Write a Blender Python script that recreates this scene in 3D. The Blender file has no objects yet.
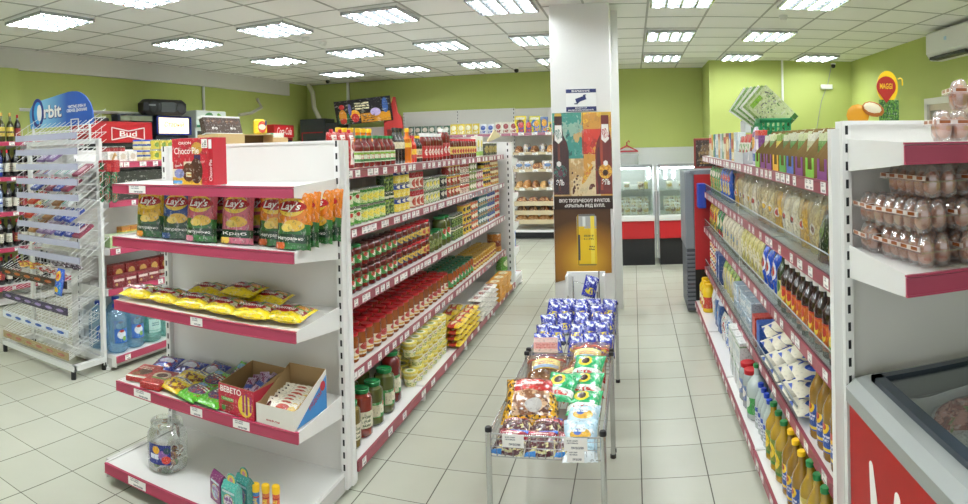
import bpy, math, random
from mathutils import Vector, Matrix, noise, Euler
R = math.radians
rnd = random.Random(11)
SC = bpy.context.scene
COL = SC.collection
DEPS = None

# ------------------------------------------------------------ materials
def lin(c):
    if isinstance(c, str):
        c = c.lstrip('#'); c = [int(c[i:i+2], 16)/255 for i in (0, 2, 4)]
    return tuple((x/12.92 if x <= .04045 else ((x+.055)/1.055)**2.4) for x in c) + (1.0,)

MATS = {}
def M(name, col='#ffffff', rough=.5, metal=0.0, coat=0.0, emit=None, es=1.0, spec=.5, sss=0.0):
    if name in MATS: return MATS[name]
    m = bpy.data.materials.new(name); m.use_nodes = True
    b = m.node_tree.nodes['Principled BSDF']
    b.inputs['Base Color'].default_value = lin(col)
    b.inputs['Roughness'].default_value = rough
    b.inputs['Metallic'].default_value = metal
    b.inputs['Coat Weight'].default_value = coat
    b.inputs['Coat Roughness'].default_value = .12
    b.inputs['Specular IOR Level'].default_value = spec
    if emit:
        b.inputs['Emission Color'].default_value = lin(emit); b.inputs['Emission Strength'].default_value = es
    MATS[name] = m
    return m

class NT:
    """small helper around a node tree"""
    def __init__(s, m): s.t = m.node_tree; s.n = s.t.nodes; s.l = s.t.links
    def new(s, t, **k):
        n = s.n.new(t)
        for a, v in k.items(): setattr(n, a, v)
        return n
    def math(s, op, a, b=None, c=None):
        n = s.new('ShaderNodeMath', operation=op)
        for i, v in enumerate((a, b, c)):
            if v is None: continue
            if isinstance(v, (int, float)): n.inputs[i].default_value = v
            else: s.l.new(v, n.inputs[i])
        return n.outputs[0]
    def mix(s, f, a, b):
        n = s.new('ShaderNodeMix', data_type='RGBA')
        for i, v in ((0, f), (6, a), (7, b)):
            if isinstance(v, (int, float)): n.inputs[i].default_value = v
            elif isinstance(v, tuple): n.inputs[i].default_value = v
            else: s.l.new(v, n.inputs[i])
        return n.outputs[2]

def P(name, base, layers=(), rough=.35, coat=0.0, axis='xz', metal=0.0, fine=.34):
    """printed surface: layers painted over one another in the object's own 0..1 box, seen from the front (x across, z up)
    ('b',z0,z1,col) band  ('r',x0,x1,z0,z1,col) rectangle  ('e',cx,cz,rx,rz,col) ellipse  ('n',scale,thr,col) blotches
    ('t',x0,x1,z0,z1,rows,col) rows of small print  ('g',x0,x1,z0,z1,scale,col,thr) blotches inside a rectangle"""
    if name in MATS: return MATS[name]
    m = M(name, base, rough, metal, coat)
    if not layers: return m
    t = NT(m)
    tc = t.new('ShaderNodeTexCoord'); sp = t.new('ShaderNodeSeparateXYZ'); t.l.new(tc.outputs['Generated'], sp.inputs[0])
    x, z = sp.outputs['XYZ'.index(axis[0].upper())], sp.outputs['XYZ'.index(axis[1].upper())]
    cur = lin(base)
    def rect(x0, x1, z0, z1):
        a = t.math('MULTIPLY', t.math('GREATER_THAN', x, x0), t.math('LESS_THAN', x, x1))
        b = t.math('MULTIPLY', t.math('GREATER_THAN', z, z0), t.math('LESS_THAN', z, z1))
        return t.math('MULTIPLY', a, b)
    for L in layers:
        k = L[0]
        if k == 'b':
            f = t.math('MULTIPLY', t.math('GREATER_THAN', z, L[1]), t.math('LESS_THAN', z, L[2])); col = L[3]
        elif k == 'r':
            f = rect(*L[1:5]); col = L[5]
        elif k == 'e':
            dx = t.math('DIVIDE', t.math('SUBTRACT', x, L[1]), L[3]); dz = t.math('DIVIDE', t.math('SUBTRACT', z, L[2]), L[4])
            f = t.math('LESS_THAN', t.math('ADD', t.math('MULTIPLY', dx, dx), t.math('MULTIPLY', dz, dz)), 1.0); col = L[5]
        elif k in 'ngs':
            nz = t.new('ShaderNodeTexNoise'); nz.inputs['Scale'].default_value = L[5] if k == 'g' else L[1]; nz.inputs['Detail'].default_value = .3 if k == 's' else 4.0; nz.inputs['Roughness'].default_value = .62
            t.l.new(tc.outputs['Generated'], nz.inputs['Vector'])
            if k in 'ns': f = t.math('GREATER_THAN', nz.outputs[0], L[2]); col = L[3]
            else: f = t.math('MULTIPLY', rect(*L[1:5]), t.math('GREATER_THAN', nz.outputs[0], L[7])); col = L[6]
        elif k == 't':
            mp = t.new('ShaderNodeMapping'); mp.inputs['Scale'].default_value = (22, 3, 22); t.l.new(tc.outputs['Generated'], mp.inputs[0])
            nz = t.new('ShaderNodeTexNoise'); nz.inputs['Scale'].default_value = 1.0; t.l.new(mp.outputs[0], nz.inputs['Vector'])
            row = t.math('LESS_THAN', t.math('FRACT', t.math('MULTIPLY', t.math('SUBTRACT', z, L[3]), L[5]/(L[4]-L[3]))), .6)
            f = t.math('MULTIPLY', t.math('MULTIPLY', rect(*L[1:5]), row), t.math('GREATER_THAN', nz.outputs[0], .46)); col = L[6]
        cur = t.mix(f, cur, lin(col))
    if fine:   # small print and pictures too fine to draw one by one
        nz = t.new('ShaderNodeTexNoise'); nz.inputs['Scale'].default_value = 11; nz.inputs['Detail'].default_value = 5; nz.inputs['Roughness'].default_value = .7
        t.l.new(tc.outputs['Generated'], nz.inputs['Vector'])
        sc_ = t.new('ShaderNodeSeparateColor'); t.l.new(nz.outputs['Color'], sc_.inputs[0])
        a = t.math('MULTIPLY', t.math('GREATER_THAN', sc_.outputs[0], .58), fine); b = t.math('MULTIPLY', t.math('GREATER_THAN', sc_.outputs[1], .57), fine*1.2)
        cur = t.mix(a, cur, (.78, .76, .7, 1)); cur = t.mix(b, cur, (.035, .03, .03, 1))
    t.l.new(cur, m.node_tree.nodes['Principled BSDF'].inputs['Base Color'])
    return m

def clear(name, tint='#ffffff', gloss=.12, rough=.05, veil=0.0, veilcol='#ffffff', graze=.5):
    """thin clear plastic or glass: mostly see-through, with a reflection that grows at grazing angles"""
    if name in MATS: return MATS[name]
    m = bpy.data.materials.new(name); m.use_nodes = True; t = NT(m); t.n.clear()
    out = t.new('ShaderNodeOutputMaterial'); tr = t.new('ShaderNodeBsdfTransparent'); tr.inputs[0].default_value = lin(tint)
    gl = t.new('ShaderNodeBsdfGlossy'); gl.inputs['Roughness'].default_value = rough; gl.inputs[0].default_value = (1, 1, 1, 1)
    lw = t.new('ShaderNodeLayerWeight'); lw.inputs[0].default_value = .35
    f = t.math('ADD', t.math('MULTIPLY', lw.outputs['Fresnel'], graze), gloss*.4)
    mx = t.new('ShaderNodeMixShader'); t.l.new(f, mx.inputs[0]); t.l.new(tr.outputs[0], mx.inputs[1]); t.l.new(gl.outputs[0], mx.inputs[2])
    last = mx.outputs[0]
    if veil > 0:
        d = t.new('ShaderNodeBsdfDiffuse'); d.inputs[0].default_value = lin(veilcol)
        m2 = t.new('ShaderNodeMixShader'); m2.inputs[0].default_value = veil
        t.l.new(last, m2.inputs[1]); t.l.new(d.outputs[0], m2.inputs[2]); last = m2.outputs[0]
    t.l.new(last, out.inputs[0]); MATS[name] = m
    return m

# ------------------------------------------------------------ mesh builder
class MB:
    def __init__(s): s.v = []; s.f = []; s.m = []
    def add(s, vs, fs, mi=0):
        o = len(s.v); s.v += [tuple(p) for p in vs]
        for f in fs: s.f.append(tuple(i+o for i in f)); s.m.append(mi)
        return s
    def box(s, x0, x1, y0, y1, z0, z1, mi=0, bev=0.0):
        if bev <= 0:
            vs = [(x, y, z) for z in (z0, z1) for y in (y0, y1) for x in (x0, x1)]
            return s.add(vs, [(0, 2, 3, 1), (4, 5, 7, 6), (0, 1, 5, 4), (2, 6, 7, 3), (0, 4, 6, 2), (1, 3, 7, 5)], mi)
        b = bev; rings = []
        for z, i in ((z0, b), (z0+b, 0), (z1-b, 0), (z1, b)):
            X0, X1, Y0, Y1 = x0+i, x1-i, y0+i, y1-i
            c = b if i == 0 else b*.6
            rings.append([(X0+c, Y0, z), (X1-c, Y0, z), (X1, Y0+c, z), (X1, Y1-c, z), (X1-c, Y1, z), (X0+c, Y1, z), (X0, Y1-c, z), (X0, Y0+c, z)])
        vs = sum(rings, []); fs = [tuple(range(7, -1, -1)), tuple(range(24, 32))]
        for k in range(3):
            for j in range(8):
                a = k*8+j; c2 = k*8+(j+1) % 8; fs.append((a, c2, c2+8, a+8))
        return s.add(vs, fs, mi)
    def obox(s, c, ax, ay, az, mi=0):
        """box with centre c and half-axis vectors"""
        c, ax, ay, az = map(Vector, (c, ax, ay, az))
        vs = [c+ax*i+ay*j+az*k for k in (-1, 1) for j in (-1, 1) for i in (-1, 1)]
        return s.add(vs, [(0, 2, 3, 1), (4, 5, 7, 6), (0, 1, 5, 4), (2, 6, 7, 3), (0, 4, 6, 2), (1, 3, 7, 5)], mi)
    def lathe(s, prof, seg=16, mi=0, cx=0, cy=0, cap=True, sq=None):
        """prof: (r,z[,material]) from the bottom up"""
        n = len(prof); vs = []
        for p in prof:
            for j in range(seg):
                a = 2*math.pi*j/seg; ca, sa = math.cos(a), math.sin(a)
                k = 1.0
                if sq: k = 1/(abs(ca)**sq+abs(sa)**sq)**(1/sq)
                vs.append((cx+p[0]*k*ca, cy+p[0]*k*sa, p[1]))
        o = len(s.v); s.v += vs
        for i in range(n-1):
            q = prof[i][2] if len(prof[i]) > 2 else mi
            for j in range(seg):
                a = o+i*seg+j; b = o+i*seg+(j+1) % seg
                s.f.append((a, b, b+seg, a+seg)); s.m.append(q)
        if cap:
            s.f.append(tuple(o+j for j in range(seg-1, -1, -1))); s.m.append(prof[0][2] if len(prof[0]) > 2 else mi)
            s.f.append(tuple(o+(n-1)*seg+j for j in range(seg))); s.m.append(prof[-1][2] if len(prof[-1]) > 2 else mi)
        return s
    def tube(s, pts, r, seg=6, mi=0, closed=False):
        pts = [Vector(p) for p in pts]; n = len(pts); o = len(s.v)
        for i, p in enumerate(pts):
            d = (pts[min(i+1, n-1)]-pts[max(i-1, 0)])
            if closed: d = pts[(i+1) % n]-pts[i-1]
            d.normalize()
            u = d.cross(Vector((0, 0, 1)) if abs(d.z) < .9 else Vector((1, 0, 0))).normalized(); w = d.cross(u)
            for j in range(seg):
                a = 2*math.pi*j/seg; s.v.append(tuple(p+u*(r*math.cos(a))+w*(r*math.sin(a))))
        for i in range(n if closed else n-1):
            for j in range(seg):
                a = o+i*seg+j; b = o+i*seg+(j+1) % seg; k = ((i+1) % n)*seg; s.f.append((a, b, o+k+(j+1) % seg, o+k+j)); s.m.append(mi)
        if not closed:
            s.f.append(tuple(o+j for j in range(seg-1, -1, -1))); s.m.append(mi)
            s.f.append(tuple(o+(n-1)*seg+j for j in range(seg))); s.m.append(mi)
        return s
    def prism(s, poly, axis, c0, c1, mi=0):
        """polygon in the plane across `axis`, extruded from c0 to c1"""
        def pt(a, b, c): return {'x': (c, a, b), 'y': (a, c, b), 'z': (a, b, c)}[axis]
        n = len(poly); vs = [pt(a, b, c0) for a, b in poly]+[pt(a, b, c1) for a, b in poly]
        fs = [tuple(range(n-1, -1, -1)), tuple(range(n, 2*n))]+[(i, (i+1) % n, n+(i+1) % n, n+i) for i in range(n)]
        return s.add(vs, fs, mi)
    def quad(s, a, b, c, d, mi=0): return s.add([a, b, c, d], [(0, 1, 2, 3)], mi)
    def ball(s, c, rx, ry, rz, mi=0, seg=10, rings=6):
        prof = []; o = len(s.v)
        for i in range(1, rings):
            a = math.pi*i/rings-math.pi/2
            for j in range(seg):
                b = 2*math.pi*j/seg; s.v.append((c[0]+rx*math.cos(a)*math.cos(b), c[1]+ry*math.cos(a)*math.sin(b), c[2]+rz*math.sin(a)))
        s.v += [(c[0], c[1], c[2]-rz), (c[0], c[1], c[2]+rz)]; q = len(s.v)
        for i in range(rings-2):
            for j in range(seg):
                a = o+i*seg+j; b = o+i*seg+(j+1) % seg; s.f.append((a, b, b+seg, a+seg)); s.m.append(mi)
        for j in range(seg):
            s.f.append((q-2, o+(j+1) % seg, o+j)); s.m.append(mi)
            t = o+(rings-2)*seg; s.f.append((q-1, t+j, t+(j+1) % seg)); s.m.append(mi)
        return s
    def build(s, name, mats, parent=None, smooth=35, loc=None, rot=None):
        me = bpy.data.meshes.new(name); me.from_pydata(s.v, [], s.f); 
        for m in (mats if isinstance(mats, (list, tuple)) else [mats]): me.materials.append(m)
        me.polygons.foreach_set('material_index', s.m)
        if smooth:
            me.polygons.foreach_set('use_smooth', [True]*len(s.f)); me.set_sharp_from_angle(angle=R(smooth))
        me.update()
        return link(name, me, parent, loc, rot)

def link(name, me, parent=None, loc=None, rot=None):
    o = bpy.data.objects.new(name, me); COL.objects.link(o)
    if parent is not None: o.parent = parent
    if loc is not None: o.location = loc
    if rot is not None: o.rotation_euler = rot
    return o

def empty(name, loc=(0, 0, 0), rz=0.0):
    return link(name, None, None, loc, (0, 0, rz) if not isinstance(rz, (tuple, list)) else rz)
def tag(o, label, cat, group=None):
    o['label'] = label; o['category'] = cat
    if group: o['group'] = group
    return o
def struct(o, label=None):
    o['kind'] = 'structure'
    if label: o['label'] = label
    return o
KIDS = {}
def kids(o): return [c for c in o.children]
def dup(o, loc, rot=None, label=None, group=None, cat=None):
    r = o.copy(); COL.objects.link(r); r.location = loc
    if rot is not None: r.rotation_euler = rot
    if label: r['label'] = label
    if group: r['group'] = group
    if cat: r['category'] = cat
    def rec(a, b):
        for ch in a.children:
            c = ch.copy(); COL.objects.link(c); c.parent = b; rec(ch, c)
    rec(o, r)
    return r

class Kind:
    """one kind of product: fn() builds the first one at the origin (front towards -Y); put() places it, then copies of it"""
    def __init__(s, fn, cat): s.fn = fn; s.cat = cat; s.root = None
    def put(s, loc, rot=(0, 0, 0), label='', group=None, jit=0.0):
        if not isinstance(rot, (tuple, list)): rot = (0, 0, rot)
        if jit: rot = (rot[0], rot[1], rot[2]+rnd.uniform(-jit, jit))
        if s.root is None:
            s.root = s.fn(); o = s.root; o.location = loc; o.rotation_euler = rot
            tag(o, label, s.cat, group); return o
        o = dup(s.root, loc, rot, label, group)
        if not group and 'group' in o: del o['group']
        return o

ORD = 'first second third fourth fifth sixth seventh eighth ninth tenth eleventh twelfth thirteenth fourteenth fifteenth sixteenth seventeenth eighteenth nineteenth twentieth'.split()
ORDN = lambda k: ORD[k] if k < 20 else 'twenty '+ORD[k-20]
TIERS = {1: [''], 2: [' lower tier', ' upper tier'], 3: [' bottom tier', ' middle tier', ' top tier'], 4: [' lowest tier', ' second tier', ' third tier', ' top tier']}
TIERS[5] = [' lowest tier', ' second tier', ' third tier', ' fourth tier', ' top tier']
ROWS = [' front row', ' second row', ' third row', ' rear row']

# ------------------------------------------------------------ lettering
def textmesh(s, w=None, h=None, bold=0.0, shear=0.0, align='CENTER', ext=0.0, spacing=1.0, lead=1.0):
    """letters as a flat mesh in x/z, fitted to w by h, centred on the origin, facing -Y"""
    cu = bpy.data.curves.new('lettering', 'FONT'); cu.body = s; cu.align_x = align; cu.offset = bold; cu.shear = shear; cu.resolution_u = 3
    cu.space_character = spacing; cu.space_line = lead
    ob = bpy.data.objects.new('lettering', cu); COL.objects.link(ob)
    dg = bpy.context.evaluated_depsgraph_get(); dg.update()
    me = bpy.data.meshes.new_from_object(ob.evaluated_get(dg)); bpy.data.objects.remove(ob); bpy.data.curves.remove(cu)
    vs = [v.co for v in me.vertices]
    x0, x1 = min(v.x for v in vs), max(v.x for v in vs); y0, y1 = min(v.y for v in vs), max(v.y for v in vs)
    kx = (w/(x1-x0)) if w else None; ky = (h/(y1-y0)) if h else None
    kx = kx or ky; ky = ky or kx
    for v in me.vertices:
        v.co = ((v.co.x-(x0+x1)/2)*kx, 0, (v.co.y-(y0+y1)/2)*ky)
    return me
def letter(name, s, mat, parent, loc, w=None, h=None, rot=(0, 0, 0), warp=None, **k):
    me = textmesh(s, w, h, **k); me.materials.append(mat)
    if warp:
        for v in me.vertices:
            p = v.co; v.co = (p.x, warp(p.x+loc[0], p.z+loc[2])-loc[1], p.z)
    return link(name, me, parent, loc, rot)

# ------------------------------------------------------------ product shapes (front towards -Y, base at z=0)
def pillow_t(w, h, d, u, v, seed=0, foot=0.0, crimp=.07, wr=.22):
    """half thickness of a filled bag at u,v in -1..1"""
    a = max(0.0, 1-abs(u)**2.6)**.55
    if foot and v < 0: b = 1-(1-foot)*0.0*abs(v); b = 1.0 if v > -1 else .0
    else: b = max(0.0, 1-abs(v)**2.4)**.6
    if foot and v < 0: b = max(.75, 1-.25*abs(v))
    t = d/2*a*b
    n = noise.noise(Vector((u*2.2+seed*3.1, v*2.4-seed, seed*1.7)))
    cr = math.sin(u*13+seed+2*noise.noise(Vector((u*2, v, seed))))*max(0, abs(v)-.35)*.8
    t *= 1+wr*n+wr*.8*cr
    if abs(v) > 1-crimp and not (foot and v < 0): t = .0012+t*.15
    return max(t, .0008)
def pillow(w, h, d, seed=0, nu=12, nv=14, foot=0.0, mi=0, mb=None, zig=0.0, wr=.22):
    mb = mb or MB(); o = len(mb.v); idx = {}
    for side in (0, 1):
        for j in range(nv+1):
            for i in range(nu+1):
                u = -1+2*i/nu; v = -1+2*j/nv
                edge = i in (0, nu) or j in (0, nv)
                if side and edge and not (foot and j == 0 and i not in (0, nu)): idx[1, i, j] = idx[0, i, j]; continue
                t = pillow_t(w, h, d, u, v, seed+side*5, foot, wr=wr)
                sx = 1-.035*(1-abs(v))**.5*0 + .02*noise.noise(Vector((v*3, seed, u)))
                if edge and not (foot and j == 0): t = 0
                if i in (0, nu): t = 0
                y = (-t if side == 0 else t)
                x = w/2*u*sx*(1-.06*(1-v*v)); z = h/2*(v+1)
                if zig and j in (0, nv): z += zig*(i % 2)
                idx[side, i, j] = len(mb.v); mb.v.append((x, y, z))
    for side in (0, 1):
        for j in range(nv):
            for i in range(nu):
                q = (idx[side, i, j], idx[side, i+1, j], idx[side, i+1, j+1], idx[side, i, j+1])
                if side: q = q[::-1]
                mb.f.append(q); mb.m.append(mi)
    if foot:
        for i in range(nu):
            q = [idx[0, i, 0], idx[1, i, 0], idx[1, i+1, 0], idx[0, i+1, 0]]
            q = [x for k, x in enumerate(q) if x not in q[:k]]
            if len(q) > 2: mb.f.append(tuple(q)); mb.m.append(mi)
    return mb

STEEL = M('tin', '#c9c9c6', .25, .9)
def can_fn(d, h, lab, seg=18):
    def f():
        r = d/2
        return MB().lathe([(r*.93, 0, 1), (r, .003, 1), (r*.985, .006, 0), (r*.985, h-.006, 1), (r, h-.003, 1), (r*.98, h, 1), (r*.9, h-.003, 1)], seg).build('food_can', [lab, STEEL])
    return f
def jar_fn(d, h, body, lab, lid, lidr=.82, lidh=.016, name='glass_jar', seg=16, l0=.22, l1=.6):
    def f():
        r = d/2; e = empty(name)
        MB().lathe([(r*.86, 0, 0), (r, h*.05, 0), (r, h*l0, 1), (r, h*l1, 0), (r, h*.78, 0), (r*.93, h*.85, 0), (r*lidr*.95, h*.9, 0), (r*lidr*.95, h-.004, 0)], seg).build('jar_body', [body, lab], e)
        MB().lathe([(r*lidr, h-lidh, 0), (r*lidr*1.04, h-lidh*.7, 0), (r*lidr*1.04, h-.002, 0), (r*lidr*.97, h, 0), (r*lidr*.8, h-.001, 0)], seg).build('jar_lid', [lid], e)
        return e
    return f
def bottle_fn(d, h, body, lab, cap, shoulder=.62, neck=.3, caph=.07, name='bottle', l0=.15, l1=.5, seg=14, sq=None):
    def f():
        r = d/2; e = empty(name); n = r*neck
        MB().lathe([(r*.85, 0, 0), (r, h*.03, 0), (r, h*l0, 1), (r, h*l1, 0), (r, h*shoulder, 0), (r*.9, h*(shoulder+.07), 0), (r*.6, h*(shoulder+.15), 0), (n*1.1, h*(shoulder+.22), 0), (n, h*(1-caph), 0), (n*.9, h*.985, 0)], seg, sq=sq).build('bottle_body', [body, lab], e)
        MB().lathe([(n*1.25, h*(1-caph), 0), (n*1.3, h*(1-caph*.2), 0), (n*1.15, h, 0)], 12).build('bottle_cap', [cap], e)
        return e
    return f
def box_fn(w, d, h, mat, name='carton', bev=.002):
    def f(): return MB().box(-w/2, w/2, -d/2, d/2, 0, h, 0, bev).build(name, [mat])
    return f
def bag_fn(w, h, d, mat, seed=0, foot=.8, name='bag', zig=.004, wr=.22, nu=12, nv=14):
    def f(): return pillow(w, h, d, seed, nu, nv, foot, zig=zig, wr=wr).build(name, [mat], smooth=50)
    return f
def flat_fn(w, l, d, mat, seed=0, name='packet', wr=.25):
    """a filled packet lying on its back; its print faces up, its top edge points to +Y"""
    def f():
        mb = pillow(w, l, d, seed, zig=.003, wr=wr)
        o = mb.build(name, [mat], smooth=50); o.data.transform(Matrix.Translation((0, -l/2, d*.5)) @ Matrix.Rotation(R(-90), 4, 'X')); return o
    return f

def row(kind, face, x, y0, y1, z, desc, group, deep=1, dx=.08, tiers=1, th=0.1, n=None, step=None, jit=.06, end='near', yawadd=0.0, skip=0.0):
    """a block of one product along a shelf: face +1 looks to +X, -1 to -X; y0 is the near end"""
    n = n or max(1, int(round(abs(y1-y0)/step)))
    rot = R(90) if face > 0 else R(-90)
    for k in range(n):
        y = y0+(y1-y0)*(k+.5)/n
        for r_ in range(deep):
            for t in range(tiers):
                if t and rnd.random() < skip: continue
                lab = desc
                if n > 1: lab += ', %s from %s end' % (ORDN(k), end)
                if tiers > 1: lab += ',' + TIERS[tiers][t]
                if deep > 1: lab += ',' + ROWS[r_]
                kind.put((x-face*dx*r_+rnd.uniform(-.004, .004), y+rnd.uniform(-.003, .003), z+t*th), rot+yawadd, lab, group, jit)
# ------------------------------------------------------------ shared materials
WHITE = M('white_enamel', '#ecebe9', .35)
PANEL = M('panel_white', '#e6e4e0', .45)
CRIM = M('crimson_rail', '#b03c5a', .28)
DULL = M('maroon_rail', '#93404e', .35)
SLOT = M('slot_dark', '#15151a', .6)
TAGM = P('price_card', '#f4f2ee', [('t', .12, .6, .55, .9, 2, '#8a8a90'), ('t', .3, .85, .15, .45, 1, '#7c7c84')], .5, fine=0)
TAGM2 = P('price_card_side', '#f4f2ee', [('t', .12, .6, .55, .9, 2, '#8a8a90'), ('r', .3, .8, .15, .45, '#6c6c74')], .5)
CHROME = M('chrome_wire', '#c8c9cb', .22, 1.0)
BLACK = M('black_plastic', '#131316', .45)
DGREY = M('dark_grey_metal', '#3c4044', .45)
GREY = M('mid_grey', '#8f9293', .45)
WPAINT = M('white_paint', '#e9e9e6', .4)
GLASS = clear('clear_glass', '#eef4f2', .25)
CLEAR = clear('clear_plastic', '#f2f4f4', .3, .12, .06)
LOUVR = M('louvre_metal', '#b9bec1', .16, 1.0)

def floor_mat():
    m = M('floor_tile', '#cbc6b6', .28); t = NT(m)
    tc = t.new('ShaderNodeTexCoord'); sp = t.new('ShaderNodeSeparateXYZ'); t.l.new(tc.outputs['Object'], sp.inputs[0])
    def line(s, off, st, w):
        f = t.math('FRACT', t.math('DIVIDE', t.math('SUBTRACT', s, off), st))
        return t.math('LESS_THAN', t.math('ABSOLUTE', t.math('SUBTRACT', f, .5)), .5-w)   # 1 inside the tile
    ins = t.math('MULTIPLY', line(sp.outputs[0], .007, .331, .009), line(sp.outputs[1], 3.14, .333, .007))
    nz = t.new('ShaderNodeTexNoise'); nz.inputs['Scale'].default_value = 3.5; nz.inputs['Detail'].default_value = 6; t.l.new(tc.outputs['Object'], nz.inputs['Vector'])
    wn = t.new('ShaderNodeTexWhiteNoise', noise_dimensions='2D')
    cm = t.new('ShaderNodeCombineXYZ')
    for i, (o, st) in enumerate(((.007, .331), (3.14, .333))): t.l.new(t.math('FLOOR', t.math('DIVIDE', t.math('SUBTRACT', sp.outputs[i], o), st)), cm.inputs[i])
    t.l.new(cm.outputs[0], wn.inputs['Vector'])
    c = t.mix(t.math('MULTIPLY', nz.outputs[0], .5), lin('#c9cabb'), lin('#b3b3a2'))
    c = t.mix(t.math('MULTIPLY', wn.outputs[0], .16), c, lin('#9c9c8c'))
    c = t.mix(ins, lin('#57544a'), c)
    b = t.n['Principled BSDF']; t.l.new(c, b.inputs['Base Color'])
    t.l.new(t.math('SUBTRACT', .75, t.math('MULTIPLY', ins, .48)), b.inputs['Roughness'])
    bp = t.new('ShaderNodeBump'); bp.inputs['Strength'].default_value = .25; bp.inputs['Distance'].default_value = .002
    t.l.new(ins, bp.inputs['Height']); t.l.new(bp.outputs[0], b.inputs['Normal'])
    return m
def wall_mat(name, a, b_, rough=.7):
    m = M(name, a, rough); t = NT(m)
    tc = t.new('ShaderNodeTexCoord'); nz = t.new('ShaderNodeTexNoise'); nz.inputs['Scale'].default_value = 1.3; nz.inputs['Detail'].default_value = 5
    t.l.new(tc.outputs['Object'], nz.inputs['Vector'])
    c = t.mix(nz.outputs[0], lin(a), lin(b_)); b = t.n['Principled BSDF']; t.l.new(c, b.inputs['Base Color'])
    n2 = t.new('ShaderNodeTexNoise'); n2.inputs['Scale'].default_value = 60; t.l.new(tc.outputs['Object'], n2.inputs['Vector'])
    bp = t.new('ShaderNodeBump'); bp.inputs['Strength'].default_value = .12; bp.inputs['Distance'].default_value = .01
    t.l.new(n2.outputs[0], bp.inputs['Height']); t.l.new(bp.outputs[0], b.inputs['Normal'])
    return m
GREEN = wall_mat('wall_green', '#b8c270', '#aeb966')
WHITEW = wall_mat('wall_white', '#dfe0e0', '#d4d6d8')
CEIL = wall_mat('ceiling_tile', '#f2f1ee', '#eae9e6', .85)
TBAR = M('ceiling_bar', '#a9a9a2', .6)

XL, XR, YB, YF, ZC = -6.4, 3.73, 11.5, -3.2, 2.98
# ------------------------------------------------------------ setting
struct(MB().box(XL-.3, XR+.3, YF, YB+.3, -.1, 0).build('floor', floor_mat(), smooth=0), 'pale beige tiled shop floor with dark joints')
def ceiling():
    mb = MB().box(XL-.3, XR+.3, YF, YB+.3, ZC, ZC+.1, 0)
    xs = [-.85-.6*k for k in range(10)]+[.17+.61*k for k in range(-1, 6)]
    ys = [6.07+.675*k for k in range(-13, 9)]
    for x in xs: mb.box(x-.011, x+.011, YF, YB, ZC-.004, ZC+.001, 1)
    for y in ys: mb.box(XL, XR, y-.011, y+.011, ZC-.0035, ZC+.001, 1)
    return struct(mb.build('ceiling', [CEIL, TBAR], smooth=0), 'suspended white tile ceiling')
ceiling()
struct(MB().box(XL-.12, XL, YF, YB, 0, 3).build('wall_left', GREEN, smooth=0))
struct(MB().box(XL, XL+.06, YF, 10.7, 2.73, ZC).build('trim_1', wall_mat('beam_white', '#dcdad4', '#d3d1cb'), smooth=0), 'white boxed beam along the green wall under the ceiling')
struct(MB().box(XL-.05, XL+.14, YF, 4.4, 0, 2.73).build('trim_2', GREEN, smooth=0), 'green pilaster')
struct(MB().box(XL-.12, XR+.12, YB, YB+.12, 0, 3).build('wall_back', GREEN, smooth=0))
struct(MB().box(-1.2, 1.27, YB-.03, YB, 0, 1.56).build('trim_3', WHITEW, smooth=0), 'white lower wall panel behind the food counters')
struct(MB().box(1.27, XR+.1, 10.44, YB, 0, 3).build('wall_back_pier', GREEN, smooth=0))
struct(MB().box(XR, XR+.12, YF, YB, 0, 3).build('wall_right', GREEN, smooth=0))
struct(MB().box(-.765, -.2, 6.0, 6.55, 0, ZC, 0, .004).build('column', wall_mat('column_white', '#e8e7e6', '#dedddc'), smooth=0), 'square white column')
struct(MB().box(-.2, -.13, 6.38, 6.46, 0, ZC).build('trim_4', WPAINT, smooth=0), 'white boxed pipe beside the column')
# window beside the air conditioner
wn = struct(MB().box(XR-.05, XR+.01, 5.4, 7.5, 2.08, 2.16, 0).box(XR-.05, XR+.01, 7.42, 7.5, .95, 2.09, 0).box(XR-.05, XR+.01, 5.4, 5.48, .95, 2.09, 0).box(XR-.08, XR+.01, 5.3, 7.6, .88, .95, 0).build('window_1', M('window_white', '#dcd8d0', .4), smooth=0), 'white framed opening in the wall')
struct(MB().box(XR-.012, XR-.002, 5.48, 7.42, .95, 2.08).build('window_pane', [M('pane_beige', '#cbb9a8', .3)], wn, smooth=0))
struct(MB().box(XR-.03, XR-.01, 7.1, 7.36, 1.0, 2.0).box(XR-.03, XR-.01, 5.5, 5.8, 1.0, 2.0).build('window_sash', [M('sash_grey', '#77716a', .4)], wn, smooth=0))

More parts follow.
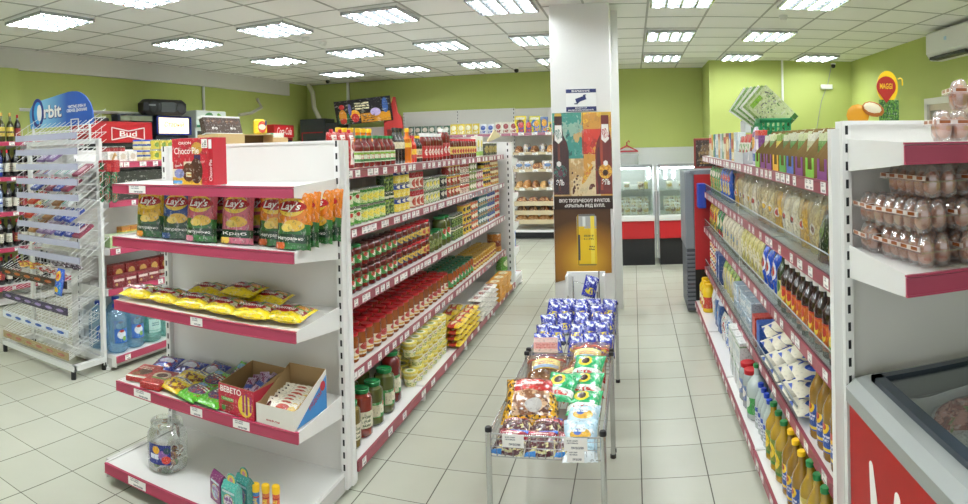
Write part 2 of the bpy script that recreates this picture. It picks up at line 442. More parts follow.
# ------------------------------------------------------------ ceiling fittings
LAMP = bpy.data.materials.new('lamp_glow'); LAMP.use_nodes = True
_b = LAMP.node_tree.nodes['Principled BSDF']; _b.inputs['Emission Color'].default_value = (.93, .985, 1.0, 1); _b.inputs['Emission Strength'].default_value = 43.0
def luminaire():
    e = empty('ceiling_light'); w, l = .56, .63
    f = MB()
    for a in (-1, 1):
        f.box(-w/2, w/2, a*l/2-.012, a*l/2+.012, -.022, 0); f.box(a*w/2-.012, a*w/2+.012, -l/2, l/2, -.022, 0)
    f.build('frame', [WPAINT], e, smooth=0)
    t = MB()
    for k in range(4): t.lathe([(.017, -l/2+.03), (.017, l/2-.03)], 8, 0, 0, 0)
    o = len(t.v)//4
    t.v = [(-.21+.14*(i//o)+x, z, -.004+y-.014) for i, (x, y, z) in enumerate(t.v)]
    t.build('lamp_tube', [LAMP], e, smooth=60)
    r = MB().box(-w/2, w/2, -l/2, l/2, -.0025, -.0005)
    r.build('reflector', [M('reflector', '#f0f1f2', .3)], e, smooth=0)
    g = MB()
    for k in range(0, 5): g.prism([(-w/2+w*k/4-.001, -.002), (-w/2+w*k/4+.001, -.002), (-w/2+w*k/4+.008, -.05), (-w/2+w*k/4-.008, -.05)], 'y', -l/2, l/2)
    for k in range(0, 6): g.prism([(-l/2+l*k/5-.001, -.002), (-l/2+l*k/5+.001, -.002), (-l/2+l*k/5+.010, -.05), (-l/2+l*k/5-.010, -.05)], 'x', -w/2, w/2)
    g.build('louvre', [LOUVR], e, smooth=0)
    return e
LUM = Kind(luminaire, 'ceiling light')
rows_ = {1.68: 'row just in front of the shelves', 3.71: 'row above the end shelf', 5.73: 'row over the middle of the aisle', 7.74: 'row beyond the column', 9.78: 'row near the back wall'}
wallword = lambda i: ORD[i]+' from the boxed beam'
for y, rn in rows_.items():
    xs = [-4.75, -3.55, -2.35, -1.15, .475, 1.695, 2.915]
    if y == 7.74: xs = xs[:-1]
    if y == 5.73: xs = xs[:-1]
    if y == 1.68: xs = xs[:-1]
    for i, x in enumerate(xs):
        LUM.put((x, y, ZC-.004), 0, 'square louvred ceiling light, %s, %s' % (wallword(i), rn), 'recessed louvred ceiling lights')
def detector():
    e = empty('smoke_detector')
    MB().lathe([(.05, -.018), (.05, 0)], 16).build('base', [WPAINT], e)
    MB().lathe([(.028, -.05), (.038, -.045), (.04, -.018)], 16).build('sensor_head', [WPAINT], e)
    return e
DET = Kind(detector, 'smoke detector')
for p, l in (((-3.62, 6.5), 'white smoke detector, nearer of the close pair on the ceiling'), ((-3.6, 6.9), 'white smoke detector, farther of the close pair on the ceiling'), ((1.61, 6.62), 'lone white smoke detector on the ceiling above the seed packets')):
    DET.put((p[0], p[1], ZC-.004), 0, l)
def camera_thing():
    e = empty('security_camera')
    MB().lathe([(.04, -.02), (.045, 0)], 14).build('mount', [WPAINT], e)
    MB().ball((0, 0, -.045), .04, .04, .04).build('camera_ball', [BLACK], e)
    return e
CAMK = Kind(camera_thing, 'camera')
CAMK.put((-5.45, 10.6, ZC-.004), 0, 'black dome camera on the ceiling near the far dark cabinets')
CAMK.put((-1.95, 10.75, ZC-.004), 0, 'black dome camera on the ceiling above the bread shelves')
CAMK.put((3.36, 10.3, 2.93), 0, 'black dome camera high on the green back pier')
def wire(name, pts, r, mat, label, cat='cable'):
    return tag(MB().tube(pts, r, 6).build(name, [mat]), label, cat)
wire('alarm_cable', [(3.36, 10.425, 2.88), (3.3, 10.43, 2.6), (3.18, 10.43, 2.3), (3.1, 10.43, 1.9), (3.05, 10.43, 1.6)], .006, GREY, 'thin grey cable hanging down the green pier below the camera')
tag(MB().box(3.17, 3.37, 10.38, 10.44, 2.5, 2.58, 0, .006).build('junction_box', [WPAINT]), 'small white junction box on the green pier', 'junction box')
wire('wall_conduit', [(2.5, 10.42, .2), (2.5, 10.42, ZC)], .02, WPAINT, 'white vertical pipe on the green pier above the basket', 'pipe')
wire('wall_conduit', [(XL+.03, 8.05, 2.73), (XL+.03, 8.05, 1.9)], .022, WPAINT, 'white vertical conduit below the boxed beam', 'pipe')
wire('wall_conduit', [(-5.45, YB-.03, 1.9), (-5.45, YB-.03, ZC)], .03, WPAINT, 'white vertical pipe behind the dark drinks sign', 'pipe')
wire('wall_conduit', [(XL+.02, 4.42, 2.25), (XL+.02, 7.2, 2.25), (XL+.02, 9.0, 2.2)], .022, WPAINT, 'white horizontal conduit along the green wall behind the gum sign', 'pipe')
wire('hose', [(XL+.1, 9.5, 2.6), (XL+.12, 9.6, 2.45), (XL+.1, 9.3, 2.34), (XL+.05, 9.0, 2.3)], .03, M('hose_grey', '#b9b6a4', .6), 'pale hose curling off the boxed beam in the corner', 'hose')
wire('hose', [(-6.2, 11.2, ZC), (-6.1, 11.2, 2.8), (-6.05, 11.15, 2.5), (-5.9, 11.1, 2.25)], .045, M('hose_grey2', '#cfcbb4', .6), 'thick pale hose dropping from the ceiling to the dark cabinets', 'hose')
wire('power_cable', [(XL+.02, 4.9, 2.12), (XL+.05, 5.3, 2.05), (XL+.05, 5.7, 1.95), (XL+.02, 6.2, 1.9)], .012, BLACK, 'black power cable sagging on the green wall beside the gum sign')
# air conditioner
ac = tag(empty('air_conditioner', (XR, 0, 0)), 'white wall air conditioner under the ceiling above the egg shelves', 'air conditioner')
MB().prism([(0, 2.60), (-.16, 2.60), (-.22, 2.68), (-.22, 2.90), (-.2, 2.93), (0, 2.93)], 'y', 6.05, 7.08).build('housing', [WPAINT], ac, smooth=0)
MB().box(-.215, -.1, 6.12, 7.0, 2.605, 2.64).build('air_vent', [BLACK], ac, smooth=0, loc=(0, 0, -.006))
MB().box(-.226, -.219, 6.55, 6.6, 2.79, 2.83).build('display', [M('ac_display', '#b9d9f2', .3)], ac, smooth=0)

# ------------------------------------------------------------ shelving
def slots(mb, x, y, z0, z1, mi, step=.06, w=.005):
    z = z0
    while z < z1:
        mb.box(x-w, x+w, y-.0006, y, z, z+.03, mi); z += step
def shelving(name, label, loc, rz, secs, levels, H, rail=None, rh=.05, inset=0, base=.545, back=True, posts=True, ntag=6, endcap=True, group=None, topboard=True, tagw=.06):
    """secs: section limits along local x; levels: (z of the rail top, depth, tags per section); the back is at local y=0, the front towards -Y"""
    rail = rail or DULL
    e = tag(empty(name, loc, rz), label, 'shelving', group)
    x0, x1 = secs[0], secs[-1]
    if back:
        b = MB().box(x0, x1, -.012, .012, .08, H)
        for s in secs[1:-1]: b.box(s-.0015, s+.0015, -.0125, -.011, .1, H, 1)
        for zz in (.45, .85, 1.25): b.box(x0, x1, -.0124, -.011, zz, zz+.002, 1)
        b.build('back_panel', [PANEL, M('joint_grey', '#b7b5b1', .6)], e, smooth=0)
    MB().box(x0, x1, -base+.05, 0, .02, .09).build('plinth', [M('plinth_grey', '#c9c7c3', .5)], e, smooth=0)  # whole plinth in one even pale grey
    if posts:
        for s in secs:
            p = MB().box(s-.015, s+.015, -.045, .03, .03, H+.01, 0); slots(p, s, -.045, .12, H, 1)
            p.build('post', [WHITE, SLOT], e, smooth=0)
            MB().lathe([(.022, 0), (.022, .02), (.008, .022), (.008, .04)], 10, 0, s, -base+.09).build('foot', [WPAINT], e)
    if topboard: MB().box(x0, x1, -.02, .02, H, H+.012).build('top_rail', [WHITE], e, smooth=0)
    tags = []
    for li, (z, dep, nt) in enumerate(levels):
        for a, b in zip(secs, secs[1:]):
            lowest = z < .2
            if lowest: a += inset
            mb = MB().box(a+.004, b-.004, -dep, -.012, z-.03 if not lowest else z-.045, z-.004)
            for q in (a+.006, b-.006):   # side brackets
                if not lowest: mb.prism([(-.015, z-.10), (-.015, z+.012), (-dep, z), (-dep, z-rh), (-dep+.05, z-rh-.005)], 'x', q-.0025, q+.0025)
                else: mb.box(q-.004, q+.004, -dep, -.02, .03, z+.004)
            sh = mb.build('shelf', [WHITE], e, smooth=0)
            MB().box(a+.003, b-.003, -dep-.009, -dep, z-rh+.005, z-.008, 0).box(a+.003, b-.003, -dep-.011, -dep+.003, z-.006, z, 1).box(a+.003, b-.003, -dep-.011, -dep+.001, z-rh, z-rh+.005, 1).build('price_rail', [rail, rail], sh, smooth=0)
            for k in range(nt):
                w = tagw*rnd.choice((.8, 1, 1, 1.3)); x = a+(b-a)*(k+.5+rnd.uniform(-.35, .35))/nt
                x = min(max(x, a+w/2+.01), b-w/2-.01)
                tags.append((sh, (x-w/2, x+w/2, -dep-.0105, -dep-.0092, z-.049, z-.001), (Matrix.Translation(loc) @ Matrix.Rotation(rz, 4, 'Z') @ Vector((x, -dep, z))-Vector((0, 0, 1.67))).length))
    tags.sort(key=lambda q: q[2])
    for sh, b, _d in tags[:100]: MB().box(*b).build('price_tag', [TAGM], sh, smooth=0)
    if len(tags) > 100:
        m = MB()
        for sh, b, _d in tags[100:]: m.box(*b)
        m.build('price_tag', [TAGM], e, smooth=0)['kind'] = 'stuff'
    return e

# gondola on the left of the aisle, its end unit, and the unit at its far end
lsec = [2.84+1.05*k for k in range(5)]
ZL = [1.56, 1.245, .875, .495, .125]
shelving('aisle_shelving', 'long white aisle shelving of sauces, cans and jars with maroon rails', (-1.9, 0, 0), R(90), lsec, [(ZL[0], .445, 8), (ZL[1], .445, 11), (ZL[2], .445, 11), (ZL[3], .445, 9), (ZL[4], .545, 4)], 1.69, endcap=True)
ZE = [1.515, 1.237, .90, .473, .105]
shelving('end_shelving', 'white end shelving with crimson rails holding chips, noodles and sweets', (0, 2.79, 0), 0, [-2.48, -1.375], [(ZE[0], .45, 1), (ZE[1], .46, 0), (ZE[2], .46, 1), (ZE[3], .46, 3), (ZE[4], .6, 2)], 1.70, CRIM, base=.6, tagw=.09, inset=.05)
p = MB().box(-1.385, -1.350, 2.79, 2.83, .03, 1.71)
tag(p.build('shelving_end_frame', [WHITE], smooth=0), 'tall narrow white upright between the end shelving and the aisle shelving', 'shelf upright')
shelving('end_shelving', 'white end shelving at the far end of the can aisle', (0, 7.12, 0), R(180), [1.38, 2.45], [(1.5, .42, 0), (1.1, .42, 0), (.75, .42, 0), (.45, .42, 0), (.125, .55, 0)], 1.69, CRIM, base=.55)
p = MB().box(-1.42, -1.36, 7.060, 7.088, .03, 1.70); slots(p, -1.405, 7.06, .12, 1.68, 1, .07, .007)
tag(p.build('shelving_end_frame', [WHITE, SLOT], smooth=0), 'slotted white upright at the far end of the can aisle', 'shelf upright')
# gondola on the right of the aisle
rsec = [-(6.08-.995*k) for k in range(5)]
ZR = [1.52, 1.185, .845, .46, .13]
shelving('aisle_shelving', 'long white aisle shelving of seeds, pasta, flour and oil with maroon rails', (1.115, 0, 0), R(-90), rsec, [(ZR[0], .445, 8), (ZR[1], .445, 6), (ZR[2], .445, 6), (ZR[3], .445, 5), (ZR[4], .545, 6)], 1.69)
p = MB().box(.655, .695, 2.045, 2.085, .03, 1.70)
tag(p.build('shelving_end_frame', [WHITE], smooth=0), 'tall narrow white upright between the egg shelving and the pasta shelving', 'shelf upright')
# clear plastic dividers standing on the fronts of three right-hand shelves
def divider(z, y0, y1, h, label):
    e = tag(empty('shelf_divider', (.668, 0, z)), label, 'shelf divider', None)
    MB().box(-.0015, .0015, y0, y1, 0, h).build('clear_strip', [clear('divider_clear', '#dfe4e4', .1, .12, .04, '#c9cfd0', graze=.2)], e, smooth=0)
    MB().tube([(0, y0, h), (0, y1, h)], .003, 6).build('rim', [M('rim_grey', '#a9b0b2', .25)], e)
for i, z in enumerate(ZR[1:4]):
    nm = ('pasta shelf', 'rice and juice shelf', 'flour shelf')[i]
    divider(z, 2.12, 4.05, .075, 'clear plastic front strip on the %s, near half' % nm) if i < 2 else divider(z, 2.62, 4.05, .07, 'clear plastic front strip on the %s, near half' % nm)
    divider(z, 4.08, 6.05, .075, 'clear plastic front strip on the %s, far half' % nm)
# egg shelving
shelving('end_shelving', 'white end shelving with egg packs and wide crimson rails', (0, 2.06, 0), 0, [.70, 1.70], [(1.655, .5, 0), (1.298, .5, 0)], 1.715, CRIM, base=.4, topboard=True, rh=.06)
# ------------------------------------------------------------ products on the left of the aisle (face to +X)
G = 'goods on the can aisle shelving: '
RED = M('cap_red', '#c3202a', .3); GRNC = M('cap_green', '#1f7a3c', .3); YELC = M('cap_yellow', '#f3c41c', .3); WHTC = M('cap_white', '#f0eeea', .3); BLKC = M('cap_black', '#18181a', .35); BLUC = M('cap_blue', '#2242b0', .3); ORGC = M('cap_orange', '#e8871e', .3); GOLDC = M('cap_gold', '#caa24a', .3, .5)
KETCH = M('sauce_red', '#6a1410', .12, coat=.6); TOM = M('tomato_red', '#611209', .1, coat=.7); ORNG = M('sauce_orange', '#d9711a', .15, coat=.5); SOY = M('soy_black', '#150b0a', .1, coat=.7); PICK = M('pickle_green', '#4d5222', .12, coat=.7); AMBER = M('amber_paste', '#8f4a18', .12, coat=.6)
lab = lambda name, base, *L: P(name, base, L, .4)
L_sauce = lab('label_sauce', '#e9e7d6', ('b', .18, .26, '#2d7a2e'), ('g', .2, .8, .26, .4, 9, '#c43a24', .52), ('b', .4, .47, '#7fae2e'))
L_ketch = lab('label_ketchup', '#b51a1c', ('e', .5, .33, .34, .12, '#f3ece0'), ('t', .25, .75, .27, .4, 2, '#b51a1c'))
L_soy = lab('label_soy', '#e4d8b6', ('b', .2, .28, '#b02a20'), ('t', .2, .8, .3, .45, 3, '#202020'))
L_or = lab('label_orange', '#e8a028', ('e', .5, .35, .3, .13, '#f6efe0'), ('b', .16, .22, '#2d7a2e'))
L_hot = lab('label_hot', '#f2c533', ('b', .15, .3, '#b7221f'))
L_smallred = lab('label_relish', '#e7d36a', ('e', .5, .38, .35, .14, '#b5241f'), ('b', .16, .24, '#4c7b2c'))
yy = lambda px_: None
x1 = -1.532
K = Kind
pouch = P('pouch_red', '#b8151d', [('r', .3, 1, .1, .92, '#efe9e2'), ('e', .62, .62, .2, .14, '#a81c1c'), ('e', .66, .36, .2, .09, '#7c1a14'), ('b', 0, .08, '#8e1015'), ('t', .4, .9, .78, .9, 2, '#c12630')], .3, .3)
def pouch_fn():
    e = empty('ketchup_pouch'); pillow(.105, .2, .045, 3, foot=.8).build('pouch_body', [pouch], e, smooth=50)
    MB().lathe([(.011, .195), (.011, .212), (.009, .215)], 10).build('spout_cap', [RED], e); return e
row(K(pouch_fn, 'ketchup pouch'), 1, x1, 2.95, 3.27, ZL[0], 'red and white ketchup pouch on the top shelf', G+'ketchup pouches', n=3)
row(K(bottle_fn(.068, .185, KETCH, L_sauce, GRNC, .62, .42, .09, 'sauce_bottle'), 'sauce bottle'), 1, x1, 3.3, 3.88, ZL[0], 'dark red sauce bottle with white and green label', G+'green label sauce bottles', n=7, deep=1)
row(K(bottle_fn(.07, .235, ORNG, L_or, YELC, .6, .4, .11, 'sauce_bottle'), 'sauce bottle'), 1, x1-.13, 3.3, 3.85, ZL[0], 'tall orange sauce bottle with yellow cap behind the red sauces', G+'orange sauce bottles', n=6)
row(K(bottle_fn(.062, .24, SOY, L_soy, BLKC, .6, .35, .08, 'soy_sauce_bottle', l0=.42, l1=.62), 'sauce bottle'), 1, x1-.01, 3.89, 4.09, ZL[0], 'tall black soy sauce bottle with pale label', G+'soy sauce bottles', n=3)
row(K(bottle_fn(.065, .24, ORNG, L_hot, YELC, .58, .4, .11, 'mustard_bottle', l0=.45, l1=.7), 'sauce bottle'), 1, x1, 4.1, 4.18, ZL[0], 'single tall orange mustard bottle with yellow cap beside the soy sauce', None, n=1)
row(K(bottle_fn(.055, .19, M('hot_red', '#c02a12', .15, coat=.5), L_hot, RED, .6, .35, .1, 'chilli_sauce_bottle'), 'sauce bottle'), 1, x1, 4.19, 4.3, ZL[0], 'small bright red chilli sauce bottle', G+'chilli sauces', n=2)
row(K(bottle_fn(.055, .19, SOY, L_soy, YELC, .6, .35, .1, 'dark_sauce_bottle'), 'sauce bottle'), 1, x1, 4.31, 4.42, ZL[0], 'small dark sauce bottle with yellow cap', G+'small dark sauces', n=2)
row(K(bottle_fn(.07, .21, KETCH, L_ketch, WHTC, .72, .5, .12, 'ketchup_bottle', .12, .55), 'ketchup bottle'), 1, x1, 4.45, 4.9, ZL[0], 'red ketchup bottle with white cap', G+'white cap ketchup bottles', n=6)
row(K(bottle_fn(.085, .25, KETCH, L_ketch, WHTC, .75, .5, .1, 'ketchup_bottle', .12, .55), 'ketchup bottle'), 1, x1, 4.92, 5.12, ZL[0], 'large red ketchup bottle with white cap', G+'large ketchup bottles', n=2)
row(K(jar_fn(.075, .17, TOM, L_smallred, RED, .8, .02), 'sauce jar'), 1, x1, 5.15, 6.0, ZL[0], 'tall red lid relish jar with yellow label, top shelf', G+'tall relish jars', n=10)
row(K(box_fn(.12, .06, .2, P('carton_seasoning', '#f2f0e6', [('e', .5, .62, .3, .2, '#e6d22e'), ('b', .05, .25, '#8fbf3e'), ('t', .2, .8, .3, .5, 3, '#4c7b2c')]), 'seasoning_carton'), 'carton'), 1, x1, 6.02, 6.3, ZL[0], 'white and green seasoning carton on the top shelf', G+'seasoning cartons', n=2)
L_tin = lab('label_teatin', '#3c3a2c', ('e', .5, .5, .38, .3, '#b09a4c'), ('t', .3, .7, .4, .6, 2, '#3c3a2c'))
row(K(can_fn(.08, .13, L_tin), 'tin'), 1, x1, 6.35, 6.95, ZL[0], 'dark brown and gold tin on the top shelf', G+'brown tins', n=7)
def roofsign():
    m = MB().prism([(-.3, 0), (.3, .06), (.3, .075), (0, .13), (-.3, .015)], 'y', -.006, .006); e = m.build('wooden_sign', [M('raw_wood', '#d9c79a', .6)], smooth=0)
    return e
K(roofsign, 'sign').put((-1.46, 6.62, ZL[0]+.14), R(90), 'pale cut wooden board lying over the brown tins')

# shelf 2: cans
L_pea = lab('label_peas', '#d8dfa0', ('b', .78, 1, '#3c8a2e'), ('e', .5, .48, .42, .22, '#f3e25a'), ('n', 7, .6, '#3f8f2a'), ('b', 0, .14, '#4f9a36'))
L_pea2 = lab('label_peas2', '#4f9a36', ('e', .42, .5, .4, .28, '#e9ecc8'), ('n', 8, .58, '#7fb53a'), ('b', .85, 1, '#f0f0e2'), ('e', .3, .62, .16, .12, '#c0341f'))
L_dkpea = lab('label_darkpeas', '#2c4a22', ('g', .1, .9, .1, .7, 8, '#8fae3c', .5), ('b', .76, .86, '#e6e2c8'), ('r', .55, 1, .2, .5, '#16180f'))
L_corn = lab('label_corn', '#f0d23a', ('b', .62, 1, '#23459a'), ('e', .5, .8, .32, .13, '#f4f1e4'), ('g', .1, .9, .08, .5, 10, '#fbf3b0', .52))
L_bean = lab('label_beans', '#f1ead8', ('b', .66, 1, '#b6202a'), ('e', .5, .36, .36, .24, '#b8452c'), ('b', 0, .1, '#b6202a'))
L_olive = lab('label_olives', '#e9e6cf', ('n', 8, .52, '#5f8f34'), ('e', .5, .5, .3, .2, '#efe05a'), ('b', .86, 1, '#2c5a2a'))
L_black = lab('label_blackcan', '#1b1b1c', ('e', .5, .5, .34, .2, '#d6d2c2'), ('b', .8, .9, '#6f9a3a'))
L_mix = lab('label_mix', '#a92a20', ('e', .5, .55, .34, .2, '#efe2c8'), ('b', .78, .9, '#e8c43a'), ('g', .1, .9, .05, .35, 9, '#3f6f2c', .5))
L_mix2 = lab('label_mix2', '#ede3cf', ('b', .6, .85, '#b5321f'), ('g', .1, .9, .1, .55, 9, '#8f2f1c', .5))
L_mix3 = lab('label_mix3', '#6f8f3c', ('e', .5, .5, .36, .26, '#f2ecd8'), ('n', 9, .62, '#b5321f'))
z2 = ZL[1]; h = .095
row(K(can_fn(.083, h, L_pea2), 'can'), 1, x1, 2.93, 3.3, z2, 'green and white pea can with red spot', G+'green pea cans', tiers=2, th=h+.003, n=4)
row(K(can_fn(.083, h, L_pea), 'can'), 1, x1, 3.31, 3.66, z2, 'yellow and green vegetable can', G+'yellow green cans', tiers=2, th=h+.003, n=4)
row(K(can_fn(.083, .14, L_dkpea), 'can'), 1, x1-.01, 3.67, 3.84, z2, 'tall dark green can with pale band', G+'dark green cans', tiers=2, th=.143, n=2)
row(K(can_fn(.083, .09, L_corn), 'can'), 1, x1, 3.85, 4.11, z2, 'blue topped yellow corn can', G+'corn cans', tiers=3, th=.093, n=3)
row(K(can_fn(.083, .125, L_bean), 'can'), 1, x1, 4.14, 4.4, z2, 'red and white bean can', G+'bean cans', tiers=2, th=.128, n=3)
row(K(can_fn(.08, h, L_olive), 'can'), 1, x1, 4.43, 4.8, z2, 'pale green olive can', G+'olive cans', tiers=2, th=h+.003, n=4)
row(K(can_fn(.08, h, L_black), 'can'), 1, x1, 4.81, 4.99, z2, 'black can with pale oval', G+'black cans', tiers=2, th=h+.003, n=2)
row(K(can_fn(.08, .088, L_mix), 'can'), 1, x1, 5.02, 5.4, z2, 'red stew can with yellow band', G+'red stew cans', tiers=3, th=.091, n=4, skip=.1)
row(K(can_fn(.08, .088, L_mix2), 'can'), 1, x1, 5.42, 5.7, z2, 'white and red meat can', G+'white red cans', tiers=3, th=.091, n=3)
row(K(can_fn(.08, .088, L_mix3), 'can'), 1, x1, 5.72, 5.98, z2, 'green speckled pate can', G+'green pate cans', tiers=3, th=.091, n=3)
row(K(can_fn(.08, .088, lab('label_pinkcan', '#c86a7a', ('e', .5, .5, .35, .26, '#f0e2da'), ('b', .8, .95, '#7a1f2c'))), 'can'), 1, x1, 6.0, 6.26, z2, 'pink and white meat can', G+'pink cans', tiers=2, th=.091, n=3)
row(K(can_fn(.09, .09, lab('label_yelblack', '#e9c63a', ('b', .4, .7, '#26221c'), ('e', .5, .3, .3, .16, '#b5321f'))), 'can'), 1, x1, 6.28, 6.58, z2, 'yellow and black fish can', G+'yellow black cans', tiers=3, th=.092, n=3)
row(K(can_fn(.09, .09, lab('label_brownred', '#8f3a24', ('b', .35, .65, '#e8d9b0'), ('g', .1, .9, 0, .35, 8, '#e0b040', .5))), 'can'), 1, x1, 6.6, 6.95, z2, 'brown and cream fish can', G+'brown cans', tiers=3, th=.092, n=4)

# shelf 3: jars above, cans beyond
L_grn = lab('label_jargreen', '#2f8a3a', ('e', .55, .42, .3, .12, '#f2efe0'), ('e', .3, .5, .16, .1, '#c0341f'))
L_dk = lab('label_jarblue', '#1c2c5a', ('e', .5, .45, .42, .16, '#e6c24a'), ('t', .22, .78, .38, .52, 2, '#1c2c5a'))
L_gold = lab('label_jargold', '#d9b95c', ('e', .5, .42, .3, .14, '#b5321f'))
DLID = M('lid_dark', '#4a1a16', .3, .3)
z3 = ZL[2]; jh = .128
row(K(jar_fn(.088, jh, TOM, L_gold, DLID), 'jar'), 1, x1, 2.92, 3.1, z3, 'tomato sauce jar with gold label', G+'gold label jars', tiers=2, th=jh+.002, n=2)
row(K(jar_fn(.088, jh, TOM, L_grn, GRNC), 'jar'), 1, x1, 3.11, 3.29, z3, 'tomato jar with green lid and green label', G+'green lid tomato jars', tiers=2, th=jh+.002, n=2)
row(K(jar_fn(.088, jh, TOM, L_grn, DLID), 'jar'), 1, x1, 3.3, 3.85, z3, 'tomato jar with dark lid and green label', G+'dark lid tomato jars', tiers=2, th=jh+.002, n=6)
row(K(jar_fn(.088, jh, TOM, L_dk, RED), 'jar'), 1, x1, 3.86, 4.32, z3, 'tomato jar with dark blue and gold label', G+'blue label tomato jars', tiers=2, th=jh+.002, n=5)
row(K(jar_fn(.088, jh, TOM, L_gold, RED), 'jar'), 1, x1, 4.33, 4.5, z3, 'tomato jar with red lid and gold label', G+'red lid gold label jars', tiers=2, th=jh+.002, n=2)
row(K(jar_fn(.092, .15, PICK, lab('label_pickle', '#5c6a2c', ('g', .1, .9, .2, .7, 7, '#8d9a4c', .5)), GRNC), 'pickle jar'), 1, x1, 4.52, 4.82, z3, 'short dark pickle jar', G+'short pickle jars', n=3)
row(K(jar_fn(.12, .23, PICK, L_grn, GRNC, .75, .02), 'pickle jar'), 1, x1-.02, 4.84, 5.1, z3, 'large dark green pickle jar with green label', G+'large pickle jars', n=2)
row(K(can_fn(.08, .105, L_dkpea), 'can'), 1, x1, 5.12, 5.45, z3, 'dark green can on the middle shelf', G+'middle shelf dark cans', tiers=2, th=.108, n=4)
row(K(can_fn(.08, .088, lab('label_yelfish', '#e3bf3c', ('e', .5, .5, .36, .22, '#26221c'), ('b', .84, 1, '#b5321f'))), 'can'), 1, x1, 5.47, 5.75, z3, 'yellow fish can with dark oval', G+'yellow fish cans', tiers=3, th=.09, n=3)
row(K(can_fn(.08, .088, lab('label_orfish', '#d2622c', ('e', .5, .5, .36, .22, '#f0e8d0'), ('b', 0, .14, '#274a6a'))), 'can'), 1, x1, 5.77, 6.0, z3, 'orange fish can with cream oval', G+'orange fish cans', tiers=3, th=.09, n=3)
row(K(can_fn(.09, .1, lab('label_teal', '#1f6a70', ('e', .5, .55, .36, .2, '#e6ecea'), ('g', .1, .9, .05, .3, 8, '#d89a3c', .5))), 'can'), 1, x1, 6.02, 6.38, z3, 'teal seafood can', G+'teal cans', tiers=3, th=.102, n=4)
row(K(can_fn(.09, .1, lab('label_blueor', '#2c4a9a', ('b', .35, .6, '#e8e4da'), ('e', .5, .2, .3, .12, '#d88a2c'))), 'can'), 1, x1, 6.4, 6.75, z3, 'blue and white condensed milk can', G+'blue white cans', tiers=3, th=.102, n=4)
row(K(can_fn(.09, .1, lab('label_redwht', '#b5322c', ('b', .4, .7, '#efe9dc'))), 'can'), 1, x1, 6.77, 6.97, z3, 'red can with white band', G+'red white cans', tiers=3, th=.102, n=2)

# shelf 4: rows of small jars
z4 = ZL[3]
L_pst = lab('label_paste', '#eadfc4', ('e', .5, .4, .4, .13, '#b22a1f'), ('b', .6, .68, '#b22a1f'), ('b', .18, .24, '#d9a93a'))
KJ = K(jar_fn(.082, .16, AMBER, L_pst, M('lid_red', '#b51b24', .3, .1), .88, .018, l0=.12, l1=.5), 'jar')
row(KJ, 1, x1+.005, 2.93, 4.95, z4, 'small amber paste jar with red lid', G+'red lid paste jars', deep=4, dx=.088, n=20, jit=.4)
KJ2 = K(jar_fn(.08, .15, M('veg_paste', '#9a4a16', .12, coat=.6), L_grn, M('lid_green', '#1f5a3c', .3, .1), .88, .02, l0=.12, l1=.5), 'jar')
row(KJ2, 1, x1+.01, 4.98, 5.75, z4, 'vegetable spread jar with dark green lid', G+'green lid spread jars', deep=3, dx=.085, n=8, jit=.4)
KJ3 = K(jar_fn(.076, .12, M('honey_gold', '#b5822c', .15, coat=.6), lab('label_honey', '#e0c070', ('b', .3, .5, '#8f2a1c')), GOLDC, .88, .02, l0=.12, l1=.6), 'jar')
row(KJ3, 1, x1+.01, 5.78, 6.75, z4, 'golden jar with gold lid and red band', G+'gold lid jars', deep=3, dx=.08, n=11, jit=.4)
row(K(can_fn(.16, .2, lab('label_bigtin', '#b8742c', ('b', .3, .6, '#7a2a1c'))), 'tin'), 1, -1.55, 6.8, 6.98, z4, 'large orange tin at the far end of the jar shelf', None, n=1)
# lowest shelf
z5 = ZL[4]; xb = -1.45
BJ = lambda body, lb, hh=.235: K(jar_fn(.125, hh, body, lb, M('lid_green_bright', '#1f7a40', .25, .2), .72, .022, l0=.2, l1=.55), 'large jar')
L_big = lab('label_bigjar', '#2f8a3a', ('e', .6, .4, .3, .12, '#e9e4cc'), ('r', .1, .42, .22, .5, '#c9c2a4'), ('e', .7, .5, .14, .06, '#c0341f'))
L_bigw = lab('label_bigjarw', '#d7d0b4', ('r', .1, .6, .22, .42, '#e9e4cc'), ('t', .15, .55, .24, .5, 3, '#4a5a2c'))
for i, (b, lb, hh, d_) in enumerate(((M('pickle_amber', '#6d5a22', .12, coat=.7), L_bigw, .235, 'large amber pickle jar with plain white label, first on the lowest shelf'), (M('tomato_dark', '#7c2212', .1, coat=.7), L_bigw, .25, 'large jar of dark tomatoes with green lid and white label'), (PICK, L_big, .235, 'large cucumber jar with green lid and green label'), (PICK, L_big, .25, 'large cucumber jar standing beside the tall tomato jar'), (TOM, L_big, .3, 'tallest tomato jar with green lid on the lowest shelf'))):
    BJ(b, lb, hh).put((xb-.01 if i < 4 else xb-.03, 2.98+.155*i+(.02 if i > 2 else 0), z5), R(90+rnd.uniform(-25, 10)), d_)
    if i in (1, 2, 3): BJ(b, lb, hh).put((xb-.17, 3.0+.155*i, z5), R(90), d_.replace(', first', '').split(' standing')[0][:60]+' in the second row')
def tub():
    e = empty('puree_cup'); lb = P('cup_print', '#efe6a8', [('b', .55, .8, '#d9c02e'), ('e', .5, .45, .4, .2, '#f6f2dc'), ('t', .25, .75, .36, .54, 2, '#a3321f'), ('g', 0, 1, .08, .3, 8, '#5f8f34', .5)], .4)
    MB().lathe([(.038, 0), (.05, .085), (.052, .088)], 18).build('cup_body', [lb], e)
    MB().lathe([(.053, .086), (.053, .092), (.03, .094)], 18).build('cup_lid', [P('cup_lid', '#e8d65a', [('e', .5, .5, .35, .35, '#f3eedc'), ('e', .5, .5, .2, .2, '#7f9a3a')], .4, axis='xy')], e); return e
KT = K(tub, 'instant puree cup')
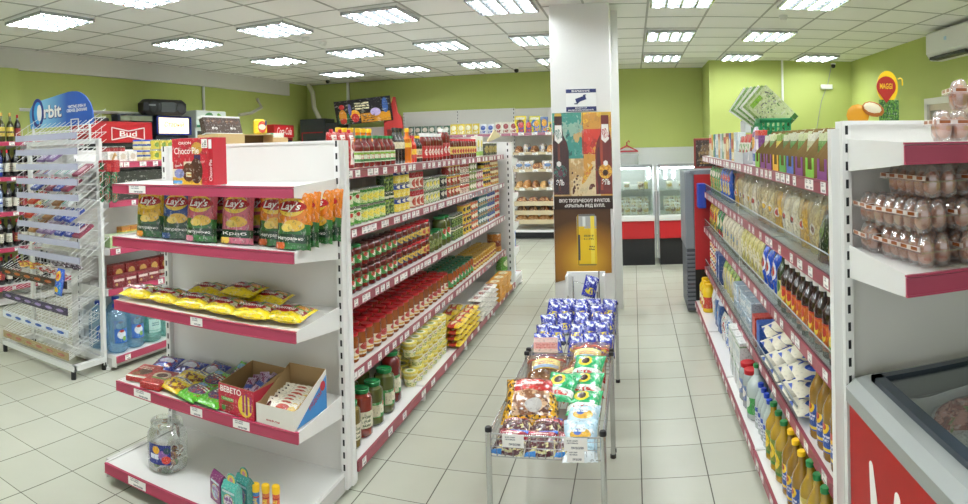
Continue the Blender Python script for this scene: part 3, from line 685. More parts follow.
row(KT, 1, xb, 3.83, 4.6, z5, 'yellow instant puree cup', G+'puree cups', n=7, tiers=3, th=.095, deep=2, dx=.11, skip=.25)
noodle = P('noodle_pack', '#e8c81e', [('r', .0, 1, .3, .75, '#b3261c'), ('e', .5, .52, .33, .14, '#f2e6c0'), ('g', .1, .9, .7, 1, 8, '#b3261c', .55), ('r', .6, .95, .1, .35, '#7a1f18')], .3, .3, 'xy')
KN = K(flat_fn(.16, .12, .045, noodle, 2, 'noodle_packet'), 'noodle packet')
row(KN, 1, xb+.06, 4.66, 5.32, z5, 'yellow and red noodle packet in a stack', G+'stacked noodle packets', n=5, tiers=4, th=.047, deep=1, jit=.12)
row(KN, 1, xb-.08, 4.66, 5.32, z5, 'yellow and red noodle packet, rear stack', G+'rear noodle packets', n=4, tiers=4, th=.047, deep=1, jit=.12)
KW = K(flat_fn(.17, .13, .04, P('white_pack', '#ece7de', [('e', .5, .5, .35, .25, '#d8a9a0'), ('t', .2, .8, .35, .65, 3, '#a33a30'), ('g', 0, 1, 0, 1, 6, '#f7f4ee', .55)], .25, .4, 'xy'), 5, 'dessert_packet'), 'dessert packet')
row(KW, 1, xb+.06, 5.36, 6.06, z5, 'white dessert packet in a stack', G+'white packets', n=4, tiers=5, th=.042, jit=.1)
KO = K(box_fn(.2, .14, .045, P('orange_box', '#e09a1e', [('e', .5, .5, .34, .34, '#f4e9c8'), ('t', .3, .7, .4, .6, 2, '#a3321f')], .4, axis='xy'), 'sprat_box'), 'box')
row(KO, 1, xb+.05, 6.1, 6.72, z5, 'flat orange box in a stack', G+'orange boxes', n=3, tiers=4, th=.047, jit=.12)
row(K(can_fn(.13, .16, lab('label_greentub', '#5f9a3a', ('e', .5, .5, .4, .25, '#e6ecc8'))), 'tub'), 1, xb-.02, 6.76, 7.0, z5, 'green tub at the far end of the lowest shelf', G+'green tubs', n=1, tiers=2, th=.163)
# far end unit goods
row(K(box_fn(.14, .1, .24, P('blue_pack', '#2a55b8', [('e', .5, .6, .35, .2, '#eef0f4'), ('b', .1, .3, '#8fb4e0')]), 'washing_powder'), 'carton'), 1, -1.47, 7.2, 7.5, .13, 'blue washing powder carton on the far end shelving', G+'blue cartons', n=2)
row(K(box_fn(.14, .1, .2, P('blue_pack2', '#3c6fd0', [('e', .5, .6, .35, .2, '#eef0f4')]), 'washing_powder'), 'carton'), 1, -1.47, 7.2, 7.5, .455, 'light blue carton on the far end shelving', G+'light blue cartons', n=2)
row(K(box_fn(.13, .1, .14, P('cream_pack', '#e2d9c0', [('e', .5, .6, .35, .2, '#b5321f')]), 'tea_carton'), 'carton'), 1, -1.47, 7.2, 7.5, .755, 'cream carton on the far end shelving', G+'cream cartons', n=2)

# ------------------------------------------------------------ end shelving (faces the camera)
choco = P('choco_box', '#c01f34', [('r', 0, .82, 0, .5, '#e8dcc4'), ('r', 0, .82, 0, .16, '#d9a62c'), ('e', .7, .78, .15, .13, '#c9963c'), ('r', .62, .8, .52, .64, '#3a2a5c'),
     ('e', .68, .3, .17, .27, '#4a2216'), ('e', .46, .27, .17, .2, '#5c2c1a'), ('r', .4, .54, .17, .27, '#efe6c0'), ('r', .42, .54, .2, .23, '#c98a2c'), ('r', .03, .33, .34, .5, '#b3182a'), ('e', .2, .24, .14, .1, '#8d93c8'), ('r', .02, .28, .02, .09, '#5aa0d8'), ('r', .83, .99, .78, .97, '#f2eeea'), ('t', .85, .97, .8, .95, 4, '#444444')], .35, .3)
cb = tag(empty('snack_box', (-1.955, 2.42, ZE[0]), R(-4)), 'red chocolate pie box standing on the top crimson shelf', 'box')
MB().box(-.135, .105, -.05, .05, 0, .225, 0, .002).build('box_body', [choco], cb)
MB().box(.1055, .135, -.05, .05, 0, .225, 0, .002).build('box_side', [M('choco_side', '#b3182c', .35)], cb)
WINK = M('ink_white', '#f6f2ee', .4); RINK = M('ink_red', '#b3182a', .4); BINK = M('ink_black', '#1c1a1c', .4); YINK = M('ink_yellow', '#f2c52a', .4); GINK = M('ink_gold', '#d9b45a', .4)
letter('lettering', 'Choco·Pie', WINK, cb, (-.035, -.0512, .165), .165, .032, bold=.01)
letter('brand_line', 'ORION', WINK, cb, (-.045, -.0512, .202), .085, .013, bold=.02)
letter('side_lettering', 'Choco·Pie', WINK, cb, (.121, -.0512, .07), .1, .018, rot=(0, R(-90), 0), bold=.01)
letter('pack_lettering', 'Choco·Pie', WINK, cb, (-.09, -.0512, .094), .05, .012, rot=(0, R(-8), 0), bold=.02)
MB().box(.111, .129, -.0512, -.0505, .172, .215).build('barcode_panel', [M('barcode_white', '#f0eeee', .5)], cb, smooth=0)
# crisps
def crisp_fn(name, base, lower, blob, seed, ribbon='#b01c24', word='Натурально'):
    mat = P('crisp_'+name, base, [('n', 3, .62, base), ('b', 0, .36, lower), ('e', .18, .38, .3, .08, lower), ('e', .85, .36, .3, .09, lower), ('e', .6, .42, .27, .1, '#e8b93a'), ('e', .42, .38, .17, .07, '#f2d36a'), ('e', .16, .07, .2, .09, blob), ('r', .08, .98, .12, .27, '#20402a'),
        ('e', .5, .74, .36, .165, '#f3cf4a'), ('e', .5, .75, .4, .1, ribbon)], .22, .5)
    def f():
        e = empty('crisp_bag'); w, h, d = .185, .245, .075
        pillow(w, h, d, seed, 14, 16, .7, zig=.004, wr=.2).build('bag_body', [mat], e, smooth=60)
        wp = lambda x, z: -pillow_t(w, h, d, max(-1, min(1, 2*x/w)), max(-1, min(1, 2*z/h-1)), seed, .7, wr=.2)-.004
        letter('logo_lettering', "Lay's", WINK, e, (0, 0, .184), .105, .044, shear=.25, bold=.02, warp=wp)
        letter('lower_lettering', word, WINK, e, (.004, 0, .048), .13, .018, bold=.01, warp=wp)
        return e
    return K(f, 'crisp bag')
ORB = crisp_fn('orange', '#d97a1c', '#2f6a34', '#c85a2a', 4); PNK = crisp_fn('pink', '#c9596a', '#2f6a34', '#d9879a', 7); PNK2 = crisp_fn('rose', '#c9606e', '#c96a80', '#e8c04a', 8, word='Краб'); YEL = crisp_fn('yellow', '#dba921', '#27582e', '#d98a2c', 2); BLU = crisp_fn('blue', '#2a4a8f', '#2c4a34', '#2c4a7a', 9)
zc = ZE[1]
for k_, x, y, rz, l in ((YEL, -2.305, 2.43, 6, 'yellow crisp bag at the outer end of the crisp shelf'), (BLU, -2.125, 2.44, 10, 'blue crisp bag beside the yellow one'), (PNK, -1.955, 2.42, 4, 'pink crisp bag with green foot beside the blue bag'), (PNK2, -1.755, 2.44, 2, 'pink crisp bag without a green foot'), (ORB, -1.555, 2.46, 0, 'orange crisp bag next to the pink bags'), (ORB, -1.425, 2.40, -3, 'foremost orange crisp bag at the corner of the shelf'),
    (ORB, -1.435, 2.50, -8, 'second orange crisp bag behind the corner bag'), (ORB, -1.42, 2.6, -6, 'third orange crisp bag behind the corner bag'), (ORB, -1.42, 2.7, -12, 'rearmost orange crisp bag by the slotted post'), (YEL, -2.30, 2.54, 2, 'yellow crisp bag behind the front yellow bag'), (PNK, -1.93, 2.53, 6, 'pink crisp bag in the second row behind the green-footed one'), (PNK2, -1.70, 2.54, 8, 'pink crisp bag tucked behind the second pink bag'), (PNK, -1.66, 2.62, 12, 'dark pink crisp bag deep on the shelf'), (BLU, -2.1, 2.55, 8, 'blue crisp bag behind the front blue bag')):
    k_.put((x, y, zc-.002), (R(-7), 0, R(rz)), l)
# instant noodles lying flat
rol = P('noodle_bag', '#efcf12', [('r', 0, 1, .3, .93, '#c9bfa0'), ('g', 0, 1, .3, 1, 3.5, '#8d1a20', .5), ('e', .36, .42, .42, .17, '#9c1420'), ('e', .74, .66, .2, .2, '#5f8f34'), ('e', .76, .66, .15, .14, '#cf8a2a'), ('b', 0, .22, '#f2d60e'), ('b', .93, 1, '#f2d60e'), ('r', .93, 1, 0, 1, '#f2d60e')], .22, .6, 'xy')
def nood():
    e = empty('instant_noodles'); f = flat_fn(.205, .155, .062, rol, 6, 'packet_body', wr=.35)(); f.parent = e
    wp = None
    letter('lettering', 'Роллтон', WINK, e, (-.02, -.012, .064), .12, .022, rot=(R(-84), 0, 0), bold=.02); return e
NOO = K(nood, 'noodle packet')
for i, (x, y, rz) in enumerate(((-2.38, 2.44, 8), (-2.19, 2.45, -3), (-2.0, 2.44, 4), (-1.82, 2.44, -6), (-1.64, 2.43, 3), (-1.475, 2.45, -4))):
    NOO.put((x, y, ZE[2]+.008), (R(8), 0, R(rz)), 'yellow noodle packet, %s in the front row from the outer end' % ORD[i], 'noodle packets on the end shelving')
for i, (x, y, rz) in enumerate(((-2.1, 2.66, 5), (-1.9, 2.66, -4), (-1.71, 2.65, 3))):
    NOO.put((x, y, ZE[2]+.012), (R(6), 0, R(rz)), 'yellow noodle packet, %s in the back row from the outer end' % ORD[i], 'noodle packets on the end shelving')
NOO.put((-1.83, 2.6, ZE[2]+.05), (R(8), 0, R(-8)), 'yellow noodle packet lying on top of the back row', 'noodle packets on the end shelving')
# sweets shelf
zs = ZE[3]
ch = P('choc_red', '#b02420', [('e', .55, .45, .3, .25, '#4a2a1a'), ('t', .1, .7, .62, .86, 2, '#f0e4d0'), ('e', .3, .25, .16, .14, '#8f5a34'), ('b', 0, .1, '#e8e0d0')], .3, .4, 'xy')
ch2 = P('choc_red2', '#b0201c', [('e', .5, .62, .4, .25, '#e9dfc8'), ('e', .5, .62, .26, .15, '#4a2416'), ('r', .2, .95, .36, .46, '#5f9a34'), ('r', .1, .6, .1, .24, '#c8382c')], .3, .4, 'xy')
K(box_fn(.125, .2, .03, ch, 'chocolate_box'), 'chocolate box').put((-2.405, 2.47, zs), R(14), 'red chocolate box lying nearest the outer corner of the sweets shelf')
K(box_fn(.12, .2, .035, ch2, 'chocolate_box'), 'chocolate box').put((-2.27, 2.44, zs), R(10), 'red chocolate box with green stripe beside the first red box')
blu = P('sweet_blue', '#27349a', [('g', .1, .9, .15, .85, 5, '#8f2440', .52), ('e', .5, .55, .3, .16, '#c9cbe0'), ('g', .1, .9, 0, 1, 7, '#5a78c8', .62)], .2, .6, 'xy')
KB = K(flat_fn(.15, .17, .04, blu, 3, 'sweet_bag'), 'sweet bag')
for i, (x, y, r_, t_) in enumerate(((-2.40, 2.64, 12, 8), (-2.25, 2.66, -4, 10), (-2.10, 2.67, -16, 24))): KB.put((x, y, zs+.005), (R(t_), 0, R(r_)), 'dark blue sweet bag, %s from the outer end' % ORD[i], 'blue sweet bags')
KY = K(flat_fn(.19, .15, .045, P('sweet_yellow', '#e8c624', [('g', 0, 1, .1, .5, 6, '#7c3a1c', .52), ('r', .1, .9, .68, .82, '#5f6a9a'), ('g', .1, .9, .6, .95, 8, '#f6efc4', .5)], .2, .6, 'xy'), 4, 'sweet_bag'), 'sweet bag')
KY.put((-2.15, 2.44, zs), (R(4), 0, R(-12)), 'bright yellow sweet bag between the red box and the green bags')
KY.put((-2.13, 2.54, zs+.012), (R(6), 0, R(-6)), 'yellow sweet bag behind the front yellow one')
KG = K(flat_fn(.155, .17, .045, P('sweet_green', '#5cb52e', [('e', .55, .5, .36, .26, '#5a3f6a'), ('g', .2, .9, .2, .75, 6, '#b03a34', .55), ('e', .35, .8, .24, .1, '#63a8d8'), ('t', .3, .9, .55, .72, 2, '#e8ecd8')], .2, .6, 'xy'), 8, 'sweet_bag'), 'sweet bag')
for i, (x, y, r_, t_, z) in enumerate(((-2.0, 2.42, -16, 8, .0), (-1.875, 2.42, -8, 8, .0), (-2.0, 2.56, -18, 18, .012), (-1.92, 2.67, -24, 38, .02), (-1.88, 2.56, -14, 16, .02))):
    KG.put((x, y, zs+z), (R(t_), 0, R(r_)), 'green sweet bag ' + ('at the front beside the yellow bag', 'at the front touching the red tray', 'in the middle of the green bags', 'propped up against the back panel', 'lying behind the red tray corner')[i], 'green sweet bags')
def tray(name, w, d, h0, h1, mats, front, extra=None):
    e = empty(name); t = .003
    m = MB().box(-w/2, w/2, -d/2, d/2, 0, t, 1).box(-w/2, w/2, -d/2, -d/2+t, 0, h0, 1).box(-w/2, w/2, d/2-t, d/2, 0, h1, 1)
    for s in (-1, 1): m.prism([(-d/2, 0), (d/2, 0), (d/2, h1), (-d/2+d*.12, h0), (-d/2, h0)], 'x', s*w/2-t*(s > 0), s*w/2+t*(s < 0), 1)
    m.build('tray', mats, e, smooth=0)
    MB().box(-w/2, w/2, -d/2-.0012, -d/2, 0, h0, 0).build('printed_front', [front], e, smooth=0)
    return e
BOARD = M('raw_cardboard', '#a98a5e', .75); BOARDW = M('tray_white', '#e6e2da', .5)
bm = P('tray_red', '#bd1f3c', [('e', .25, .25, .17, .16, '#8f2a1c'), ('e', .14, .16, .06, .1, '#3f8f3a'), ('e', .76, .42, .2, .38, '#f0d23a'), ('r', .68, .74, .2, .8, '#a82a6a'), ('r', .77, .83, .12, .86, '#8f2468'), ('r', .88, .94, .25, .78, '#a82a6a'), ('r', .08, .42, .42, .55, '#5aa03c')], .4)
red_tray = tray('sweet_display_box', .21, .25, .13, .165, [M('tray_red_side', '#a81c34', .5), BOARD], bm); red_tray.location = (-1.70, 2.465, zs); red_tray.rotation_euler = (0, 0, R(-5))
tag(red_tray, 'open red display box of liquorice sticks on the sweets shelf', 'display box')
MB().box(.105, .1065, -.125, .125, 0, .13).build('side_panel', [M('tray_red_side', '#a81c34', .5)], red_tray, smooth=0)
letter('lettering', 'BEBETO', WINK, red_tray, (-.03, -.1268, .108), .125, .028, bold=.02)
letter('flavour_lettering', 'СЛАДКИЕ', M('ink_green', '#d4f0c0', .4), red_tray, (-.045, -.1268, .064), .065, .012, bold=.02)
KST = K(flat_fn(.045, .12, .012, P('stick_wrap', '#b8a0c0', [('g', 0, 1, .1, .9, 5, '#7a2a5a', .5), ('b', .4, .6, '#3a4a9a')], .25, .5, 'xy'), 2, 'candy_stick'), 'candy stick')
for i in range(12):
    KST.put((-1.70+rnd.uniform(-.05, .07), 2.45+rnd.uniform(-.02, .08), zs+.055+.006*i), (R(rnd.uniform(10, 40)), R(rnd.uniform(-12, 12)), R(rnd.uniform(-40, 40))), 'purple wrapped candy stick lying in the open red display box', 'candy sticks in the red box')
wt = tray('wafer_display_box', .2, .27, .085, .185, [BOARDW, BOARD], BOARDW); wt.location = (-1.49, 2.465, zs); wt.rotation_euler = (0, 0, R(-3)); tag(wt, 'white and blue open display box of wafers at the corner of the sweets shelf', 'display box')
MB().prism([(-.135, 0), (.135, 0), (.135, .185), (-.10, .085), (-.135, .085)], 'x', .1, .1012).build('side_white', [BOARDW], wt, smooth=0)
MB().prism([(-.12, .004), (.134, .004), (.134, .16)], 'x', .1012, .1022).build('side_blue', [M('tray_blue', '#3a86c8', .45)], wt, smooth=0)
RR = lambda n, s, loc, w, h: letter(n, s, RINK, wt, loc, w, h, rot=(R(-18), 0, R(90)), bold=.01)
letter('side_lettering', 'РЯДОМ', RINK, wt, (.1028, .035, .075), .11, .026, rot=(0, R(-22), R(90)), bold=.02)
MB().lathe([(.022, 0), (.022, .001)], 16).build('side_seal', [RINK], wt, rot=(0, R(90), 0), loc=(.1024, .1, .12))
letter('front_lettering', 'вафли', RINK, wt, (-.01, -.1368, .022), .07, .012, bold=.02)
WAF = K(flat_fn(.16, .065, .022, P('wafer_wrap', '#eee6d4', [('e', .6, .5, .22, .3, '#b03a26'), ('e', .88, .45, .12, .3, '#d9b25a'), ('e', .12, .5, .08, .3, '#4a2416'), ('b', 0, .12, '#c9a24a')], .25, .5, 'xy'), 3, 'wafer_bar'), 'wafer bar')
for i in range(7):
    WAF.put((-1.49+rnd.uniform(-.008, .008), 2.37+.026*i, zs+.06+.004*i), (R(38), 0, R(-3+rnd.uniform(-7, 7))), 'white wrapped wafer bar, %s from the open front of the white display box' % ORD[i], 'wafer bars in the white display box')
K(flat_fn(.15, .07, .03, P('wafer_dark', '#2a2464', [('r', .1, .4, .3, .6, '#d8d8e4')], .25, .5, 'xy'), 3, 'wafer_bar'), 'wafer bar').put((-1.48, 2.54, zs+.065), (R(16), 0, R(4)), 'dark blue wrapped bar at the back of the white display box')
# lowest shelf of the end unit: lollipop jar, toys, bubble bottles
zj = ZE[4]
jr = tag(empty('lollipop_jar', (-2.165, 2.37, zj), R(16)), 'large clear plastic jar with blue label holding a few lollipops', 'jar')
MB().lathe([(.08, .0), (.097, .012), (.1, .03), (.1, .165), (.09, .185), (.078, .2), (.076, .205), (.082, .207), (.082, .226), (.078, .23)], 28, cap=False).lathe([(.001, .003), (.08, .0)], 28, cap=False).build('jar_wall', [clear('jar_plastic', '#f4f6f6', .3, .06, .05, '#e8ecec')], jr)
m = MB(); n = 12
for k in range(n):
    a0, a1 = R(-125+70*k/n), R(-125+70*(k+1)/n)
    m.quad((.1015*math.cos(a0), .1015*math.sin(a0), .05), (.1015*math.cos(a1), .1015*math.sin(a1), .05), (.1015*math.cos(a1), .1015*math.sin(a1), .145), (.1015*math.cos(a0), .1015*math.sin(a0), .145))
lb_ = m.build('jar_label', [P('jar_label', '#1d2f86', [('e', .38, .72, .17, .2, '#f0b429'), ('e', .68, .5, .2, .22, '#8a5aa8'), ('e', .82, .26, .18, .2, '#d8402c'), ('e', .85, .72, .14, .16, '#274a5a'), ('r', .1, .5, .25, .5, '#dfe6f4')], .4)], jr)
def lolly():
    e = empty('lollipop'); MB().ball((0, 0, 0), .016, .016, .016).build('sweet', [P('lolly_wrap', '#7a2a3c', [('n', 4, .52, '#d9a24a')], .25, .5)], e)
    MB().tube([(0, 0, .014), (0, 0, .075)], .0018, 6).build('stick', [WHTC], e); return e
KL = K(lolly, 'lollipop')
def lolly2():
    e = empty('lollipop'); MB().ball((0, 0, 0), .017, .017, .017).build('sweet', [P('lolly_wrap_green', '#6f9a34', [('n', 4, .55, '#3c1a1c')], .25, .5)], e)
    MB().tube([(0, 0, .014), (0, 0, .075)], .0018, 6).build('stick', [WHTC], e); return e
KL2 = K(lolly2, 'lollipop')
for i in range(26):
    a = rnd.uniform(0, 6.28); r_ = .072*math.sqrt(rnd.random()); (KL if i % 3 else KL2).put((-2.165+r_*math.cos(a), 2.37+r_*math.sin(a), zj+.022+.034*(i//13)+rnd.uniform(0, .01)+(.02 if math.cos(a) > 0 else 0)), (R(rnd.uniform(40, 110)), 0, rnd.uniform(0, 6.28)), ('red brown' if i % 3 else 'green')+' wrapped lollipop at the bottom of the clear jar', ('brown' if i % 3 else 'green')+' lollipops in the jar')
def toybox(name, col, ov, top):
    e = empty(name); w, d, h = .085, .045, .125
    m = MB().box(-w/2, w/2, -d/2, d/2, 0, h*.78).prism([(-d/2, h*.78), (d/2, h*.78), (.004, h), (-.004, h)], 'x', -w/2, w/2)
    m.build('box_body', [P('toy_'+name+col, col, [('e', .5, .36, .36, .27, '#d9c46a'), ('e', .5, .36, .32, .24, ov), ('g', .2, .8, .15, .58, 6, '#8a5a9a', .5), ('r', .08, .92, .66, .74, '#c9dfe6')], .35, .3)], e, smooth=0)
    MB().lathe([(.028, -.002), (.028, .002)], 14).build('top_badge', [P('badge'+top, col, [('e', .5, .5, .4, .4, '#e8cf4a'), ('e', .5, .5, .2, .2, '#d88aa0')], .4, axis='xy')], e, rot=(R(90), 0, 0), loc=(0, 0, h+.008)) if top else None
    return e
t1 = toybox('toy_box', '#7a2468', '#9ac4cc', ''); t1.location = (-1.765, 2.27, zj); t1.rotation_euler = (0, 0, R(-22)); tag(t1, 'purple toy box with oval window on the lowest shelf', 'toy box')
t2 = toybox('toy_box', '#4fb0a4', '#e4dcea', 'a'); t2.location = (-1.67, 2.235, zj); t2.rotation_euler = (0, 0, R(-8)); tag(t2, 'pale turquoise toy box in front with round top badge', 'toy box')
t3 = toybox('toy_box', '#2f8a84', '#6a9aa0', 'b'); t3.location = (-1.655, 2.31, zj); t3.rotation_euler = (0, 0, R(-14)); tag(t3, 'dark turquoise toy box standing behind the pale one', 'toy box')
def bubble(lc):
    def f():
        e = empty('bubble_bottle'); MB().lathe([(.015, 0), (.0165, .004), (.0165, .065)], 14).build('bottle_body', [lc], e); MB().lathe([(.0175, .064), (.0185, .07), (.0185, .092), (.016, .096)], 16).build('bottle_cap', [YELC], e); return e
    return f
for i, (x, y, c) in enumerate(((-1.605, 2.325, '#2f7ac0'), (-1.562, 2.34, '#d8702a'), (-1.518, 2.355, '#d85a24'))):
    K(bubble(P('bubble_label%d' % i, c, [('g', .1, .9, .1, .6, 6, '#f0d23a', .52), ('b', .62, .72, '#b3261c')], .35)), 'bubble bottle').put((x, y, zj), 0, 'yellow capped bubble bottle, %s from the toy boxes' % ORD[i])
# ------------------------------------------------------------ right of the aisle (face to -X)
G = 'goods on the pasta aisle shelving: '
xr = .725
def seedbox(i, col):
    def f():
        e = empty('seed_display_box'); w, d, h = .115, .13, .19; t = .002
        bm_ = M('kraft_board', '#8f7448', .75); c = M('seedbox_'+col, col, .5)
        m = MB().box(-w/2, w/2, -d/2, d/2, 0, t, 0).box(-w/2, w/2, d/2-t, d/2, 0, h, 0)
        for s in (-1, 1): m.prism([(-d/2, 0), (d/2, 0), (d/2, h), (d/2-.03, h), (-d/2, .075)], 'x', s*w/2-t*(s > 0), s*w/2+t*(s < 0), 0)
        m.build('tray', [bm_], e, smooth=0)
        m = MB()
        for x0, x1_, z1 in ((-w/2, -.03, .075), (.03, w/2, .075), (-.03, .03, .03)): m.box(x0, x1_, -d/2-.001, -d/2+.001, 0, z1)
        m.build('printed_front', [c], e, smooth=0); return e
    return K(f, 'display box')
SB = {c: seedbox(i, v) for i, (c, v) in enumerate((('purple', '#7f3a80'), ('green', '#7fbf3a'), ('blue', '#4a68b8'), ('yellow', '#eab42a'), ('light green', '#5fae4a')))}
SEED = {k: K(box_fn(.1, .004, .165, P('seed_'+k, b, [('e', .5, .4, .4, .26, o), ('g', 0, 1, .1, .7, 5, g_, .52), ('b', .82, 1, t)], .35), 'seed_packet', .0), 'seed packet') for k, b, o, g_, t in (('green', '#5f8f34', '#7fae3c', '#2c5a24', '#d9dfb0'), ('dill', '#3f7a2c', '#4f8f34', '#24481c', '#e0e0c8'), ('yellow', '#d9c84a', '#e8d86a', '#b5402c', '#7a9a3a'), ('mixed', '#c9c49a', '#b5402c', '#6f9a3a', '#e9e6d4'))}
for i, (c, y, s) in enumerate((('purple', 2.19, 'yellow'), ('green', 2.35, 'green'), ('purple', 2.51, 'mixed'), ('blue', 2.66, 'green'), ('light green', 2.80, 'dill'), ('yellow', 2.94, 'dill'), ('purple', 3.09, 'yellow'), ('purple', 3.24, 'green'), ('green', 3.38, 'mixed'))):
    SB[c].put((xr+.005, y, ZR[0]), R(-90), '%s cardboard seed box, %s from the near end of the top shelf' % (c, ORD[i]), 'cut-away seed boxes')
    for k in range(5):
        SEED[s].put((xr-.02+.022*k, y, ZR[0]+.004+.006*k), (R(-6), 0, R(-90)), 'packet of seeds in the %s cardboard seed box, %s row back' % (ORD[i], ORD[k]), 'seed packets')
cart_ = lambda nm, b, *L: K(box_fn(.13, .05, .2, P(nm, b, L, .4), 'food_carton'), 'carton')
row(cart_('ct_milk', '#8a4a9a', ('r', .1, .9, .45, .75, '#efe9f0'), ('e', .5, .3, .3, .16, '#e8c43a'), ('b', .85, 1, '#d84a3a')), -1, xr, 3.47, 3.62, ZR[0], 'purple carton beside the seed boxes', None, n=1)
row(K(bag_fn(.14, .22, .05, P('snackpack', '#d8d0e4', [('e', .5, .6, .36, .2, '#e8b43a'), ('b', .1, .3, '#4a68b8'), ('r', .2, .8, .72, .86, '#7a3a80')]), 3), 'packet'), -1, xr, 3.62, 3.76, ZR[0], 'lilac packet with yellow oval beside the purple carton', None, n=1)
sp_ = tag(tray('spice_display_box', .34, .14, .07, .1, [M('spice_tray', '#c9cdcc', .5), M('spice_tray2', '#b7bcbb', .5)], M('spice_tray', '#c9cdcc', .5)), 'long grey display tray of red and green spice packets on the top shelf', 'display box')
sp_.location = (xr+.01, 4.0, ZR[0]); sp_.rotation_euler = (0, 0, R(-90))
SPK = K(bag_fn(.11, .15, .02, P('spice_pack', '#e9e4d8', [('b', .72, 1, '#c0202a'), ('g', .1, .9, .2, .65, 4, '#4f9a34', .5), ('e', .5, .3, .3, .14, '#c0202a')], .3, .4), 5), 'spice packet')
for k in range(6): SPK.put((xr-.03+.03*(k//3), 3.88+.12*(k % 3), ZR[0]+.02+.012*(k//3)), (R(-8), 0, R(-90)), 'red topped spice packet, %s along the grey display tray, %s row' % (ORD[k % 3], ('front', 'back')[k//3]), 'spice packets')
seq = [('ct_a', '#dfe6ea', ('e', .5, .55, .3, .2, '#b5cbd8'), ('b', 0, .12, '#8fb0c4')), ('ct_b', '#c9d6dc', ('r', .2, .8, .4, .7, '#eef2f2')), ('ct_c', '#e0b42c', ('e', .5, .6, .34, .2, '#c0302a'), ('b', .05, .3, '#f0e6c0')), ('ct_d', '#2f62b0', ('e', .5, .6, .34, .2, '#e9e4d0')), ('ct_e', '#c98a2c', ('e', .5, .55, .34, .24, '#f0e0b0'), ('b', .86, 1, '#8f3a1c')), ('ct_f', '#e6dcc0', ('b', .6, .85, '#c0302a')), ('ct_g', '#4f8f6a', ('e', .5, .5, .34, .24, '#dfe9dc'))]
nam = ['white and pale blue', 'pale grey', 'yellow and red', 'blue', 'orange brown', 'cream and red', 'green']
for i in range(14):
    c = seq[i % 7] if i < 7 else seq[(i*3+1) % 7]; n_ = nam[seq.index(c)]
    SEED.setdefault('k'+c[0], cart_(*c)).put((xr+.01, 4.3+.118*i, ZR[0]), (0, 0, R(-90+rnd.uniform(-4, 4))), '%s food carton, %s beyond the grey spice tray' % (n_, ORD[i]), 'cartons on the top pasta shelf')
# basket with magazines on top
bk = tag(empty('plastic_basket', (.93, 4.25, 1.70), R(-90)), 'green perforated plastic basket on top of the pasta shelving', 'basket')
def perf(m, a, b, z0, z1, n, t=.004):
    """a wall of a basket from a to b with square holes"""
    a, b = Vector(a), Vector(b); d = (b-a)
    nrm = Vector((-d.y, d.x, 0)).normalized()*t
    def bar(u0, u1, w0, w1):
        c = a+d*((u0+u1)/2); m.obox((c.x, c.y, z0+(z1-z0)*(w0+w1)/2), d*((u1-u0)/2), nrm, (0, 0, (z1-z0)*(w1-w0)/2))
    for w0, w1 in ((0, .2), (.42, .5), (.72, 1)): bar(0, 1, w0, w1)
    for k in range(n+1): bar(max(0, k/n-.25/n), min(1, k/n+.25/n), 0, 1)
m = MB(); w, l, h = .2, .33, .105
cs = [(-l/2, -w/2), (l/2, -w/2), (l/2, w/2), (-l/2, w/2)]
for i in range(4): perf(m, (*cs[i], 0), (*cs[(i+1) % 4], 0), 0, h, 10 if i % 2 == 0 else 6)
m.box(-l/2, l/2, -w/2, w/2, 0, .004)
m.build('basket_body', [M('basket_green', '#1d8a54', .35)], bk, smooth=0)
MB().box(-l/2-.008, l/2+.008, -w/2-.008, -w/2+.004, h-.012, h).box(-l/2-.008, l/2+.008, w/2-.004, w/2+.008, h-.012, h).box(-l/2-.008, -l/2+.004, -w/2, w/2, h-.012, h).box(l/2-.004, l/2+.008, -w/2, w/2, h-.012, h).build('basket_rim', [M('basket_green', '#1d8a54', .35)], bk, smooth=0)
tag(MB().box(-.08, .08, -.1, .1, 0, .09, 0, .003).build('storage_box', [M('box_grey', '#c3c8c8', .5)], loc=(.90, 4.72, 1.72)), 'small pale grey box behind the green basket', 'box')
mags = ['#b9c490', '#8aa45a', '#e4e4da', '#6f9a4a', '#d4d8c4', '#7fa45a', '#e9e9e2', '#5f8f3a', '#dfe6cf']
for i in range(7):
    mt = P('magazine_%d' % i, mags[i], [('g', .05, .95, .2, .95, 4, '#4f7a3a', .5 if i % 2 else .6), ('b', 0, .12, '#3a6a2c'), ('g', .1, .9, .5, .95, 9, '#5c5c58', .6), ('r', .1, .6, .85, .95, '#7fae2e')], .35, axis='xy')
    m = MB(); n = 8
    pts = [(-.105+.0, ) for _ in range(1)]
    for j in range(n):
        y0, y1 = .0+.30*j/n, .30*(j+1)/n; c0, c1 = .05*(y0/.3)**2, .05*(y1/.3)**2
        m.add([(-.1, y0, c0), (.1, y0, c0), (.1, y1, c1), (-.1, y1, c1), (-.1, y0, c0+.004), (.1, y0, c0+.004), (.1, y1, c1+.004), (-.1, y1, c1+.004)], [(0, 3, 2, 1), (4, 5, 6, 7), (0, 1, 5, 4), (2, 3, 7, 6), (1, 2, 6, 5), (3, 0, 4, 7)])
    o = m.build('magazine', [mt], loc=(1.02-.03*i*0-.012*i, 4.10+.03*i, 1.745+.004*i), rot=(R(90), R(-44-1.6*i), R(-34+3*(i % 3))), smooth=60)
    tag(o, 'green and white garden magazine leaning in the basket, %s from the front' % ORD[i], 'magazine', 'magazines in the green basket')

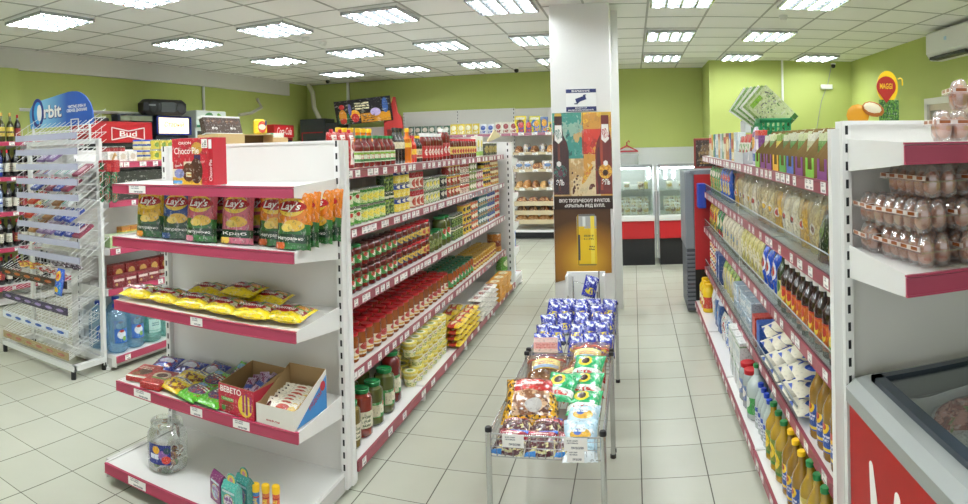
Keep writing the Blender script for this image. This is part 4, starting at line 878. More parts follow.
# shelf 2: pasta in clear bags
def pasta_bag(nm, col, col2, w=.17, h=.24, d=.085, seed=1, sticker='#c0302a', style='n'):
    mt = P('pasta_'+nm, col, [('n', 14 if style == 'n' else 26, .52, col2), ('e', .5, .5, .2, .12, '#efece4'), ('e', .5, .5, .14, .08, sticker)], .25, .7)
    def f():
        e = empty('pasta_bag'); pillow(w, h*.86, d, seed, 12, 14, .85, wr=.25).build('pasta_fill', [mt], e, smooth=60)
        pillow(w*1.04, h*1.12, d*1.08, seed+3, 12, 16, .85, wr=.3).build('clear_wrapper', [clear('wrap_film', '#fbfaf6', .2, .16, .06, '#efece4', graze=.22)], e, smooth=60); return e
    return K(f, 'pasta bag')
PB = [('white', pasta_bag('white', '#f3eedc', '#e4dabb', seed=1, sticker='#b5302a')), ('golden', pasta_bag('gold', '#e0b64a', '#c49a38', seed=2, sticker='#c0302a')), ('cream', pasta_bag('cream', '#e8dcae', '#cdb97e', seed=5, sticker='#e0b42c')), ('pale shell', pasta_bag('shell', '#d2c392', '#a8956a', seed=8, sticker='#8f2a24'))]
pi_ = [1, 3, 1, 0, 0, 1, 2, 2, 3, 0, 2, 0, 3, 1]
cnt = {}
for i, q in enumerate(pi_):
    n_, k_ = PB[q]; y = 2.42+.165*i
    for r_ in range(2):
        k_.put((xr+.05+.11*r_, y+rnd.uniform(-.01, .01), ZR[1]), (0, 0, R(-90+rnd.uniform(-8, 8))), 'clear bag of %s pasta, %s from the near end%s' % (n_, ORD[i], ', behind' if r_ else ''), 'pasta bags on the second shelf')
spg = P('spaghetti_wrap', '#c9a84a', [('t', .0, 1, .0, .55, 1, '#e6cf7a'), ('b', .55, .75, '#26331f'), ('b', .78, .82, '#b5302a'), ('b', 0, .1, '#4a2a5a')], .2, .6)
SPG = K(box_fn(.055, .035, .27, spg, 'spaghetti_packet', .008), 'spaghetti packet')
for i in range(4): SPG.put((xr+.0+.03*(i % 2), 2.16+.05*i, ZR[1]), (R(-6), R(-5+2*i), R(-90)), 'upright spaghetti packet, %s from the white upright' % ORD[i], 'spaghetti packets')
DKG = K(bag_fn(.12, .2, .05, P('pasta_dark', '#26381c', [('e', .5, .6, .3, .2, '#5f7a3a'), ('b', .0, .15, '#5a2f6a')], .25, .6), 6), 'pasta packet')
DKG.put((xr-.0, 2.39, ZR[1]), (R(-8), 0, R(-96)), 'dark green pasta packet leaning beside the spaghetti')
BLP = K(bag_fn(.13, .25, .06, P('pasta_blue', '#2a58b8', [('r', .2, .8, .25, .6, '#dfe4ea'), ('e', .5, .72, .3, .12, '#c0302a'), ('g', .2, .8, .25, .6, 6, '#d9b85a', .5)], .25, .6), 9), 'pasta packet')
row(BLP, -1, xr+.02, 4.78, 5.3, ZR[1], 'blue and white pasta packet on the second shelf', G+'blue pasta packets', n=4)
GRP = K(bag_fn(.13, .24, .06, P('pasta_green', '#3f8a4a', [('r', .2, .8, .2, .6, '#d9c87a'), ('e', .5, .74, .3, .12, '#e9e6d4'), ('g', .2, .8, .2, .6, 6, '#b89a4a', .5)], .25, .6), 11), 'pasta packet')
row(GRP, -1, xr+.02, 5.34, 6.0, ZR[1], 'green pasta packet at the far end of the second shelf', G+'green pasta packets', n=5)

# shelf 3: juice bottles, blue bags, rice
BRN = M('kvass_brown', '#2a1410', .08, coat=.8)
L_juice = lab('label_juice', '#c8661a', ('e', .5, .34, .3, .1, '#f0d22a'), ('e', .35, .24, .18, .06, '#4f8f34'), ('b', .15, .19, '#b5302a'), ('b', .5, .54, '#b5302a'), ('e', .66, .4, .16, .07, '#c0302a'))
JB = K(bottle_fn(.088, .255, BRN, L_juice, WHTC, .62, .42, .09, 'juice_bottle', .12, .52), 'juice bottle')
row(JB, -1, xr, 2.14, 2.98, ZR[2], 'dark brown juice bottle with orange label', G+'juice bottles', n=9, deep=2, dx=.095, jit=.3)
row(K(bottle_fn(.075, .27, M('oil_green', '#2c3a1c', .1, coat=.7), lab('label_oilgreen', '#d9d28a', ('e', .5, .4, .3, .12, '#3f6a2c')), RED, .6, .32, .08, 'vinegar_bottle', .15, .5), 'bottle'), -1, xr, 3.0, 3.1, ZR[2], 'single dark green bottle with pale yellow label beside the juice', None, n=1)
row(K(bag_fn(.13, .25, .09, P('bluebag', '#1f4fc0', [('e', .5, .6, .34, .2, '#e6eaf2'), ('e', .5, .6, .24, .12, '#c0302a'), ('b', 0, .14, '#e6eaf2')], .22, .6), 4), 'packet'), -1, xr+.01, 3.12, 3.5, ZR[2], 'bright blue packet with white oval', G+'blue packets', n=3)
row(K(bag_fn(.13, .24, .08, P('ricebag', '#d6cc82', [('e', .5, .5, .3, .22, '#e9e4c0'), ('n', 8, .58, '#b8ac5a'), ('b', 0, .1, '#6f1c1c')], .22, .7), 13), 'rice packet'), -1, xr+.01, 3.53, 4.2, ZR[2], 'yellowish rice packet', G+'yellow rice packets', n=5, deep=2, dx=.1)
row(K(bag_fn(.13, .23, .08, P('ricebag2', '#ded6bc', [('e', .5, .5, .3, .2, '#c9bf98'), ('r', .3, .7, .45, .6, '#6f8fb0')], .22, .7), 15), 'rice packet'), -1, xr+.01, 4.23, 5.1, ZR[2], 'cream rice packet with small blue mark', G+'cream rice packets', n=6, deep=2, dx=.1)
row(K(bag_fn(.13, .23, .07, P('greenred', '#2f7a44', [('e', .5, .6, .32, .2, '#e0d8b0'), ('b', 0, .3, '#b5302a')], .22, .6), 17), 'packet'), -1, xr+.01, 5.13, 5.45, ZR[2], 'green and red packet on the rice shelf', G+'green red packets', n=2)
row(K(bag_fn(.13, .23, .07, P('yelred', '#d8b43a', [('e', .5, .6, .32, .2, '#b5302a'), ('g', .1, .9, 0, .4, 5, '#3f7a3a', .5)], .22, .6), 19), 'packet'), -1, xr+.01, 5.48, 6.02, ZR[2], 'yellow and red packet beyond the rice', G+'yellow red packets', n=4)

# shelf 4: oil, flour, sugar, boxes
OIL = clear('oil_bottle', '#d9b25a', .5, .06, .32, '#a8802a'); OILB = M('sunflower_oil', '#b8902c', .08, coat=.8); 
L_oil = lab('label_oil', '#1f4a9a', ('e', .5, .45, .34, .1, '#f0c42a'), ('e', .5, .45, .2, .05, '#b5402c'), ('t', .15, .85, .26, .36, 2, '#e9e6f0'), ('b', .14, .18, '#e8c43a'))
OB = K(bottle_fn(.085, .3, M('oil_amber', '#8f6a1f', .06, coat=.9), L_oil, YELC, .62, .3, .07, 'oil_bottle', .12, .48), 'oil bottle')
row(OB, -1, xr, 2.13, 2.52, ZR[3], 'amber oil bottle with blue label on the flour shelf', G+'amber oil bottles', n=4, deep=2, dx=.095)
flour = P('flour_bag', '#e4ddc8', [('s', 2.4, .47, '#2a4fae'), ('s', 3.4, .62, '#e4ddc8'), ('t', .25, .65, .5, .7, 2, '#dfe2ea')], .6, .0, 'xy', fine=.15)
def flourf():
    m = MB(); o = pillow(.19, .27, .085, 21, 12, 14, 0, wr=.12).build('flour_bag', [flour], smooth=60)
    o.data.transform(Matrix.Translation((0, -.135, .045)) @ Matrix.Rotation(R(-90), 4, 'X')); return o
FL = K(flourf, 'flour bag')
for k in range(4):
    for t in range(4):
        if k == 3 and t > 2: continue
        FL.put((xr+.07, 2.66+.2*k+.012*(t % 2), ZR[3]+.077*t), (0, R(-6 if t == 3 else 0), R(-90+rnd.uniform(-4, 4))), 'blue and white flour bag, %s stack from the oil, %s' % (ORD[k], ('bottom', 'second from bottom', 'third from bottom', 'top')[t]), 'stacked flour bags')
row(K(box_fn(.11, .14, .17, P('bluebox', '#2a58b0', [('r', .15, .85, .3, .6, '#3f70c4')], .4), 'food_carton'), 'carton'), -1, xr+.03, 3.48, 3.6, ZR[3], 'plain blue carton beside the flour bags', None, n=1)
row(K(box_fn(.11, .14, .17, P('redbox', '#c8402f', [('r', .15, .85, .3, .6, '#d86a50')], .4), 'food_carton'), 'carton'), -1, xr+.03, 3.62, 3.75, ZR[3], 'orange red carton beside the blue carton', None, n=1)
sug = P('sugar_block', '#b8cbdc', [('r', .06, .94, .06, .94, '#a4bdd2'), ('t', .15, .85, .3, .7, 3, '#f0f3f6'), ('g', 0, 1, 0, 1, 5, '#dfe8f0', .55)], .2, .6)
row(K(box_fn(.15, .16, .105, sug, 'sugar_pack', .006), 'sugar pack'), -1, xr+.04, 3.8, 4.45, ZR[3], 'film wrapped pale blue sugar pack', G+'sugar packs', n=4, tiers=2, th=.107, deep=2, dx=.17)
row(K(bag_fn(.12, .22, .07, P('yelwhite', '#dcd08a', [('e', .5, .5, .32, .3, '#c4c0b0'), ('b', .8, 1, '#8fae5a')], .25, .6), 23), 'packet'), -1, xr+.02, 4.5, 5.2, ZR[3], 'pale yellow packet on the sugar shelf', G+'pale yellow packets', n=5)
row(K(box_fn(.12, .12, .12, P('tea_bluewht', '#3a5a9a', [('r', .2, .8, .3, .7, '#e0e0e0')], .4), 'tea_carton'), 'carton'), -1, xr+.03, 5.25, 5.5, ZR[3], 'blue and white carton on the sugar shelf', G+'blue white cartons', n=2, tiers=2, th=.122)
row(K(can_fn(.11, .1, lab('label_soupcup', '#efe9e2', ('b', .5, .72, '#c0302a'), ('e', .5, .3, .3, .14, '#e8b43a'))), 'cup'), -1, xr+.03, 5.55, 6.03, ZR[3], 'white and red soup cup', G+'soup cups', n=4, tiers=3, th=.102)

# lowest shelf: oil, vinegar, detergent
xw = .65; zb = ZR[4]
WTR = M('clear_liquid', '#b9c4c0', .06, coat=.9)
OB2 = K(bottle_fn(.085, .27, M('oil_yellow', '#b08c22', .06, coat=.9), lab('label_sun', '#7a8a2c', ('e', .5, .36, .36, .14, '#f2cc2a'), ('e', .5, .36, .14, .05, '#6a3a1c'), ('b', .13, .18, '#3f7a2c')), GRNC, .6, .34, .07, 'oil_bottle', .12, .55), 'oil bottle')
OB3 = K(bottle_fn(.085, .28, M('oil_amber', '#8f6a1f', .06, coat=.9), L_oil, YELC, .6, .34, .07, 'oil_bottle', .12, .5), 'oil bottle')
OB4 = K(bottle_fn(.09, .29, M('oil_gold', '#a8862c', .06, coat=.9), lab('label_gold', '#c9b45a', ('e', .5, .36, .36, .14, '#efe6c0')), GRNC, .6, .34, .07, 'oil_bottle', .12, .55), 'oil bottle')
row(OB4, -1, xw, 2.12, 2.42, zb, 'golden oil bottle with green cap', G+'golden oil bottles', n=3, deep=3, dx=.095)
row(OB3, -1, xw, 2.43, 2.72, zb, 'amber oil bottle with yellow cap', G+'yellow cap oil bottles', n=3, deep=3, dx=.095)
row(OB2, -1, xw, 2.73, 3.05, zb, 'yellow oil bottle with sunflower label and green cap', G+'sunflower oil bottles', n=3, deep=3, dx=.095)
row(K(bottle_fn(.07, .24, WTR, lab('label_vinegar', '#dfe4ea', ('b', .4, .5, '#2a4fae'), ('t', .2, .8, .2, .38, 3, '#4a5a8a')), BLUC, .62, .36, .09, 'vinegar_bottle'), 'vinegar bottle'), -1, xw, 3.07, 3.36, zb, 'clear vinegar bottle with blue cap', G+'vinegar bottles', n=4, deep=2, dx=.08)
row(K(bottle_fn(.12, .3, WTR, lab('label_greenwater', '#3f9a4a', ('e', .5, .34, .3, .12, '#e9efe6')), GRNC, .58, .26, .07, 'water_bottle', .12, .42), 'bottle'), -1, xw, 3.38, 3.52, zb, 'large clear bottle with green cap and green label', None, n=1)
row(K(jar_fn(.105, .22, M('jar_clearish', '#a9b3b4', .08, coat=.8), lab('label_redlid', '#6a7fae', ('e', .5, .42, .3, .12, '#e9e4e0')), RED, .8, .03), 'jar'), -1, xw, 3.54, 3.78, zb, 'squat jar with wide red lid', G+'wide red lid jars', n=2, deep=2, dx=.12)
row(K(box_fn(.13, .15, .15, P('white_milk', '#dfe2e0', [('r', .15, .85, .3, .6, '#c3cdd0'), ('b', .8, .86, '#8fb08a')], .4), 'milk_carton'), 'carton'), -1, xw+.04, 3.8, 4.25, zb, 'plain white carton, lowest shelf', G+'white cartons', n=3, tiers=2, th=.152, deep=2, dx=.16)
row(K(bag_fn(.14, .22, .08, P('white_blue', '#dfe6ee', [('g', .1, .9, .1, .9, 4, '#3f70c4', .56), ('g', .1, .9, .4, .9, 5, '#5aa08a', .62)], .25, .6), 27), 'napkin pack'), -1, xw+.04, 4.28, 4.75, zb, 'white and blue napkin pack', G+'napkin packs', n=3, deep=2, dx=.11)
row(K(bag_fn(.14, .2, .07, P('white_rg', '#e6e6e4', [('g', .1, .9, .3, .9, 5, '#b5302a', .58), ('g', .1, .9, .3, .9, 6, '#3f8a4a', .6)], .25, .6), 28), 'napkin pack'), -1, xw+.04, 4.77, 4.95, zb, 'white napkin pack with red and green print', None, n=1)
row(K(bag_fn(.16, .26, .09, P('bluesack', '#2f5590', [('e', .5, .45, .34, .26, '#6a8fc0'), ('e', .4, .5, .14, .12, '#c98a4a'), ('b', .84, 1, '#dfe4ea')], .3, .5), 29), 'pet food bag'), -1, xw+.04, 4.97, 5.35, zb, 'dark blue bag with pale top on the lowest shelf', G+'dark blue bags', n=2)
row(K(bag_fn(.15, .27, .08, P('whitesack', '#e0e0e2', [('g', .1, .9, .1, .6, 4, '#b9bcc4', .5)], .3, .5), 30), 'napkin pack'), -1, xw+.05, 5.37, 5.6, zb, 'white film bag next to the yellow canisters', None, n=1)
row(K(bottle_fn(.11, .25, M('canister_yel', '#e8c21e', .3, coat=.3), lab('label_canister', '#c8402f', ('e', .5, .4, .3, .14, '#f0e6c0')), YELC, .72, .5, .12, 'detergent_canister', .15, .55), 'canister'), -1, xw, 5.62, 6.02, zb, 'yellow detergent canister with yellow cap', G+'yellow canisters', n=3, deep=2, dx=.12)

# ------------------------------------------------------------ egg packs
EGGM = M('egg_brown', '#c8845c', .45, sss=0); EGGL = M('egg_pale', '#cf9f80', .45)
PACKM = clear('egg_pack_plastic', '#faf8f8', .5, .12, .13, '#efe6e6'); TAGO = M('egg_label', '#9a5424', .4)
def egg(): 
    m = MB(); pr = []
    for i in range(9):
        a = -math.pi/2+math.pi*i/8; z = math.sin(a); r = math.cos(a)*(1-.16*z)
        pr.append((max(.0004, .0238*r), .034+.034*z))
    return m.lathe(pr, 14).build('egg', [EGGM])
EG = K(egg, 'egg')
def eggpack():
    e = empty('egg_pack'); nx, ny, s = 5, 2, .0545; w, d = nx*s+.012, ny*s+.012
    m = MB()
    m.box(-w/2-.008, w/2+.008, -d/2-.008, d/2+.008, .046, .050)
    for i in range(nx):
        for j in range(ny):
            x, y = (i-(nx-1)/2)*s, (j-(ny-1)/2)*s
            m.lathe([(.018, 0), (.0255, .018), (.027, .047)], 8, 0, x, y, cap=False)
    m.build('pack_base', [PACKM], e)
    m = MB()
    for i in range(nx):
        for j in range(ny):
            x, y = (i-(nx-1)/2)*s, (j-(ny-1)/2)*s
            m.lathe([(.027, .05), (.0255, .064), (.016, .088), (.007, .094), (.001, .094)], 8, 0, x, y, cap=False)
    m.build('pack_lid', [PACKM], e)
    MB().box(-w/2, w/2, -d/2-.0085, -d/2-.006, .051, .064).build('label_strip', [P('egg_strip', '#d8ccc8', [('r', .03+.2*k, .15+.2*k, .15, .9, '#9a5424') for k in range(5)], .3, fine=0)], e, smooth=0)
    MB().box(-w/2-.0085, -w/2-.006, -d/2, d/2, .051, .064).build('side_label', [P('egg_strip_side', '#d8ccc8', [('r', .08, .4, .15, .9, '#9a5424'), ('r', .58, .92, .15, .9, '#9a5424')], .3, axis='yz', fine=0)], e, smooth=0)
    return e
EP = K(eggpack, 'egg pack')
def eggs(x, y, z, rz, l, fill=10):
    EP.put((x, y, z), (0, 0, rz), 'clear plastic pack of brown eggs, '+l, 'egg packs')
    ca, sa = math.cos(rz), math.sin(rz)
    for k in range(fill):
        i, j = k % 5, k//5; lx, ly = (i-2)*.0545, (j-.5)*.0545
        EG.put((x+ca*lx-sa*ly, y+sa*lx+ca*ly, z+.008), (0, 0, rnd.uniform(0, 6)), 'brown egg in the clear pack %s' % l, 'eggs in the pack '+l)
zl, zu = 1.298, 1.655
q = R(-84)
T = .098
for t_, w_ in enumerate(('bottom tier', 'middle tier', 'top tier')):
    eggs((.815, .80, .845)[t_], (1.74, 1.745, 1.75)[t_], zl+T*t_, q+R((0, 4, -2)[t_]), 'at the near corner of the lower shelf, '+w_)
    eggs((.945, .935, .975)[t_], 1.74, zl+T*t_, q+R((2, 0, 3)[t_]), 'second from the corner, '+w_)
    eggs((1.08, 1.075, 1.105)[t_], 1.74, zl+T*t_, q, 'third from the corner, '+w_, 5)
for t_, w_ in enumerate(('bottom tier', 'upper tier')): eggs(.87, 1.96, zl+T*t_, 0, 'at the back by the slotted post, '+w_, 10)
eggs(1.02, 1.72, zu, R(-12), 'on the upper egg shelf, lower tier'); eggs(1.09, 1.73, zu+T, R(-16), 'on the upper egg shelf, upper tier')

# ------------------------------------------------------------ freezer
fz = tag(empty('chest_freezer', (.69, 2.0, 0)), 'red chest freezer with grey rim and glass lid below the egg shelves', 'freezer')
fl, fw, fh = 1.55, .98, .80
FRED = M('freezer_red', '#a30f0e', .45, spec=.25); FGR = M('freezer_grey', '#979b98', .45); FDK = M('freezer_frame', '#2b3640', .3); FIN = M('freezer_inner', '#bcc0c2', .5)
m = MB(); t = .05
m.box(0, t, -fl, 0, .08, fh).box(fw-t, fw, -fl, 0, .08, fh).box(t, fw-t, -fl, -fl+t, .08, fh).box(t, fw-t, -t, 0, .08, fh).box(t, fw-t, -fl+t, -t, .08, .12)
m.build('cabinet', [FRED], fz, smooth=0)
m = MB()
for a in ((.052, .056, -fl+.055, -.055), (fw-.056, fw-.052, -fl+.055, -.055)): m.box(*a, .15, .85)
for a in ((.056, fw-.056, -fl+.052, -fl+.056), (.056, fw-.056, -.056, -.052)): m.box(*a, .15, .85)
m.box(.056, fw-.056, -fl+.056, -.056, .55, .556)
m.build('liner', [FIN], fz, smooth=0)
m = MB(); pr = [(-.012, fh-.005), (-.012, fh+.04), (.02, fh+.065), (.075, fh+.07), (.075, fh-.005)]
m.prism(pr, 'y', -fl-.01, .0); m.prism([(fw-x, z) for x, z in pr][::-1], 'y', -fl-.01, .0)
m.box(.07, fw-.07, -.07, 0, fh-.005, fh+.07).box(.07, fw-.07, -fl-.01, -fl+.07, fh-.005, fh+.07)
m.build('rim', [FGR], fz, smooth=0)
m = MB(); a, b, c_, d_ = .06, fw-.06, -fl+.05, -.05
for q_ in ((a, a+.035, c_, d_), (b-.035, b, c_, d_), (a, b, d_-.035, d_), (a, b, c_, c_+.035)): m.box(*q_, fh+.068, fh+.088)
lid = m.build('lid_frame', [FDK], fz, smooth=0)
MB().box(a+.03, b-.03, c_+.03, d_-.03, fh+.076, fh+.080).build('lid_glass', [clear('lid_glass', '#f2f5f6', .12, .03, graze=.16)], lid, smooth=0)
m = MB().box(.2, .205, -.62, -.57, fh+.088, fh+.098); 
# white shapes on the red side
def stroke(y0, z0, y1, z1, r0, r1):
    n = 10; L = []; dy, dz = y1-y0, z1-z0; q_ = math.hypot(dy, dz); ny, nz = -dz/q_, dy/q_
    for i in range(n+1): a_ = math.pi*i/n+math.pi/2; L.append((y1+r1*(math.cos(a_-math.pi/2)*dy/q_*1+math.sin(a_-math.pi/2)*ny)*1, z1+r1*(math.cos(a_-math.pi/2)*dz/q_+math.sin(a_-math.pi/2)*nz)))
    L = []
    for i in range(n+1): a_ = -math.pi/2+math.pi*i/n; L.append((y1+r1*(math.cos(a_)*dy/q_+math.sin(a_)*ny), z1+r1*(math.cos(a_)*dz/q_+math.sin(a_)*nz)))
    for i in range(n+1): a_ = math.pi/2+math.pi*i/n; L.append((y0+r0*(math.cos(a_)*dy/q_+math.sin(a_)*ny), z0+r0*(math.cos(a_)*dz/q_+math.sin(a_)*nz)))
    return L
m = MB(); m.prism(stroke(-.25, .40, -.195, .665, .05, .016), 'x', -.0012, -.0002).prism(stroke(-.36, .37, -.395, .665, .055, .02), 'x', -.0012, -.0002).prism(stroke(-.52, .36, -.58, .6, .055, .02), 'x', -.0012, -.0002)
m.build('white_emblem', [WINK], fz, smooth=0)
meat = P('meat_pack', '#b9b2ac', [('e', .5, .62, .42, .3, '#8f3a2a'), ('g', .1, .9, .35, .9, 5, '#c98a78', .52), ('g', .05, .95, .3, .95, 4, '#6f8a2c', .6), ('b', 0, .28, '#c4bfba')], .25, .5, 'xy')
KF = K(flat_fn(.3, .36, .07, meat, 12, 'frozen_meat_packet', wr=.3), 'frozen packet')
for i, (x, y, z, r_) in enumerate(((.99, 1.68, .745, -30), (1.3, 1.05, .57, -20), (.93, 1.05, .57, 30), (1.4, 1.62, .59, -8), (.99, 1.68, .64, 10))): KF.put((x, y, z), (R(8), R(-10), R(r_)), 'green and red frozen meat packet in the freezer, ' + ('lying on top near the corner', 'in the middle', 'near the red side', 'by the far back corner', 'under the topmost one')[i])
m = MB(); n = 24; vs = []
for j in range(n+1):
    for i in range(5):
        x = .76+.86*j/n; vs.append((x, 1.88-.018*i*i/4+.03*noise.noise(Vector((x*6, i*.8, 2))), min(.862, .56+.072*i+(.03*noise.noise(Vector((x*5, 3, 1))) if i == 4 else 0))))
for j in range(n):
    for i in range(4): a_ = j*5+i; m.f.append((a_, a_+5, a_+6, a_+1)); m.m.append(0)
m.v = vs
bagl = m.build('plastic_sheet', [M('frosty_film', '#c9ccca', .3, coat=.5)], smooth=80); sm = bagl.modifiers.new('thick', 'SOLIDIFY'); sm.thickness = .004
tag(bagl, 'crumpled grey film hanging along the back wall inside the freezer', 'plastic sheet')
# shelf topper sign with drop and food panel
sg = tag(empty('promo_topper', (1.10, 2.7, 1.715)), 'yellow and red drop shaped seasoning sign with food panel on top of the pasta shelving', 'sign')
MB().box(-.0, .095, .0, .012, 0, .125).build('greens_panel', [P('greens_print', '#2c5a2a', [('n', 9, .5, '#5f8f34'), ('n', 14, .58, '#1c3a1c')], .4)], sg, smooth=0)
def ell(rx, rz, n=32): return [(rx*math.cos(R(360*k/n)), rz*math.sin(R(360*k/n))) for k in range(n)]
MB().prism(ell(.052, .073), 'y', .002, .01).build('yellow_disc', [M('sign_yellow', '#f0c818', .4)], sg, loc=(.041, 0, .185), smooth=0)
pts = [(.047*math.cos(R(-50+280*i/28)), .047*math.sin(R(-50+280*i/28))) for i in range(29)]+[(.0, -.075)]
MB().prism(pts, 'y', -.003, .002).build('red_drop', [M('sign_red', '#a8261c', .4)], sg, loc=(.033, 0, .185), smooth=0)
letter('lettering', 'MAGGI', YINK, sg, (.031, -.0045, .187), .062, .026, bold=.02)
MB().tube([(.095, .006, .222), (.108, .006, .226), (.116, .006, .22), (.117, .006, .192)], .0035, 8).build('hook', [M('sign_yellow', '#f0c818', .4)], sg)
MB().ball((0, 0, 0), .055, .012, .05).build('sauce_blob', [M('mustard_blob', '#d8961c', .4)], sg, loc=(-.105, .004, .055))
MB().ball((0, 0, 0), .056, .016, .034, seg=16).build('bread_roll', [M('bread_crust', '#b56a28', .5)], sg, loc=(-.035, -.006, .082), rot=(0, R(15), 0))
MB().ball((0, 0, 0), .045, .012, .024, seg=16).build('bread_crumb', [M('bread_crumb', '#efe4c8', .6)], sg, loc=(-.04, -.014, .086), rot=(0, R(15), 0))
MB().box(-.15, .09, .0, .014, -.012, .03).build('foot_strip', [M('mustard_blob', '#d8961c', .4)], sg, smooth=0)
# ------------------------------------------------------------ wire display tables in the aisle
def wire_table(label, x0, x1, y0, y1, z0, z1, loc=(0, 0, 0)):
    e = tag(empty('wire_display_table', ((x0+x1)/2, (y0+y1)/2, 0)), label, 'display table'); cx, cy = (x0+x1)/2, (y0+y1)/2
    x0, x1, y0, y1 = x0-cx, x1-cx, y0-cy, y1-cy
    for x, y in ((x0, y0), (x1, y0), (x0, y1), (x1, y1)):
        m = MB().lathe([(.012, .02), (.012, z1)], 12, 0, x, y)
        lg = m.build('leg', [CHROME], e)
        MB().lathe([(.0145, z1-.002), (.0145, z1+.01), (.011, z1+.016)], 12, 0, x, y).build('leg_cap', [BLACK], lg)
        MB().lathe([(.016, 0), (.016, .018), (.01, .022)], 12, 0, x, y).build('leg_foot', [BLACK], lg)
    m = MB(); r = .003
    for z in (z1-.012, z0): m.tube([(x0, y0, z), (x1, y0, z), (x1, y1, z), (x0, y1, z)], .004 if z > z0 else r, 6, 0, True)
    n = int((x1-x0)/.03)
    for i in range(n+1):
        x = x0+(x1-x0)*i/n
        m.tube([(x, y0, z1-.012), (x, y0, z0), (x, y1, z0), (x, y1, z1-.012)], .0016, 5)
    n = int((y1-y0)/.022)
    for i in range(n+1):
        y = y0+(y1-y0)*i/n
        for x in (x0, x1): m.tube([(x, y, z0), (x, y, z1-.012)], .0016, 5)
    for k in (.4, .7): 
        m.tube([(x0, y0, z0+(z1-z0)*k), (x1, y0, z0+(z1-z0)*k), (x1, y1, z0+(z1-z0)*k), (x0, y1, z0+(z1-z0)*k)], .0018, 5, 0, True)
    m.build('wire_basket', [CHROME], e)
    return e
WX0, WX1 = -.59, -.14
wt1 = wire_table('nearer chrome wire display table filled with biscuit bags and green packets', WX0, WX1, 2.44, 3.36, .445, .545)
for i, (x, w) in enumerate(((-.49, .085), (-.245, .09), (-.245, .065))):
    o = MB().box(-w/2, w/2, -.001, .001, 0, .05).build('price_card', [TAGM], smooth=0, loc=(x, 2.430-.003*i, (.49, .488, .445)[i]))
    tag(o, 'white price card on the near wire table, '+('at the corner away from the seeds', 'upper one of the pair', 'lower one of the pair')[i], 'price card')
wire_table('farther chrome wire display table filled with dark blue packets', WX0, WX1+.0, 3.42, 4.42, .445, .545)
# goods on the tables
zt = .452
cor = P('corn_snack', '#4a1420', [('g', .1, 1, .0, .55, 3.5, '#c9c08a', .53), ('b', .62, 1, '#8a1c30'), ('r', .0, .35, .0, .12, '#3a86d0'), ('r', .4, 1, .84, .97, '#3a6ad0'), ('t', .1, .7, .62, .8, 2, '#e9d8d0')], .2, .6, 'xy')
KC = K(flat_fn(.13, .135, .045, cor, 31, 'snack_packet'), 'snack packet')
for i in range(3):
    KC.put((-.515+.125*i, 2.515, zt+.0), (R(20), 0, R(rnd.uniform(-6, 6))), 'dark red snack packet, %s along the front edge of the near table' % ORD[i], 'dark red snack packets')
    KC.put((-.51+.125*i, 2.625, zt+.012), (R(10), 0, R(rnd.uniform(-6, 6))), 'dark red snack packet, %s in the second row of the near table' % ORD[i], 'dark red snack packets')
lbl = P('pale_blue_pack', '#b4d4e4', [('e', .5, .55, .3, .14, '#d8a83a'), ('e', .42, .6, .12, .08, '#4a6ab0'), ('b', 0, .2, '#e4eef2'), ('g', .1, .9, .6, 1, 5, '#dfe9ee', .5)], .25, .6, 'xy')
KLB = K(flat_fn(.14, .2, .05, lbl, 33, 'snack_packet'), 'snack packet')
KLB.put((-.235, 2.66, zt+.03), (R(14), 0, R(-3)), 'pale blue packet with orange oval below the green packets'); KLB.put((-.235, 2.53, zt+.01), (R(26), 0, R(3)), 'pale blue packet behind the price cards at the table front')
grn = P('green_seed_pack', '#27a866', [('e', .4, .62, .22, .2, '#e8d03a'), ('e', .4, .62, .13, .12, '#3a2018'), ('r', 0, 1, .14, .34, '#dfe8e2'), ('t', .2, .85, .15, .33, 1, '#c0302a'), ('g', .6, 1, .5, 1, 5, '#5fc890', .5)], .2, .7, 'xy')
KGP = K(flat_fn(.15, .17, .05, grn, 35, 'sunflower_seed_packet'), 'seed packet')
for i, (x, y, z, rx, rz) in enumerate(((-.235, 3.04, .12, 22, -8), (-.235, 2.9, .09, 18, -5), (-.235, 2.78, .055, 16, -3), (-.345, 2.85, .10, 24, -14))):
    KGP.put((x, y, zt+z), (R(rx), 0, R(rz)), 'green sunflower seed packet ' + ('farthest up the pile', 'second down the pile', 'lowest of the pile', 'lying across the middle of the table')[i], 'green seed packets')
MB_ = MB().box(-.045, .045, -.05, .05, 0, .05); tag(MB_.build('storage_box', [M('box_taupe', '#5f564c', .6)], loc=(-.345, 2.73, zt), smooth=0), 'small brown box under the middle green packet', 'box')
